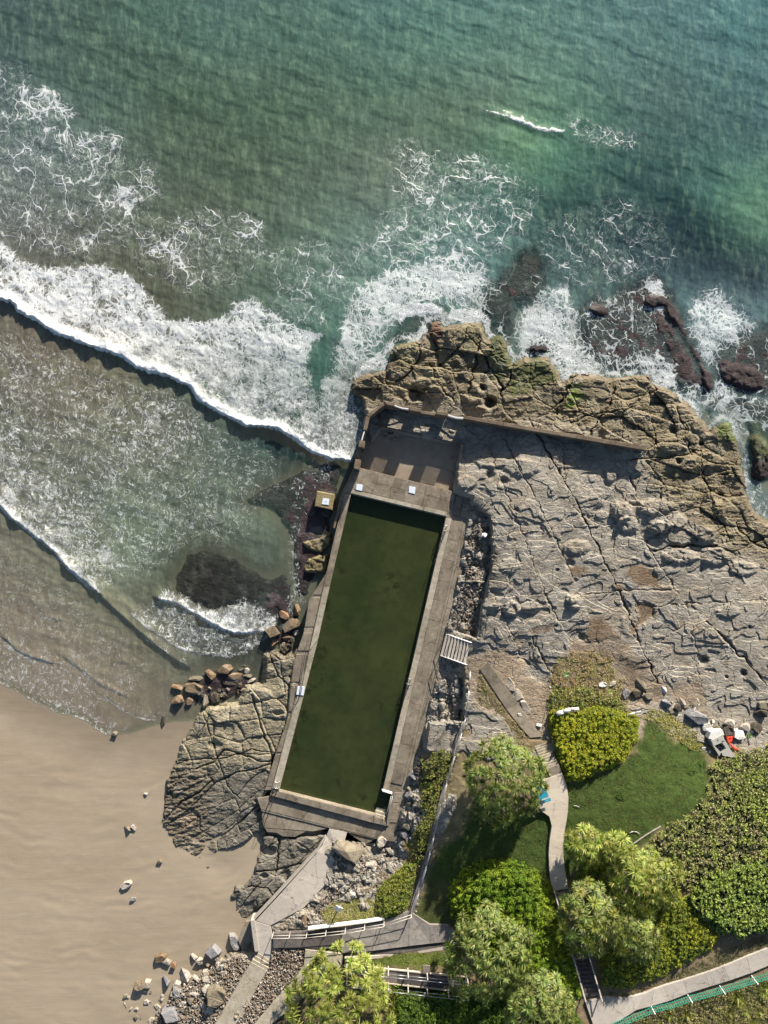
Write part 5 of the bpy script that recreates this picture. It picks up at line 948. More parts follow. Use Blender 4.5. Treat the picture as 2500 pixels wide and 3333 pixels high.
wallrun("edging_wall", "thin pale concrete edging between the lawn and the scrub on the right", "edging", [(2055, 2752), (2090, 2728), (2125, 2705), (2152, 2690)], .09, [gz(float(a), float(b)) + .18 for a, b in ((2055, 2752), (2090, 2728), (2125, 2705), (2152, 2690))], .3, M_path)

def fence(nm, lab, pts, hh, gap, rails, mat, r=.03, pr=.04, lift=.1):
    e = empty(nm, P(*pts[0], gz(float(pts[0][0]), float(pts[0][1]))), lab, "railing")
    zs = [gz(float(a), float(b)) + lift for a, b in pts]; W3 = [P(a, b, z) for (a, b), z in zip(pts, zs)]
    run = 0; acc = []
    for a, b in zip(W3[:-1], W3[1:]):
        L = (b - a).length; n = max(1, round(L / gap))
        for k_ in range(n): acc.append(a.lerp(b, k_ / n))
    acc.append(W3[-1])
    for q in acc: tubeobj("post", [q - Vector((0, 0, .1)), q + Vector((0, 0, hh))], pr, mat, e)
    for h_ in rails: tubeobj("rail", [q + Vector((0, 0, h_)) for q in acc], r, mat, e)
    return e
fence("wire_railing", "thin grey post and rail fence following the top of the retaining wall beside the grass", [(1528, 2180), (1524, 2240), (1512, 2330), (1500, 2376), (1478, 2450), (1452, 2540), (1432, 2625), (1410, 2712), (1386, 2810), (1362, 2890), (1340, 2962)], 1.05, 2.0, (1.03, .55), M_grey, lift=.25)
fence("path_railing", "pale two-rail fence with thin posts along the white kerb above the lower paths", [(890, 3034), (1000, 3032), (1125, 3018), (1250, 2996), (1338, 2966)], 1.1, 2.05, (1.08, .6), m_plain("pale_rail_paint", (.5, .46, .42), .6, .1), lift=.45)
# ================================================================ BOULDERS AND RUBBLE
def hull_mesh(seed, npt=12, bev=.035):
    r = random.Random(seed); bm = bmesh.new()
    for _ in range(npt):
        while True:
            p = Vector((r.uniform(-1, 1), r.uniform(-1, 1), r.uniform(-1, 1)))
            if .3 < p.length < 1: break
        p = p.normalized() * r.uniform(.75, 1.2); p.x = max(-.95, min(.95, p.x)); p.y = max(-.9, min(.9, p.y)); p.z = max(-.7, min(.72, p.z))
        bm.verts.new(p)
    res = bmesh.ops.convex_hull(bm, input=bm.verts)
    bmesh.ops.delete(bm, geom=[v for v in bm.verts if not v.link_faces], context='VERTS')
    if bev: bmesh.ops.bevel(bm, geom=list(bm.edges), offset=bev, segments=1, affect='EDGES', clamp_overlap=True)
    me = bpy.data.meshes.new("boulder_shape"); bm.to_mesh(me); bm.free(); return me
def slabby(seed):
    r = random.Random(seed); bm = bmesh.new(); n = r.choice((4, 5, 5, 6)); t = []; b = []
    off = r.uniform(0, 6)
    for i in range(n):
        a = off + i * 6.28318 / n + r.uniform(-.2, .2); q = r.uniform(.85, 1.12)
        t.append(bm.verts.new((math.cos(a) * q * .9, math.sin(a) * q * .9, .55 + r.uniform(-.2, .25)))); b.append(bm.verts.new((math.cos(a) * q * 1.05, math.sin(a) * q * 1.05, -.8)))
    bm.faces.new(t); bm.faces.new(b[::-1])
    for i in range(n): bm.faces.new((b[i], b[(i + 1) % n], t[(i + 1) % n], t[i]))
    bmesh.ops.triangulate(bm, faces=list(bm.faces)); bmesh.ops.bevel(bm, geom=list(bm.edges), offset=.06, segments=1, affect='EDGES', clamp_overlap=True)
    bmesh.ops.subdivide_edges(bm, edges=list(bm.edges), cuts=1)
    for v in bm.verts: v.co += Vector((r.uniform(-1, 1), r.uniform(-1, 1), r.uniform(-1, 1))) * .035
    me = bpy.data.meshes.new("slab_shape"); bm.to_mesh(me); bm.free(); return me
STM = {'o': m_rock("rusty_sandstone", ((.27, .165, .09), (.16, .125, .085)), False, .05), 'g': m_rock("grey_sandstone", ((.24, .21, .16), (.19, .165, .12)), False, .05), 'p': m_rock("pale_stone", ((.46, .42, .36), (.36, .32, .27)), False, .04),
       'd': m_rock("dark_and_shaded_stone", ((.07, .06, .05), (.10, .085, .065)), False, .05), 'b': m_rock("blue_grey_stone", ((.22, .22, .24), (.26, .25, .25)), False, .04), 'w': m_rock("white_stone", ((.68, .67, .64), (.6, .58, .55)), False, .03)}  # the dark tone also paints shade onto blocks that lie in shadow
SH = {}
def shape(kind, k, mt):
    key = (kind, k, mt)
    if key not in SH:
        me = hull_mesh(100 + k) if kind == 'h' else slabby(300 + k); me.materials.append(STM[mt]); SH[key] = me
    return SH[key]
rr = random.Random(99)
def boulder(px, py, rx, ry, rot, mt, lab=None, hgt=.9, kind=None, zb=None, group=None, cat="boulder", name="boulder"):
    kind = kind or rr.choice('hhs'); me = shape(kind, rr.randrange(6), mt)
    z0 = max(gz(float(px), float(py)), -.25) if zb is None else zb
    h = min(rx, ry) / S * hgt; o = bpy.data.objects.new(name, me); col.objects.link(o)
    o.scale = (rx / S * 1.14, ry / S * 1.14, h * 1.25); o.rotation_euler = (rr.uniform(-.22, .22), rr.uniform(-.22, .22), R(-rot)); o.location = P(px, py, z0 + h * .38)
    tag(o, lab, cat, group); return o
BL = [ # px, py, rx, ry, rotation, stone, label
(959, 1984, 21, 20, 10, 'o', "bright orange split boulder against the pool wall, highest of the surf-side pile"), (924, 2002, 19, 13, 35, 'o', "tan jagged boulder just left of the split orange one"), (946, 2035, 29, 22, -25, 'o', "large tan boulder in the middle of the surf-side pile"),
(888, 2055, 26, 22, 5, 'o', "large rust-brown boulder where the small crescent wave breaks"), (964, 2060, 10, 9, 0, 'p', "small pale rounded stone beside the pool wall"), (939, 2078, 18, 15, 10, 'o', "rust-brown block below the large tan boulder"),
(892, 2091, 14, 11, -40, 'o', "small brown boulder at the lower left of the surf-side pile"), (908, 2133, 16, 14, 20, 'g', "olive block between the orange pile and the jointed slabs"),
(735, 2180, 28, 18, -10, 'o', "largest tan rectangular block at the water's edge, highest in the lower pile"), (686, 2196, 20, 16, 30, 'o', "rust-red block left of the largest tan block"), (637, 2207, 24, 10, 5, 'g', "long low green-grey block lying in the shallows"),
(579, 2238, 20, 14, 0, 'o', "rounded brown boulder farthest left, awash in the shallows"), (631, 2241, 30, 17, 15, 'o', "big dark orange wedge-shaped boulder in the shallows"), (577, 2277, 20, 17, -10, 'o', "tan-topped boulder casting a long shadow on wet sand"),
(616, 2283, 12, 14, 20, 'o', "small brown boulder between the tan-topped one and the grey-olive one"), (659, 2281, 23, 22, 30, 'g', "big grey-olive boulder touching the corner of the jointed outcrop"), (702, 2270, 17, 19, 10, 'd', "dark grey boulder behind the grey-olive one"),
(765, 2201, 25, 12, -5, 'o', "long reddish block just right of the largest tan block"), (749, 2221, 26, 10, 10, 'd', "long dark block in shadow below the reddish one"), (807, 2200, 16, 8, -5, 'g', "small flat brown block at the right end of the lower pile"),
(803, 2183, 9, 11, 20, 'p', "small pale upright block near the right end of the lower pile"), (789, 2174, 14, 7, -25, 'g', "thin greenish slab at the upper right of the lower pile"), (818, 2216, 21, 6, -25, 'p', "long thin pale slab leaning against the outcrop"), (771, 2250, 10, 10, 10, 'o', "small bright orange block in the shadowed gap beside the outcrop"), (733, 2261, 13, 8, 0, 'g', "flat grey-brown block in the shadowed gap"),
(374, 2388, 12, 9, -10, 'g', "yellowish stone on wet sand at the very edge of the swash"), (532, 2345, 7, 20, 5, 'd', "narrow dark weedy rock on wet sand left of the outcrop"), (475, 2584, 7, 5, -10, 'p', "small pale stone alone on the open sand"),
(411, 2700, 15, 11, -20, 'g', "flat stone on the sand, left of a close pair"), (436, 2694, 7, 12, -30, 'p', "pointed pale stone on the sand, right of a close pair"), (521, 2803, 8, 7, 0, 'g', "small upright stone on the sand near the tip of the outcrop"), (411, 2881, 19, 10, -25, 'p', "yellowish oval boulder alone on the lower sand"), (434, 2926, 10, 6, -15, 'b', "small smooth grey stone just below the yellowish oval one"),
(523, 3116, 19, 14, -30, 'o', "reddish boulder casting a long shadow on the sand, topmost at the bottom left"), (546, 3130, 15, 10, 10, 'p', "pale flat stone touching the reddish boulder"), (566, 3141, 10, 12, 0, 'o', "small rusty stone right of the pale flat one"), (593, 3175, 32, 22, 20, 'p', "largest pale pyramid-shaped boulder at the bottom left"),
(534, 3192, 22, 17, 10, 'b', "grey wedge boulder left of the pale pyramid"), (458, 3206, 18, 15, 10, 'o', "dark rusty boulder of a pair on the sand, lower left"), (481, 3202, 12, 12, 30, 'p', "pale stone leaning on the dark rusty boulder"), (696, 3095, 22, 19, -5, 'b', "square flat grey slab on the sand below the outcrop"),
(631, 3114, 12, 9, 30, 'p', "small tan block on the sand left of the square slab"), (652, 3128, 16, 11, -10, 'p', "pale rounded block below the square slab"), (766, 3067, 15, 27, -25, 'b', "tall smooth blue-grey boulder beside the landing wall"), (704, 3244, 29, 27, 10, 'g', "big brown-grey boulder in the middle of the rubble bank"), (559, 3299, 30, 24, 15, 'b', "big pale blue-grey boulder near the bottom edge of the rubble bank"), (989, 2995, 10, 22, 10, 'o', "upright orange-tan slab stone beside the white kerb"),
(1241, 2741, 14, 17, 20, 'p', "pale angular boulder just below the pool's lower right corner"), (1133, 2770, 50, 36, 15, 'g', "huge rounded brown boulder right of the ramp top"), (1207, 2811, 17, 13, 15, 'p', "pale block at the top of the grey rubble pile"), (1344, 2652, 14, 13, 0, 'p', "pale squarish boulder at the foot of the scrubby slope"), (1327, 2686, 16, 15, 10, 'g', "split grey boulder below the pale squarish one"), (1121, 2891, 14, 12, -10, 'b', "grey boulder at the left edge of the rubble pile"), (1146, 2913, 14, 12, 15, 'p', "flat squarish stone at the bottom of the rubble pile"), (1188, 2897, 16, 12, -15, 'g', "broad grey stone at the lower middle of the rubble pile"),
(2077, 2230, 28, 18, 10, 'g', "large dark-topped boulder at the left end of the rock line above the lawn"), (2070, 2256, 22, 13, 5, 'd', "dark block in shadow under the large dark-topped boulder"), (2036, 2256, 11, 17, 15, 'b', "upright pale grey stone left of the dark block"), (1961, 2229, 13, 8, 5, 'w', "small white-topped stone in the dry brush"), (1992, 2225, 12, 8, -25, 'p', "pale flat stone in the dry brush left of the rock line"),
(2157, 2246, 15, 11, 15, 'w', "bright angular stone in the rock line right of the large dark-topped boulder"), (2168, 2292, 18, 15, 35, 'b', "dark grey wedge stone in the rock line, with a bright upper edge"), (2213, 2283, 22, 11, 30, 'p', "long rounded tan boulder in the rock line"), (2204, 2304, 14, 12, 20, 'd', "dark stone just below the long rounded tan boulder"), (2273, 2335, 36, 19, 20, 'b', "biggest smooth blue-grey boulder in the rock line"),
(2301, 2366, 17, 12, -15, 'w', "jagged white stone below the biggest blue-grey boulder"), (2330, 2372, 13, 12, 20, 'g', "brown stone just above the broken concrete box"), (2370, 2380, 15, 15, 0, 'd', "round dark boulder just above the red netting"), (2374, 2352, 20, 12, 10, 'p', "pale tan boulder behind the round dark one"), (2424, 2366, 19, 14, 15, 'p', "tan rounded boulder right of the red netting"), (2461, 2370, 19, 15, 40, 'd', "dark brown wedge boulder near the right edge"), (2486, 2297, 22, 13, 20, 'g', "flat grey-topped boulder at the right edge of the photo"), (2477, 2321, 21, 13, 10, 'd', "dark boulder in shadow below the flat grey-topped one"),
(2110, 2266, 15, 12, -15, 'g', "mid-brown stone right of the dark block in shadow"), (2113, 2245, 14, 10, -30, 'g', "small brown stone touching the large dark-topped boulder"), (2188, 2313, 12, 9, 0, 'g', "small brown stone at the grassy edge of the rock line")]
for a in BL: boulder(*a)
def scatter(n, poly, r0, r1, mts, name, lab, group, cat="stone", hgt=.75, seed=1, zb=None):
    q = random.Random(seed); xs_ = [p[0] for p in poly]; ys_ = [p[1] for p in poly]; k = 0; A = np.array([(q.uniform(min(xs_), max(xs_)), q.uniform(min(ys_), max(ys_))) for _ in range(n * 6)])
    A = A[sdf(A[:, 0], A[:, 1], poly) < 0][:n]; zz = gz(A[:, 0], A[:, 1])
    X3 = np.quantile(A[:, 0], (.2, .4, .6, .8)); Y3 = np.quantile(A[:, 1], (.25, .5, .75)); SN = {'o': 'rusty', 'g': 'brown-grey', 'p': 'pale', 'd': 'dark', 'b': 'blue-grey', 'w': 'whitish'}
    for (x_, y_), z_ in zip(A, zz):
        t_ = q.random() ** 2.2; r_ = r0 + (r1 - r0) * t_; mt_ = q.choice(mts)
        place = ('top', 'upper', 'lower', 'bottom')[int((y_ > Y3).sum())] + ' ' + ('far left', 'left', 'middle', 'right', 'far right')[int((x_ > X3).sum())]
        lab_ = f"{'tiny' if t_ < .04 else 'small' if t_ < .2 else 'mid-sized' if t_ < .5 else 'large'} {SN[mt_]} {lab}, {place} of them"
        boulder(x_, y_, r_ * q.uniform(.9, 1.3), r_ * q.uniform(.65, 1), q.uniform(0, 180), mt_, lab_, hgt, q.choice('hs'), (z_ if zb is None else max(z_, zb)) , group, cat, name)
scatter(96, [(1165, 2790), (1225, 2800), (1245, 2830), (1240, 2890), (1210, 2915), (1130, 2920), (1100, 2890), (1130, 2860), (1150, 2830)], 5, 12, 'ppgb', "rubble_stone", "stone of the rubble pile below the huge boulder", "stones of the pale rubble pile", seed=3)
scatter(70, [(1322, 2560), (1366, 2480), (1372, 2600), (1345, 2740), (1290, 2790), (1290, 2730), (1308, 2640)], 5, 13, 'gbbd', "rubble_stone", "stone along the slope foot", "stones along the foot of the slope", seed=4)
scatter(120, [(500, 3280), (540, 3220), (610, 3200), (700, 3120), (780, 3110), (800, 3140), (700, 3230), (760, 3240), (700, 3333), (480, 3333)], 4, 14, 'pppgb', "rubble_stone", "stone on the bottom left rubble bank", "stones of the bottom left rubble bank", seed=5)
scatter(34, [(2090, 2225), (2150, 2262), (2260, 2300), (2330, 2350), (2480, 2360), (2470, 2400), (2350, 2385), (2240, 2325), (2140, 2300), (2050, 2275)], 4, 9, 'pgwdb', "rubble_stone", "stone in the rock line above the lawn", "small stones in the rock line above the lawn", seed=6)
scatter(16, [(400, 3240), (470, 3220), (540, 3230), (520, 3320), (400, 3330)], 4, 9, 'pg', "beach_stone", "stone on the bottom left sand", "stones on the sand at the bottom left", seed=7)
scatter(22, [(690, 2230), (780, 2210), (800, 2240), (790, 2275), (700, 2285), (640, 2260)], 4, 10, 'dddg', "rubble_stone", "stone in the hollow among orange boulders", "dark stones among the orange boulders", seed=8, zb=.15)
scatter(14, [(890, 2100), (960, 2080), (930, 2125), (900, 2120)], 4, 9, 'dog', "rubble_stone", "stone below the surf-side boulders", "small stones below the surf-side boulders", seed=9, zb=.4)
# gravel and fine rubble nobody could count
def gravel(name, lab, poly, n, s0, s1, cols, seed):
    q = np.random.default_rng(seed); xs_ = [p[0] for p in poly]; ys_ = [p[1] for p in poly]
    A = np.stack([q.uniform(min(xs_), max(xs_), n * 3), q.uniform(min(ys_), max(ys_), n * 3)], 1); A = A[sdf(A[:, 0], A[:, 1], poly) < 0][:n]; n = len(A)
    z = np.where((seed == 5), np.minimum(gz(A[:, 0], A[:, 1]), 2.05), gz(A[:, 0], A[:, 1])) + q.uniform(.0, .22, n); x, y = WX(A[:, 0], A[:, 1], z); c = np.stack([x, y, z], 1)
    base_ = np.array([(1, 0, 0), (-.5, .87, 0), (-.5, -.87, 0), (.1, 0, .8), (0, .1, -.6)]) 
    s = (s0 + (s1 - s0) * q.random(n) ** 2)[:, None, None]; V = base_[None] * s * q.uniform(.6, 1.2, (n, 5, 3))
    a = q.uniform(0, 6.28, n); ca, sa = np.cos(a)[:, None], np.sin(a)[:, None]
    V = np.stack([V[..., 0] * ca - V[..., 1] * sa, V[..., 0] * sa + V[..., 1] * ca, V[..., 2]], -1) + c[:, None]
    F = np.array([(0, 1, 3), (1, 2, 3), (2, 0, 3), (1, 0, 4), (2, 1, 4), (0, 2, 4)]); F = (F[None] + np.arange(n)[:, None, None] * 5).reshape(-1, 3)
    cc = np.array(cols)[q.integers(0, len(cols), n)] * q.uniform(.6, 1.15, (n, 1)); cc = np.repeat(cc, 5, 0)
    me = npmesh(name, V.reshape(-1, 3), F, False, {'col': cc, 'msk': cc * 0}); o = link(name, me, None, M_rock); tag(o, lab, "rubble", kind='stuff')
GC = [(.34, .30, .25), (.25, .22, .19), (.42, .38, .33), (.2, .17, .14), (.33, .24, .17)]
gravel("gravel", "loose grey gravel and rubble between the two lower paths", [(888, 3090), (990, 3088), (985, 3150), (955, 3190), (890, 3255), (820, 3340), (770, 3340), (810, 3270), (840, 3210), (872, 3160)], 2600, .05, .19, GC, 1)
gravel("gravel", "fine pale rubble covering the bottom left bank", [(480, 3333), (560, 3240), (700, 3140), (790, 3105), (825, 3140), (780, 3190), (740, 3260), (700, 3335)], 3600, .05, .2, GC, 2)
gravel("gravel", "fine pale rubble around the large stones right of the ramp", [(1165, 2780), (1245, 2800), (1265, 2850), (1240, 2910), (1130, 2925), (1060, 2960), (1020, 2970), (1100, 2860)], 1500, .05, .16, GC, 3)
gravel("gravel", "loose stones scattered down the bank beside the timber capped wall", [(1352, 2700), (1380, 2680), (1390, 2740), (1360, 2840), (1340, 2800)], 300, .05, .12, GC, 4)
gravel("gravel", "crumbs of broken rock along the shaded strip beside the right deck", [(1560, 1690), (1590, 1750), (1560, 1980), (1530, 2070), (1470, 2030), (1510, 1880), (1530, 1740)], 700, .05, .22, GC, 5)
# ================================================================ PLANTS
M_leaf = m_leaf("shrub_leaves"); M_pand = m_leaf("strap_leaves", False, trans=.22, rough=.45)
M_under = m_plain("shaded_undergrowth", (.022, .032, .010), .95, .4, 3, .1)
M_bark = m_plain("grey_bark", (.20, .17, .14), .9, .3, 6, .04)
def leaves(name, poly, hfun, per_m2, size, pal, seed, flat=.5, parent=None, lab=None, cat=None, twig=0, patch=70., edge=4, mat=None, long=1.25, rag=9):
    q = np.random.default_rng(seed); xs_ = [p[0] for p in poly]; ys_ = [p[1] for p in poly]
    x0, x1, y0, y1 = max(min(xs_), -60), min(max(xs_), 2580), max(min(ys_), 0), min(max(ys_), 3420)
    per_m2 *= 1.7; size *= .78; n0 = int((x1 - x0) * (y1 - y0) / S / S * per_m2)
    px = q.uniform(x0, x1, n0); py = q.uniform(y0, y1, n0); nb = fbm(px / 22., py / 22., 3, seed)
    E = sdf(px, py, poly) + rag * nb; k = E < 0
    if rag >= 26: k &= (fbm(px / 26., py / 22., 3, seed + 7) > -.22)
    if rag >= 20 or rag == 9: k &= (fbm(px / 9., py / 9., 2, seed + 8) > -.42)
    px, py, E, nb = px[k], py[k], E[k], nb[k]
    z = gz(px, py) + hfun(px, py, E) ; z += q.uniform(-.16, .10, len(px)) * min(1, size * 5)
    x, y = WX(px, py, z); n = len(px)
    nrm = np.stack([q.normal(0, flat, n), q.normal(0, flat, n), np.ones(n)], 1); nrm /= np.linalg.norm(nrm, axis=1)[:, None]
    a = q.uniform(0, 6.283, n); t = np.stack([np.cos(a), np.sin(a), np.zeros(n)], 1); t -= nrm * (t * nrm).sum(1)[:, None]; t /= np.linalg.norm(t, axis=1)[:, None]
    b = np.cross(nrm, t); s = (size * q.uniform(.6, 1.3, n))[:, None]; c = np.stack([x, y, z], 1)
    V = np.stack([c - t * s * long, c - b * s * .55, c + t * s * long, c + b * s * .55], 1).reshape(-1, 3)
    F = np.arange(4 * n).reshape(-1, 4)
    pal = np.array(pal); m1 = np.clip(.5 + (1.7 if rag >= 20 else 1.1) * fbm(px / patch, py / patch, 4, seed + 3), 0, 1)[:, None]; cc = pal[0] * (1 - m1) + pal[1] * m1
    if len(pal) > 2: pick = (q.random(n) < twig)[:, None]; cc = np.where(pick, pal[2], cc)
    cc = cc * 1.25 * q.uniform(.65, 1.3, (n, 1)); cc = np.repeat(cc, 4, 0)
    o = link(name, npmesh(name, V, F, False, {'col': cc}), parent, mat or M_leaf); tag(o, lab, cat, kind='stuff'); return o
def dome(h, w_, lump=.25, sc=26., seed=0):
    return lambda px, py, E: h * np.sqrt(np.clip(-E / w_, 0, 1)) + lump * fbm(px / sc, py / sc, 3, seed + 900) * np.clip(-E / 12, 0, 1) + lump * .7 * (.5 - np.minimum(1, cells(px / (sc * .7), py / (sc * .7), seed + 31)[1] * -3 + 1)) * np.clip(-E / 12, 0, 1)
def bush(name, lab, cat, poly, h, w_, pal, seed, per=110, size=.10, lump=.28, sc=26., twig=0, flat=.5, patch=70., rag=9):
    cx = sum(p[0] for p in poly) / len(poly); cy = sum(p[1] for p in poly) / len(poly)
    e = empty(name, P(cx, cy, gz(cx, cy)), lab, cat); f = dome(h, w_, lump, sc, seed)
    xs_ = [p[0] for p in poly]; ys_ = [p[1] for p in poly]
    X, Y = np.meshgrid(np.arange(max(min(xs_), -60), min(max(xs_), 2590), 6.), np.arange(min(ys_), min(max(ys_), 3430), 6.)); E = sdf(X, Y, poly) + rag * fbm(X / 22., Y / 22., 3, seed)
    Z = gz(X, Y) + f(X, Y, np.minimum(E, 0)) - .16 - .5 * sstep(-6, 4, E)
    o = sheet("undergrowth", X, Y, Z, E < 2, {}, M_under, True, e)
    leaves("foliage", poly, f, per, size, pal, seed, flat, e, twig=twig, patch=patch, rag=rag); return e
YG = (.30, .33, .025); MG = (.10, .155, .022); DG = (.05, .095, .015); BR = (.24, .17, .10); LG = (.26, .33, .09); DRY = (.30, .25, .14); OL = (.15, .17, .05)
S1 = [(1785, 2345), (1790, 2310), (1830, 2300), (1870, 2325), (1900, 2300), (1960, 2295), (2040, 2318), (2085, 2335), (2080, 2380), (2075, 2410), (2035, 2478), (1960, 2512), (1880, 2548), (1843, 2542), (1812, 2465), (1792, 2395)]
bush("bright_shrub", "large dense bright yellow-green shrub with a flat trimmed lower edge", "shrub", S1, 1.1, 26, [(.34, .36, .02), (.20, .26, .02), (.36, .22, .04)], 11, 190, .075, .42, 26, .10)
S2 = [(1452, 2960), (1460, 2890), (1500, 2835), (1565, 2802), (1650, 2792), (1730, 2822), (1795, 2880), (1812, 2940), (1848, 3060), (1880, 3160), (1896, 3240), (1840, 3262), (1760, 3240), (1700, 3200), (1560, 3110), (1484, 3062), (1484, 3010)]
bush("dense_thicket", "broad dense green thicket between the grass and the timber stairs", "thicket", S2, 1.6, 60, [(.10, .19, .012), (.22, .29, .02), (.25, .28, .03)], 12, 150, .085, .46, 40, .1, patch=110, rag=22)
bush("slope_shrub", "rounded green shrub on the slope at the corner of the lower railing", "shrub", [(1222, 2965), (1228, 2890), (1285, 2835), (1330, 2800), (1368, 2802), (1352, 2870), (1332, 2950), (1300, 2982), (1250, 2996)], 1.0, 26, [(.12, .17, .03), (.24, .26, .04), (.22, .16, .10)], 13, 150, .085, .25, 24, .12)
bush("slope_scrub", "yellow-green scrub strip down the slope beside the timber capped wall", "scrub", [(1378, 2468), (1440, 2440), (1492, 2455), (1462, 2540), (1436, 2620), (1412, 2700), (1392, 2790), (1360, 2830), (1330, 2790), (1352, 2690), (1372, 2600)], .55, 20, [(.25, .27, .05), (.15, .17, .04), (.28, .22, .12)], 14, 150, .07, .3, 16, .2, rag=26)
leaves("ground_cover", [(1046, 2968), (1080, 2938), (1130, 2925), (1236, 2930), (1246, 2990), (1120, 3006), (1060, 3014)], lambda x, y, E: .14 + .12 * fbm(x / 16., y / 16., 3, 5), 170, .075, [(.16, .21, .04), (.26, .27, .07), DRY], 15, .5, None, "patchy low green ground cover above the white kerb wall", "ground cover", .15)
db = empty("dry_brush", P(1900, 2220, gz(1900., 2220.)), "ragged brown and green dry brush above the bright yellow-green shrub", "brush")
DB = [(1786, 2335), (1780, 2280), (1796, 2200), (1826, 2140), (1860, 2118), (1890, 2135), (1925, 2108), (1975, 2130), (2000, 2165), (1990, 2200), (2030, 2225), (2060, 2270), (2010, 2296), (1960, 2304), (1900, 2310), (1870, 2330), (1830, 2310)]
leaves("dead_twigs", DB, lambda x, y, E: .05 + .30 * np.clip(fbm(x / 20., y / 20., 3, 71) + .25, 0, 1), 110, .075, [(.30, .19, .10), (.24, .18, .10), (.36, .30, .18)], 71, .9, db, twig=.3, rag=40)
leaves("low_foliage", [(a, b_ + 14 if b_ < 2200 else b_ + 6) for a, b_ in DB], lambda x, y, E: .10 + .45 * np.clip(fbm(x / 24., y / 24., 3, 72), 0, 1), 70, .07, [(.20, .22, .05), (.28, .30, .06), (.30, .26, .14)], 72, .6, db, twig=.25, rag=60)
bush("low_green_shrub", "mid-green shrub fringe between the dry brush and the bright yellow-green shrub", "shrub", [(1788, 2322), (1782, 2265), (1815, 2225), (1850, 2240), (1900, 2225), (1950, 2250), (2000, 2262), (2040, 2300), (2060, 2326), (1990, 2305), (1930, 2300), (1880, 2320), (1840, 2304)], .45, 20, [(.20, .27, .04), (.26, .24, .07), (.3, .26, .14)], 75, 130, .075, .3, 20, .25, rag=22)
bush("coastal_scrub", "tangled brown and green coastal scrub right of the lawn", "scrub", [(2312, 2480), (2400, 2440), (2600, 2420), (2600, 2820), (2420, 2810), (2330, 2850), (2240, 2900), (2160, 2830), (2090, 2770), (2150, 2700), (2250, 2650), (2310, 2570)], .55, 20, [(.27, .22, .13), (.30, .37, .07), (.40, .39, .18)], 17, 110, .075, .42, 22, .25, patch=34, rag=28)
bush("light_green_shrub", "light green leafy shrub on the right edge above the tangled scrub", "shrub", [(2370, 2560), (2420, 2500), (2500, 2470), (2600, 2450), (2600, 2700), (2480, 2700), (2400, 2650)], .8, 24, [(.26, .32, .06), (.17, .20, .05), (.34, .36, .14)], 18, 100, .09, .4, 20, .25, rag=34)
bush("light_green_shrub", "broad light green leafy shrub above the bottom right path", "shrub", [(2228, 2930), (2280, 2860), (2360, 2820), (2480, 2790), (2600, 2760), (2600, 3030), (2500, 3040), (2420, 3058), (2340, 3040), (2270, 2990)], 1.3, 34, [(.27, .34, .06), (.16, .25, .04), (.34, .38, .16)], 19, 120, .09, .45, 22, .2, rag=26)
bush("mixed_shrub", "patchy yellow-green shrub mass between the leaning tree and the upper path", "shrub", [(1935, 3110), (1985, 3030), (2100, 2960), (2180, 2890), (2240, 2920), (2290, 2990), (2345, 3045), (2330, 3080), (2230, 3140), (2120, 3196), (2020, 3222), (1965, 3215)], .9, 30, [(.26, .28, .02), (.13, .18, .02), (.30, .26, .06)], 20, 140, .08, .36, 26, .12, rag=20)
bush("dark_thicket", "dark green thicket around and below the timber boardwalk", "thicket", [(1280, 3225), (1400, 3232), (1500, 3225), (1600, 3215), (1740, 3260), (1860, 3270), (1900, 3330), (1900, 3425), (1280, 3425)], .9, 24, [(.055, .10, .015), (.13, .20, .02)], 21, 120, .085, .35, 26)
bush("tree_undergrowth", "green undergrowth below the leaning yellow-green trees", "undergrowth", [(1852, 2880), (1900, 2800), (2010, 2780), (2120, 2770), (2200, 2860), (2190, 2950), (2080, 2990), (1990, 3040), (1940, 3110), (1900, 3010), (1862, 2930)], .5, 20, [(.13, .19, .02), (.24, .26, .05)], 22, 130, .08, .3, 24)
leaves("dry_grass", [(2085, 2335), (2120, 2305), (2180, 2322), (2270, 2385), (2300, 2420), (2300, 2450), (2250, 2440), (2190, 2400), (2130, 2345)], lambda x, y, E: .16 + .14 * fbm(x / 14., y / 14., 3, 6), 170, .075, [(.30, .27, .09), (.22, .23, .05), DRY], 23, .7, None, "yellow dry grass along the top edge of the lawn", "grass", .2)
leaves("dry_grass", [(1520, 2470), (1545, 2380), (1565, 2345), (1555, 2225), (1562, 2190), (1600, 2245), (1660, 2330), (1722, 2404), (1740, 2450), (1640, 2470)], lambda x, y, E: .12 + .16 * fbm(x / 16., y / 16., 3, 7), 120, .07, [(.26, .21, .11), (.14, .15, .045), DRY], 24, .8, None, "dry brown grass left of the narrow footpath", "grass", .25)
leaves("dry_grass", [(1980, 3425), (2000, 3350), (2120, 3292), (2240, 3262), (2340, 3236), (2500, 3190), (2600, 3150), (2600, 3425)], lambda x, y, E: .18 + .2 * fbm(x / 20., y / 20., 3, 8), 120, .09, [(.28, .26, .10), (.18, .15, .08), OL], 25, .8, None, "dry tufted grass below the green mesh fence in the bottom right corner", "grass", .25)
LW = np.array(LAWN)
leaves("lawn_grass", LAWN, lambda x, y, E: .10 + .05 * fbm(x / 9., y / 9., 3, 9), 95, .060, [(.035, .065, .018), (.105, .10, .034), (.12, .12, .035)], 26, .45, None, "short dark green grass and clover of the lawns", "grass", .12, patch=34., rag=20)
leaves("verge_grass", [(1115, 3118), (1300, 3108), (1480, 3088), (1500, 3130), (1380, 3170), (1250, 3148), (1130, 3140)], lambda x, y, E: .13, 110, .06, [(.10, .13, .03), (.19, .22, .05)], 27, .5, None, "green grass verge between the pale kerb and the boardwalk", "grass")
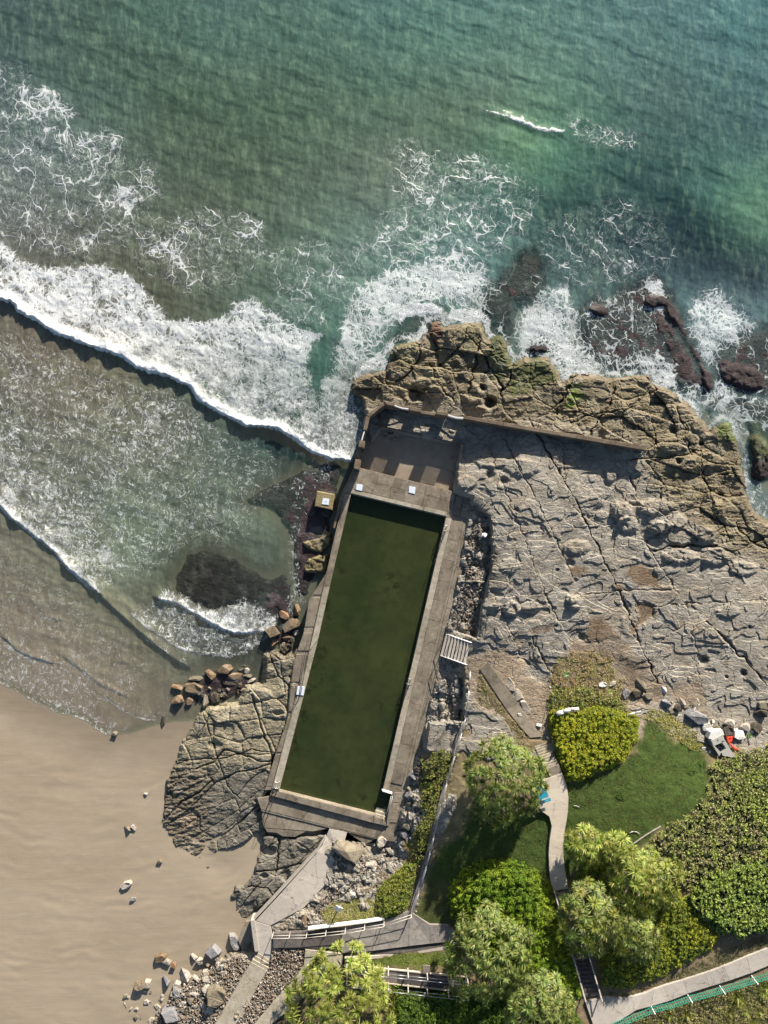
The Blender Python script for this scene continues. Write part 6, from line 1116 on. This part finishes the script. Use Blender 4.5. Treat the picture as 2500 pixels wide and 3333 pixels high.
leaves("verge_grass", [(1965, 3232), (2080, 3226), (2200, 3170), (2350, 3095), (2520, 3030), (2600, 3000), (2600, 3040), (2500, 3080), (2330, 3158), (2130, 3215), (2035, 3246)], lambda x, y, E: .13, 90, .06, [(.035, .055, .015), (.06, .08, .02)], 28, .5, None, "dark grass verge above the bottom right path", "grass")
for (cx, cy, r_, l_) in ((2255, 2510, 22, "dark green weed clump in the right part of the lawn"), (2285, 2485, 16, "small dark green weed clump near the broken concrete box"), (2020, 2590, 20, "dark green weed clump in the middle of the lawn")):
    bush("weed_clump", l_, "weed clump", [(cx + r_ * math.cos(a), cy + r_ * .85 * math.sin(a)) for a in np.arange(0, 6.28, .6)], .25, 10, [(.06, .12, .02), (.09, .14, .03)], 60 + cx % 7, 200, .06, .1, 12)

# ---- spiky pandanus-like trees
def rosette(seed, n=40, L=1.0, wd=.048, cols=((.075, .12, .03), (.44, .43, .16), (.22, .28, .07)), droop=.55, up=0):
    q = random.Random(seed); V = []; F = []; C = []
    for i in range(n):
        t = i / n; az = i * 2.39996 + q.uniform(-.2, .2); el = R(78 - 88 * t ** .8 + q.uniform(-8, 8) + up); l = L * q.uniform(.7, 1.05) * (.75 + .25 * t)
        c = Vector(cols[q.choices((0, 1, 2), (4, 2, 4))[0]]) * q.uniform(.75, 1.2); d = Vector((math.cos(az), math.sin(az), 0)); s = Vector((-math.sin(az), math.cos(az), 0)); p = Vector((0, 0, 0)); k0 = len(V)
        segs = 4; e = el
        for j in range(segs + 1):
            w_ = wd * (1 - (j / segs) ** 1.6) * (.8 if j == 0 else 1)
            up_ = Vector((0, 0, 1)) * math.cos(e) - d * math.sin(e)
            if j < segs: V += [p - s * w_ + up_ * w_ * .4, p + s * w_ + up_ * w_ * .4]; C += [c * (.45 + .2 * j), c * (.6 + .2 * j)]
            else: V.append(p.copy()); C.append(c * 1.15)
            p = p + (d * math.cos(e) + Vector((0, 0, 1)) * math.sin(e)) * l / segs; e -= droop * (j + 1) / segs * q.uniform(.6, 1.3)
        for j in range(segs - 1): F.append((k0 + 2 * j, k0 + 2 * j + 1, k0 + 2 * j + 3, k0 + 2 * j + 2))
        F.append((k0 + 2 * segs - 2, k0 + 2 * segs - 1, k0 + 2 * segs, k0 + 2 * segs))
    me = bpy.data.meshes.new("leaf_rosette"); me.from_pydata([tuple(v) for v in V], [], [f if f[2] != f[3] else f[:3] for f in F]); me.update()
    a = me.color_attributes.new('col', 'FLOAT_COLOR', 'POINT'); a.data.foreach_set('color', [x for c in C for x in (*c, 1)]); me.materials.append(M_pand); return me
ROS = [rosette(i) for i in range(4)]
ROSY = [rosette(10 + i, 40, 1.0, .052, ((.15, .21, .03), (.44, .43, .12), (.29, .33, .07))) for i in range(3)]
def tree(lab, px, py, Rm, top, n, seed, ros=ROS, lean=(0, 0), flat=.62, name="pandanus_tree", size=.95):
    q = random.Random(seed); g = gz(float(px), float(py)); C0 = P(px, py, g + top - Rm * flat)
    base_ = Vector((C0.x - lean[0], C0.y - lean[1], g - .1)); e = empty(name, base_, lab, "tree", "spiky pandanus trees")
    bm = bmesh.new(); tube(bm, base_, C0 - Vector((0, 0, Rm * .35)), .28, 8, .2); bmobj("trunk", bm, M_bark, e, True)
    for i in range(7):
        a = i * .9 + q.uniform(0, .4); bm = bmesh.new(); s0 = C0 - Vector((0, 0, Rm * .4)); m_ = s0 + Vector((math.cos(a) * Rm * .4, math.sin(a) * Rm * .4, Rm * .28)); t_ = s0 + Vector((math.cos(a) * Rm * .8, math.sin(a) * Rm * .8, Rm * .55))
        tube(bm, s0, m_, .12, 6, .09); tube(bm, m_, t_, .09, 6, .05); bmobj("branch", bm, M_bark, e, True)
    for i in range(n):
        t = (i + .5) / n; ph = math.acos(1 - 1.12 * t); az = i * 2.39996 + q.uniform(-.35, .35)
        lump = 1 + .07 * math.sin(az * 3 + seed) + .06 * math.sin(az * 5 + ph * 4); r_ = Rm * lump * q.uniform(.84, 1.03) - .45
        nv = Vector((math.sin(ph) * math.cos(az), math.sin(ph) * math.sin(az), math.cos(ph))); p = C0 + Vector((nv.x * r_, nv.y * r_, nv.z * r_ * flat))
        nn = (nv + Vector((0, 0, .35)) + Vector((q.uniform(-.3, .3), q.uniform(-.3, .3), 0))).normalized()
        o = bpy.data.objects.new("leaf_rosette", q.choice(ros)); col.objects.link(o); o.parent = e; o.matrix_parent_inverse = Matrix.Translation(base_).inverted()
        o.location = p; o.rotation_euler = (nn.to_track_quat('Z', 'Y') @ Matrix.Rotation(q.uniform(0, 6.28), 3, 'Z').to_quaternion()).to_euler(); s_ = size * q.uniform(.8, 1.15); o.scale = (s_, s_, s_)
    return e
tree("round spiky pandanus tree beside the blue picnic table", 1642, 2542, 4.45, 4.8, 190, 1, flat=.5)
tree("spiky pandanus tree overhanging the right end of the boardwalk", 1590, 3105, 4.8, 4.8, 165, 2)
tree("yellow-green spiky pandanus tree at the bottom edge over the boardwalk's left end", 1118, 3265, 6.2, 4.8, 230, 3, ROSY)
tree("smaller spiky pandanus tree at the bottom edge beside the foot of the timber stairs", 1762, 3285, 3.5, 4.2, 100, 4)
tree("bright tufted pandanus right of the curved path, leftmost of the leaning group", 1902, 2752, 2.3, 3.4, 44, 5, ROSY)
tree("small bright tufted pandanus at the top of the leaning group beside the lawn edge", 1998, 2765, 2.0, 3.2, 36, 6, ROSY)
tree("broad pandanus at the upper right of the leaning group beside the tangled scrub", 2088, 2868, 3.8, 3.8, 115, 7, ROSY + ROS[:1])
tree("full rounded pandanus crown of the leaning group overhanging the timber stairs", 1925, 2990, 3.7, 4.4, 120, 8, ROS + ROSY[:1])
tree("lower pandanus crown of the leaning group nearest the upper path", 2070, 3052, 2.6, 3.6, 54, 9, ROS + ROSY[:1])
# part of the round tree's left crown reaching over the steps
# strappy clumps
STR = [rosette(30 + i, 46, .95, .03, ((.30, .33, .06), (.42, .38, .14), (.22, .26, .05)), .5, 6) for i in range(3)]
def clump(px, py, s_, lab, group=None, ros=STR, name="strap_leaf_clump", lift=.05, cat="plant"):
    o = bpy.data.objects.new(name, rr.choice(ros)); col.objects.link(o); z = gz(float(px), float(py)) + lift; o.location = P(px, py, z); o.scale = (s_, s_, s_); o.rotation_euler = (0, 0, rr.uniform(0, 6)); return tag(o, lab, cat, group)
q = random.Random(5)
for i in range(60):
    x_ = q.uniform(2050, 2560); y_ = q.uniform(3200, 3380)
    if y_ < 3345 - (x_ - 2000) * .30: continue
    clump(x_, y_, q.uniform(.9, 1.5), f"yellow-green strappy clump, {('foremost', 'middle row', 'back row')[int(y_ < 3310) + int(y_ < 3260)]}, {('left end', 'left', 'centre', 'right', 'right end')[min(4, int((x_ - 2050) / 95))]} below the green mesh fence", "strappy clumps below the green mesh fence")
clump(1328, 2752, 1.1, "pale yellow tussock of long fine grass on the slope", None, [rosette(50, 90, 1.0, .012, ((.42, .36, .10), (.5, .45, .2), (.3, .3, .08)), .7, 8)], "grass_tussock")
clump(1842, 2195, .62, "small pale green agave-like plant in the dry brush", None, [rosette(51, 22, 1, .07, ((.3, .42, .2), (.42, .5, .28), (.25, .38, .15)), .3)], "agave_plant", .7)
clump(1987, 2252, .5, "small yellow-green spiky plant in the dry brush near the dark-topped boulder", None, [rosette(52, 22, 1, .07, ((.3, .38, .1), (.42, .45, .15), (.25, .33, .1)), .3)], "agave_plant", .5)
clump(2440, 2392, .6, "small green strappy plant right of the white holed rock", None, [rosette(53, 18, 1, .05, ((.15, .3, .06), (.25, .38, .1), (.12, .25, .05)), .4)], "agave_plant", .2)
# ================================================================ SMALL THINGS
# turquoise picnic table
pt = empty("picnic_table", P(1775, 2590, 5.5), "bright turquoise picnic table with benches, half hidden by the round spiky tree", "picnic table")
mt = m_plain("turquoise_paint", (.03, .30, .42), .5, .12, 3, .004)
def LP(u, v): return (1779 + u * 20 * .35 + v * -.93 * 18, 2574 + u * 20 * .93 + v * .37 * 18)
for i in range(5):
    v0 = -.05 + i * .42; a = (1778 - v0 * 0 + i * 1.9, 2571 + i * 5.0); b = (a[0] - 36, a[1] + 13)
    bm = bmesh.new(); beam(bm, P(*a, 6.28), P(*b, 6.28), .145, .04); bmobj("table_board", bm, mt, pt)
for (dx, dy) in ((-5, -14), (14, 28)):
    for k_ in (0, 1):
        a = (1778 + dx + k_ * 1.8, 2571 + dy + k_ * 4.8); b = (a[0] - 36, a[1] + 13); bm = bmesh.new(); beam(bm, P(*a, 5.98), P(*b, 5.98), .13, .04); bmobj("bench_board", bm, mt, pt)
for t in (.2, .8):
    c0 = (1776 + 2 - 36 * t, 2564 + 13 * t + 8); a = P(c0[0] - 6, c0[1] - 16, 5.9); b = P(c0[0] + 10, c0[1] + 22, 5.9); bm = bmesh.new(); beam(bm, a, b, .08, .1); beam(bm, a.lerp(b, .3) - Vector((0, 0, .4)), a.lerp(b, .42) + Vector((0, 0, .33)), .08, .08); beam(bm, a.lerp(b, .7) - Vector((0, 0, .4)), a.lerp(b, .58) + Vector((0, 0, .33)), .08, .08); bmobj("leg", bm, M_timber, pt)
# boardwalk under the bottom trees
bw = empty("boardwalk", P(1300, 3180, 5), "dark timber boardwalk with wire rails between two spiky trees", "boardwalk")
BA, BB, BC, BD = (1122, 3145), (1530, 3186), (1130, 3182), (1530, 3228)
bz = lambda t: 4.75 + 1.5 * t
n = 56; pm = None
for i in range(n):
    t = i / n; t1 = (i + .93) / n
    L = lambda p, q_, k_: (p[0] + (q_[0] - p[0]) * k_, p[1] + (q_[1] - p[1]) * k_)
    pslab("plank", [L(BA, BB, t), L(BC, BD, t), L(BC, BD, t1), L(BA, BB, t1)], bz(t), .05, M_timberd if i > 22 else M_timber, bw, .004)
for (A_, B_, off) in ((BA, BB, -3), (BC, BD, 5)):
    bm = bmesh.new(); beam(bm, P(A_[0], A_[1] + off, bz(0) + .05), P(B_[0], B_[1] + off, bz(1) + .05), .09, .2); bmobj("edge_beam", bm, M_path2, bw)
    ends = []
    for px_ in (1130, 1166, 1202, 1264, 1328, 1390, 1458, 1520):
        t = (px_ - A_[0]) / (B_[0] - A_[0]); q_ = P(px_, A_[1] + (B_[1] - A_[1]) * t + off, bz(t)); top_ = q_ + Vector((0, 0, 1.15)); ends.append(top_)
        bm = bmesh.new(); beam(bm, q_ + Vector((0, .09, -.3)), top_ + Vector((0, .09, .0)), .10, .10); bmobj("post", bm, m_h, bw)
    for hh in (0, -.45): tubeobj("rail", [p + Vector((0, 0, hh - .03)) for p in ends], .03, M_grey, bw)
o = pslab("notice_panel", [(1377, 3142), (1400, 3143), (1400, 3170), (1377, 3169)], 5.9, .06, M_timber, None); tag(o, "small square brown notice panel standing beside the boardwalk", "panel")
bm = bmesh.new(); tube(bm, P(1388, 3156, 4.4), P(1388, 3156, 5.85), .05); ob = bmobj("post", bm, M_timber, o)
bm = bmesh.new(); tube(bm, P(1384, 3232, 6.2), P(1352, 3345, 6.4), .11, 8, .13); o = bmobj("timber_pole", bm, m_plain("pale_pole", (.55, .52, .47), .8, .1), None); tag(o, "long pale pole lying from the boardwalk to the bottom edge", "pole")
# sign on a post near the white kerb
sg = empty("sign", P(1104, 2953, 2.9), "white square sign on a tall white post beside the kerb wall", "sign")
pz = gz(1104., 2953.); bm = bmesh.new(); tube(bm, P(1104, 2953, pz), P(1104, 2953, pz + 2.3), .06, 8); bmobj("post", bm, M_white, sg)
tp = P(1104, 2953, pz + 1.75); bm = bmesh.new()
f = Vector((-.45, -.9, 0)).normalized(); s_ = Vector((.9, -.45, 0)).normalized(); tl_ = Vector((0, 0, .45)) - f * .55
qv = [tp + f * .12 + s_ * a * .38 + tl_ * b for a, b in ((-1, -1), (1, -1), (1, .5), (-1, .5))]
tl_ = -tl_
vs1 = [bm.verts.new(p) for p in qv]; vs2 = [bm.verts.new(p - Vector((0, -.02, .04))) for p in qv]; bm.faces.new(vs1); bm.faces.new(vs2[::-1])
for i in range(4): bm.faces.new((vs1[i], vs2[i], vs2[(i + 1) % 4], vs1[(i + 1) % 4]))
bmesh.ops.recalc_face_normals(bm, faces=bm.faces); bmobj("sign_board", bm, M_white, sg)
# broken concrete box and red netting
bx = empty("concrete_box", P(2345, 2420, 4.6), "tilted pale concrete box with a square opening on the scrub edge, old timber inside", "concrete box")
mc = m_plain("pale_old_concrete", (.40, .39, .36), .9, .15, 4, .02)
g0 = gz(2345., 2420.)
pslab("back_slab", [(2306, 2404), (2314, 2384), (2352, 2376), (2358, 2392), (2320, 2408)], g0 + .75, .8, m_plain("bright_concrete", (.66, .65, .62), .9, .08), bx)
rim = [[(2315, 2410), (2353, 2391), (2360, 2413), (2323, 2429)], [(2347, 2412), (2361, 2412), (2378, 2440), (2364, 2436)], [(2349, 2450), (2364, 2436), (2378, 2440), (2396, 2468), (2352, 2460)], [(2322, 2429), (2327, 2429), (2347, 2450), (2342, 2462)]]
for r_ in rim: pslab("rim", r_, g0 + .8, .75, mc, bx)
pslab("floor", [(2325, 2428), (2346, 2412), (2365, 2437), (2348, 2452)], g0 + .1, .1, M_under, bx, 0)
for i in range(3):
    bm = bmesh.new(); beam(bm, P(2330 + i * 7, 2430 - i * 5, g0 + .35), P(2352 + i * 6, 2449 - i * 6, g0 + .4), .1, .06); bmobj("timber", bm, M_timber, bx)
bm = bmesh.new(); tube(bm, P(2336, 2408, g0 + .81), P(2336, 2408, g0 + .815), .08, 10); bmobj("drain_hole", bm, M_under, bx)
NETP = [(2361, 2394), (2388, 2395), (2386, 2410), (2378, 2418), (2396, 2432), (2411, 2441), (2404, 2444), (2388, 2440), (2374, 2424), (2366, 2412)]
X, Y = np.meshgrid(np.arange(2355, 2416, 1.5), np.arange(2388, 2450, 1.5)); E = sdf(X, Y, NETP) + 2 * fbm(X / 5., Y / 5., 2, 3)
Z = gz(X, Y) + .35 + .16 * fbm(X / 6., Y / 9., 3, 8) - .3 * sstep(-4, 2, E); o = sheet("red_netting", X, Y, Z, E < 0, {}, m_plain("red_net", (.62, .05, .025), .8, .2, 8)); tag(o, "crumpled heap of bright red netting trailing right of the concrete box", "netting")
o = boulder(2404, 2391, 19, 15, 20, 'w', "white jagged rock with a dark hollow, right of the red netting")
for x_, y_, r_, l_ in ((2291, 2435, 8, "largest of three white stones on the lawn left of the concrete box"), (2300, 2447, 5, "middle of three white stones on the lawn left of the concrete box"), (2309, 2448, 5, "rightmost of three white stones on the lawn left of the concrete box"), (1783, 2402, 6, "lower pale stone in the gap left of the bright yellow-green shrub"), (1800, 2396, 6, "upper pale stone in the gap beside the bright yellow-green shrub"), (1802, 2414, 6, "pale stone beside the top tread of the concrete steps"), (1787, 2236, 6, "white stone in the sand beside the dry brush"), (1754, 2360, 8, "white stone touching the right edge of the narrow footpath"), (1692, 2325, 7, "pale broken stone on the sand right of the narrow footpath")):
    boulder(x_, y_, r_, r_ * .85, 20, 'w', l_, cat="stone", name="white_stone")
# pale rock edging along the footpath
boulder(1660, 2228, 12, 22, -30, 'p', "long pale rock along the upper right edge of the narrow footpath", .4); boulder(1684, 2262, 13, 26, -30, 'p', "long pale rock along the middle right edge of the narrow footpath", .4); boulder(1712, 2305, 12, 24, -28, 'p', "long pale rock along the lower right edge of the narrow footpath", .4)
# driftwood log laid on the bright shrub
def log(lab, pts, r, zl, mat, name="driftwood_log", cat="log"):
    bm = bmesh.new(); Q3 = [P(a, b, gz(float(a), float(b)) + zl) for a, b in pts]
    for i in range(len(Q3) - 1): tube(bm, Q3[i], Q3[i + 1], r * (1 - .12 * i), 8, r * (1 - .12 * (i + 1)))
    o = bmobj(name, bm, mat, None, True); tag(o, lab, cat); return o
ml = m_plain("bleached_driftwood", (.50, .48, .46), .85, .15, 6, .02)
log("thick bleached driftwood log lying across the top of the bright yellow-green shrub", [(1812, 2325), (1832, 2317), (1856, 2309), (1884, 2308)], .27, 1.15, ml)
log("bleached driftwood plank at the right end of the bright yellow-green shrub", [(2046, 2327), (2066, 2320), (2086, 2316)], .10, .8, ml)
log("short upright driftwood stick in the rock line", [(2270, 2274), (2276, 2290), (2272, 2302)], .06, .4, ml)
log("thin curved pale branch on the lower lawn", [(2048, 2712), (2060, 2706), (2074, 2708), (2083, 2716)], .04, .2, ml)
log("short brown branch on the grass left of the curved path", [(1868, 2622), (1880, 2624), (1886, 2628)], .035, .2, ml)
log("forked dry branch on the soil beside the retaining wall top", [(1486, 2478), (1482, 2470), (1496, 2456)], .05, .3, M_timber)
log("pale driftwood branch on top of the rock block beside the deck", [(1430, 2448), (1442, 2452), (1452, 2454)], .06, .2, ml)
# green mesh fence in the bottom right corner
gf = empty("mesh_fence", P(2250, 3240, 8.6), "low bright green plastic mesh fence with white posts along the bottom right path", "fence")
GP = [(1990, 3330), (2045, 3308), (2120, 3276), (2180, 3262), (2240, 3240), (2300, 3226), (2345, 3212), (2400, 3196), (2450, 3180), (2510, 3162), (2590, 3140)]
mg = m_plain("green_plastic_mesh", (.03, .30, .21), .6, .15, 5)
G3 = [P(a, b, gz(float(a), float(b)) + .3) for a, b in GP]
for a, b in zip(G3[:-1], G3[1:]):
    bm = bmesh.new(); n_ = 8
    for k_ in range(n_):
        p0 = a.lerp(b, k_ / n_); p1 = a.lerp(b, (k_ + 1) / n_); j0 = Vector((0, .03 * math.sin(k_ * 2.1), 0))
        beam(bm, p0 + Vector((0, .10, .25)) + j0, p1 + Vector((0, .10, .25)), .05, .02); beam(bm, p0 + Vector((0, 0, .5)), p1 + Vector((0, 0, .5)), .05, .02); beam(bm, p0 + Vector((0, -.06, .7)), p1 + Vector((0, -.06, .7)) + j0, .05, .02); beam(bm, p0, p0 + Vector((0, -.06, .72)), .03, .03)
    bmobj("mesh_panel", bm, mg, gf)
for a in (G3[2], G3[4], G3[6], G3[8]): bm = bmesh.new(); tube(bm, a - Vector((0, 0, .4)), a + Vector((0, -.05, .95)), .05); bmobj("post", bm, M_white, gf)
# thin dark lines over the coping corners, built as black tubes
mk_ = m_plain("black_strand", (.015, .015, .017), .6, .1)
def strand(lab, pts, zs, r=.025):
    o = tubeobj("strand", [P(a, b, z) for (a, b), z in zip(pts, zs)], r, mk_, None, 5); tag(o, lab, "strand"); return o
strand("thin black cable along the left deck above the blue plate, outer one of two", [(1000, 2085), (985, 2180), (974, 2270), (962, 2294), (950, 2290)], [1.95] * 5)
strand("thin black cable along the left deck above the blue plate, inner one of two", [(1008, 2110), (992, 2190), (978, 2262), (966, 2288)], [1.95] * 4)
strand("thin black cable crossing the lower left corner of the deck, outer one of two", [(902, 2544), (880, 2600), (858, 2660), (840, 2712)], [1.95, 1.95, 1.6, 1.5])
strand("thin black cable crossing the lower left corner of the deck, inner one of two", [(912, 2550), (892, 2600), (868, 2665), (848, 2712)], [1.95, 1.95, 1.6, 1.5])
strand("thin black cable along the right coping near its upper ladder rail", [(1450, 1716), (1436, 1770), (1420, 1815), (1404, 1850)], [1.9] * 4)
strand("thin black cable along the right coping near its lower ladder rail", [(1334, 2214), (1318, 2270), (1300, 2330)], [1.9] * 3)
strand("black cable hanging from the slatted steps down the rocky strip", [(1436, 2134), (1412, 2210), (1398, 2262), (1378, 2330)], [2.6, 2.2, 2.1, 2.0])
# person crouching on the broken rock beside the deck
def person(px, py, z, lab):
    e0 = P(px, py, z); e = empty("person", e0, lab, "person", rz=R(20))
    skin = m_plain("skin", (.45, .27, .19), .6, .05); shirt = m_plain("white_cloth", (.82, .80, .82), .8, .04); trou = m_plain("navy_cloth", (.04, .05, .10), .9, .1); hair = m_plain("hair", (.06, .04, .03), .8, .2)
    V = [(0, 0, .28), (0, .02, .48), (0, -.06, .68), (0, -.12, .78), (0, -.17, .92), (.19, -.06, .70), (.30, -.20, .50), (.22, -.36, .38), (-.19, -.06, .70), (-.34, -.22, .55), (-.52, -.34, .50), (.12, -.02, .26), (.17, -.38, .42), (.15, -.30, .03), (.15, -.44, .0), (-.12, -.02, .26), (-.17, -.38, .42), (-.15, -.30, .03), (-.15, -.44, .0)]
    E_ = [(0, 1), (1, 2), (2, 3), (3, 4), (2, 5), (5, 6), (6, 7), (2, 8), (8, 9), (9, 10), (0, 11), (11, 12), (12, 13), (13, 14), (0, 15), (15, 16), (16, 17), (17, 18)]
    Rr = [.15, .14, .15, .055, .11, .07, .045, .03, .07, .045, .03, .10, .075, .05, .035, .10, .075, .05, .035]
    def skinmesh(nm, ids, mat, grow):
        me = bpy.data.meshes.new(nm); bmk = bmesh.new(); sk = bmk.verts.layers.skin.verify(); mp = {}
        for i, k_ in enumerate(ids):
            v_ = bmk.verts.new(V[k_]); v_[sk].radius = (Rr[k_] + grow,) * 2; v_[sk].use_root = (i == 0); mp[k_] = v_
        for a, b in E_:
            if a in mp and b in mp: bmk.edges.new((mp[a], mp[b]))
        bmk.to_mesh(me); bmk.free(); me.materials.append(mat); o = bpy.data.objects.new(nm, me); col.objects.link(o); o.parent = e
        md = o.modifiers.new("skin", 'SKIN'); md.use_smooth_shade = True; o.modifiers.new("sub", 'SUBSURF').levels = 1; return o
    try:
        for nm, ids, mat, g_ in (("body", list(range(19)), skin, 0), ("shirt", [1, 2, 5, 6, 8, 9], shirt, .025), ("trousers", [0, 11, 12, 13, 15, 16, 17], trou, .02)):
            skinmesh(nm, ids, mat, g_)
    except Exception as ex: print("person:", ex)
    bm = bmesh.new(); bmesh.ops.create_uvsphere(bm, u_segments=12, v_segments=8, radius=.115, matrix=Matrix.Translation((0, -.165, .95))); bmobj_l("hair", bm, hair, e)
    bm = bmesh.new(); bmesh.ops.create_cone(bm, cap_ends=True, segments=14, radius1=.19, radius2=.10, depth=.12, matrix=Matrix.Translation((0, -.165, 1.03))); bmobj_l("hat", bm, shirt, e)
    return e
def bmobj_l(nm, bm, mat, e):
    me = bpy.data.meshes.new(nm); bm.to_mesh(me); bm.free(); me.materials.append(mat); o = bpy.data.objects.new(nm, me); col.objects.link(o); o.parent = e; return o
person(1572, 1738, 2.35, "person in a white top and dark blue trousers crouching on broken rock above the deck")
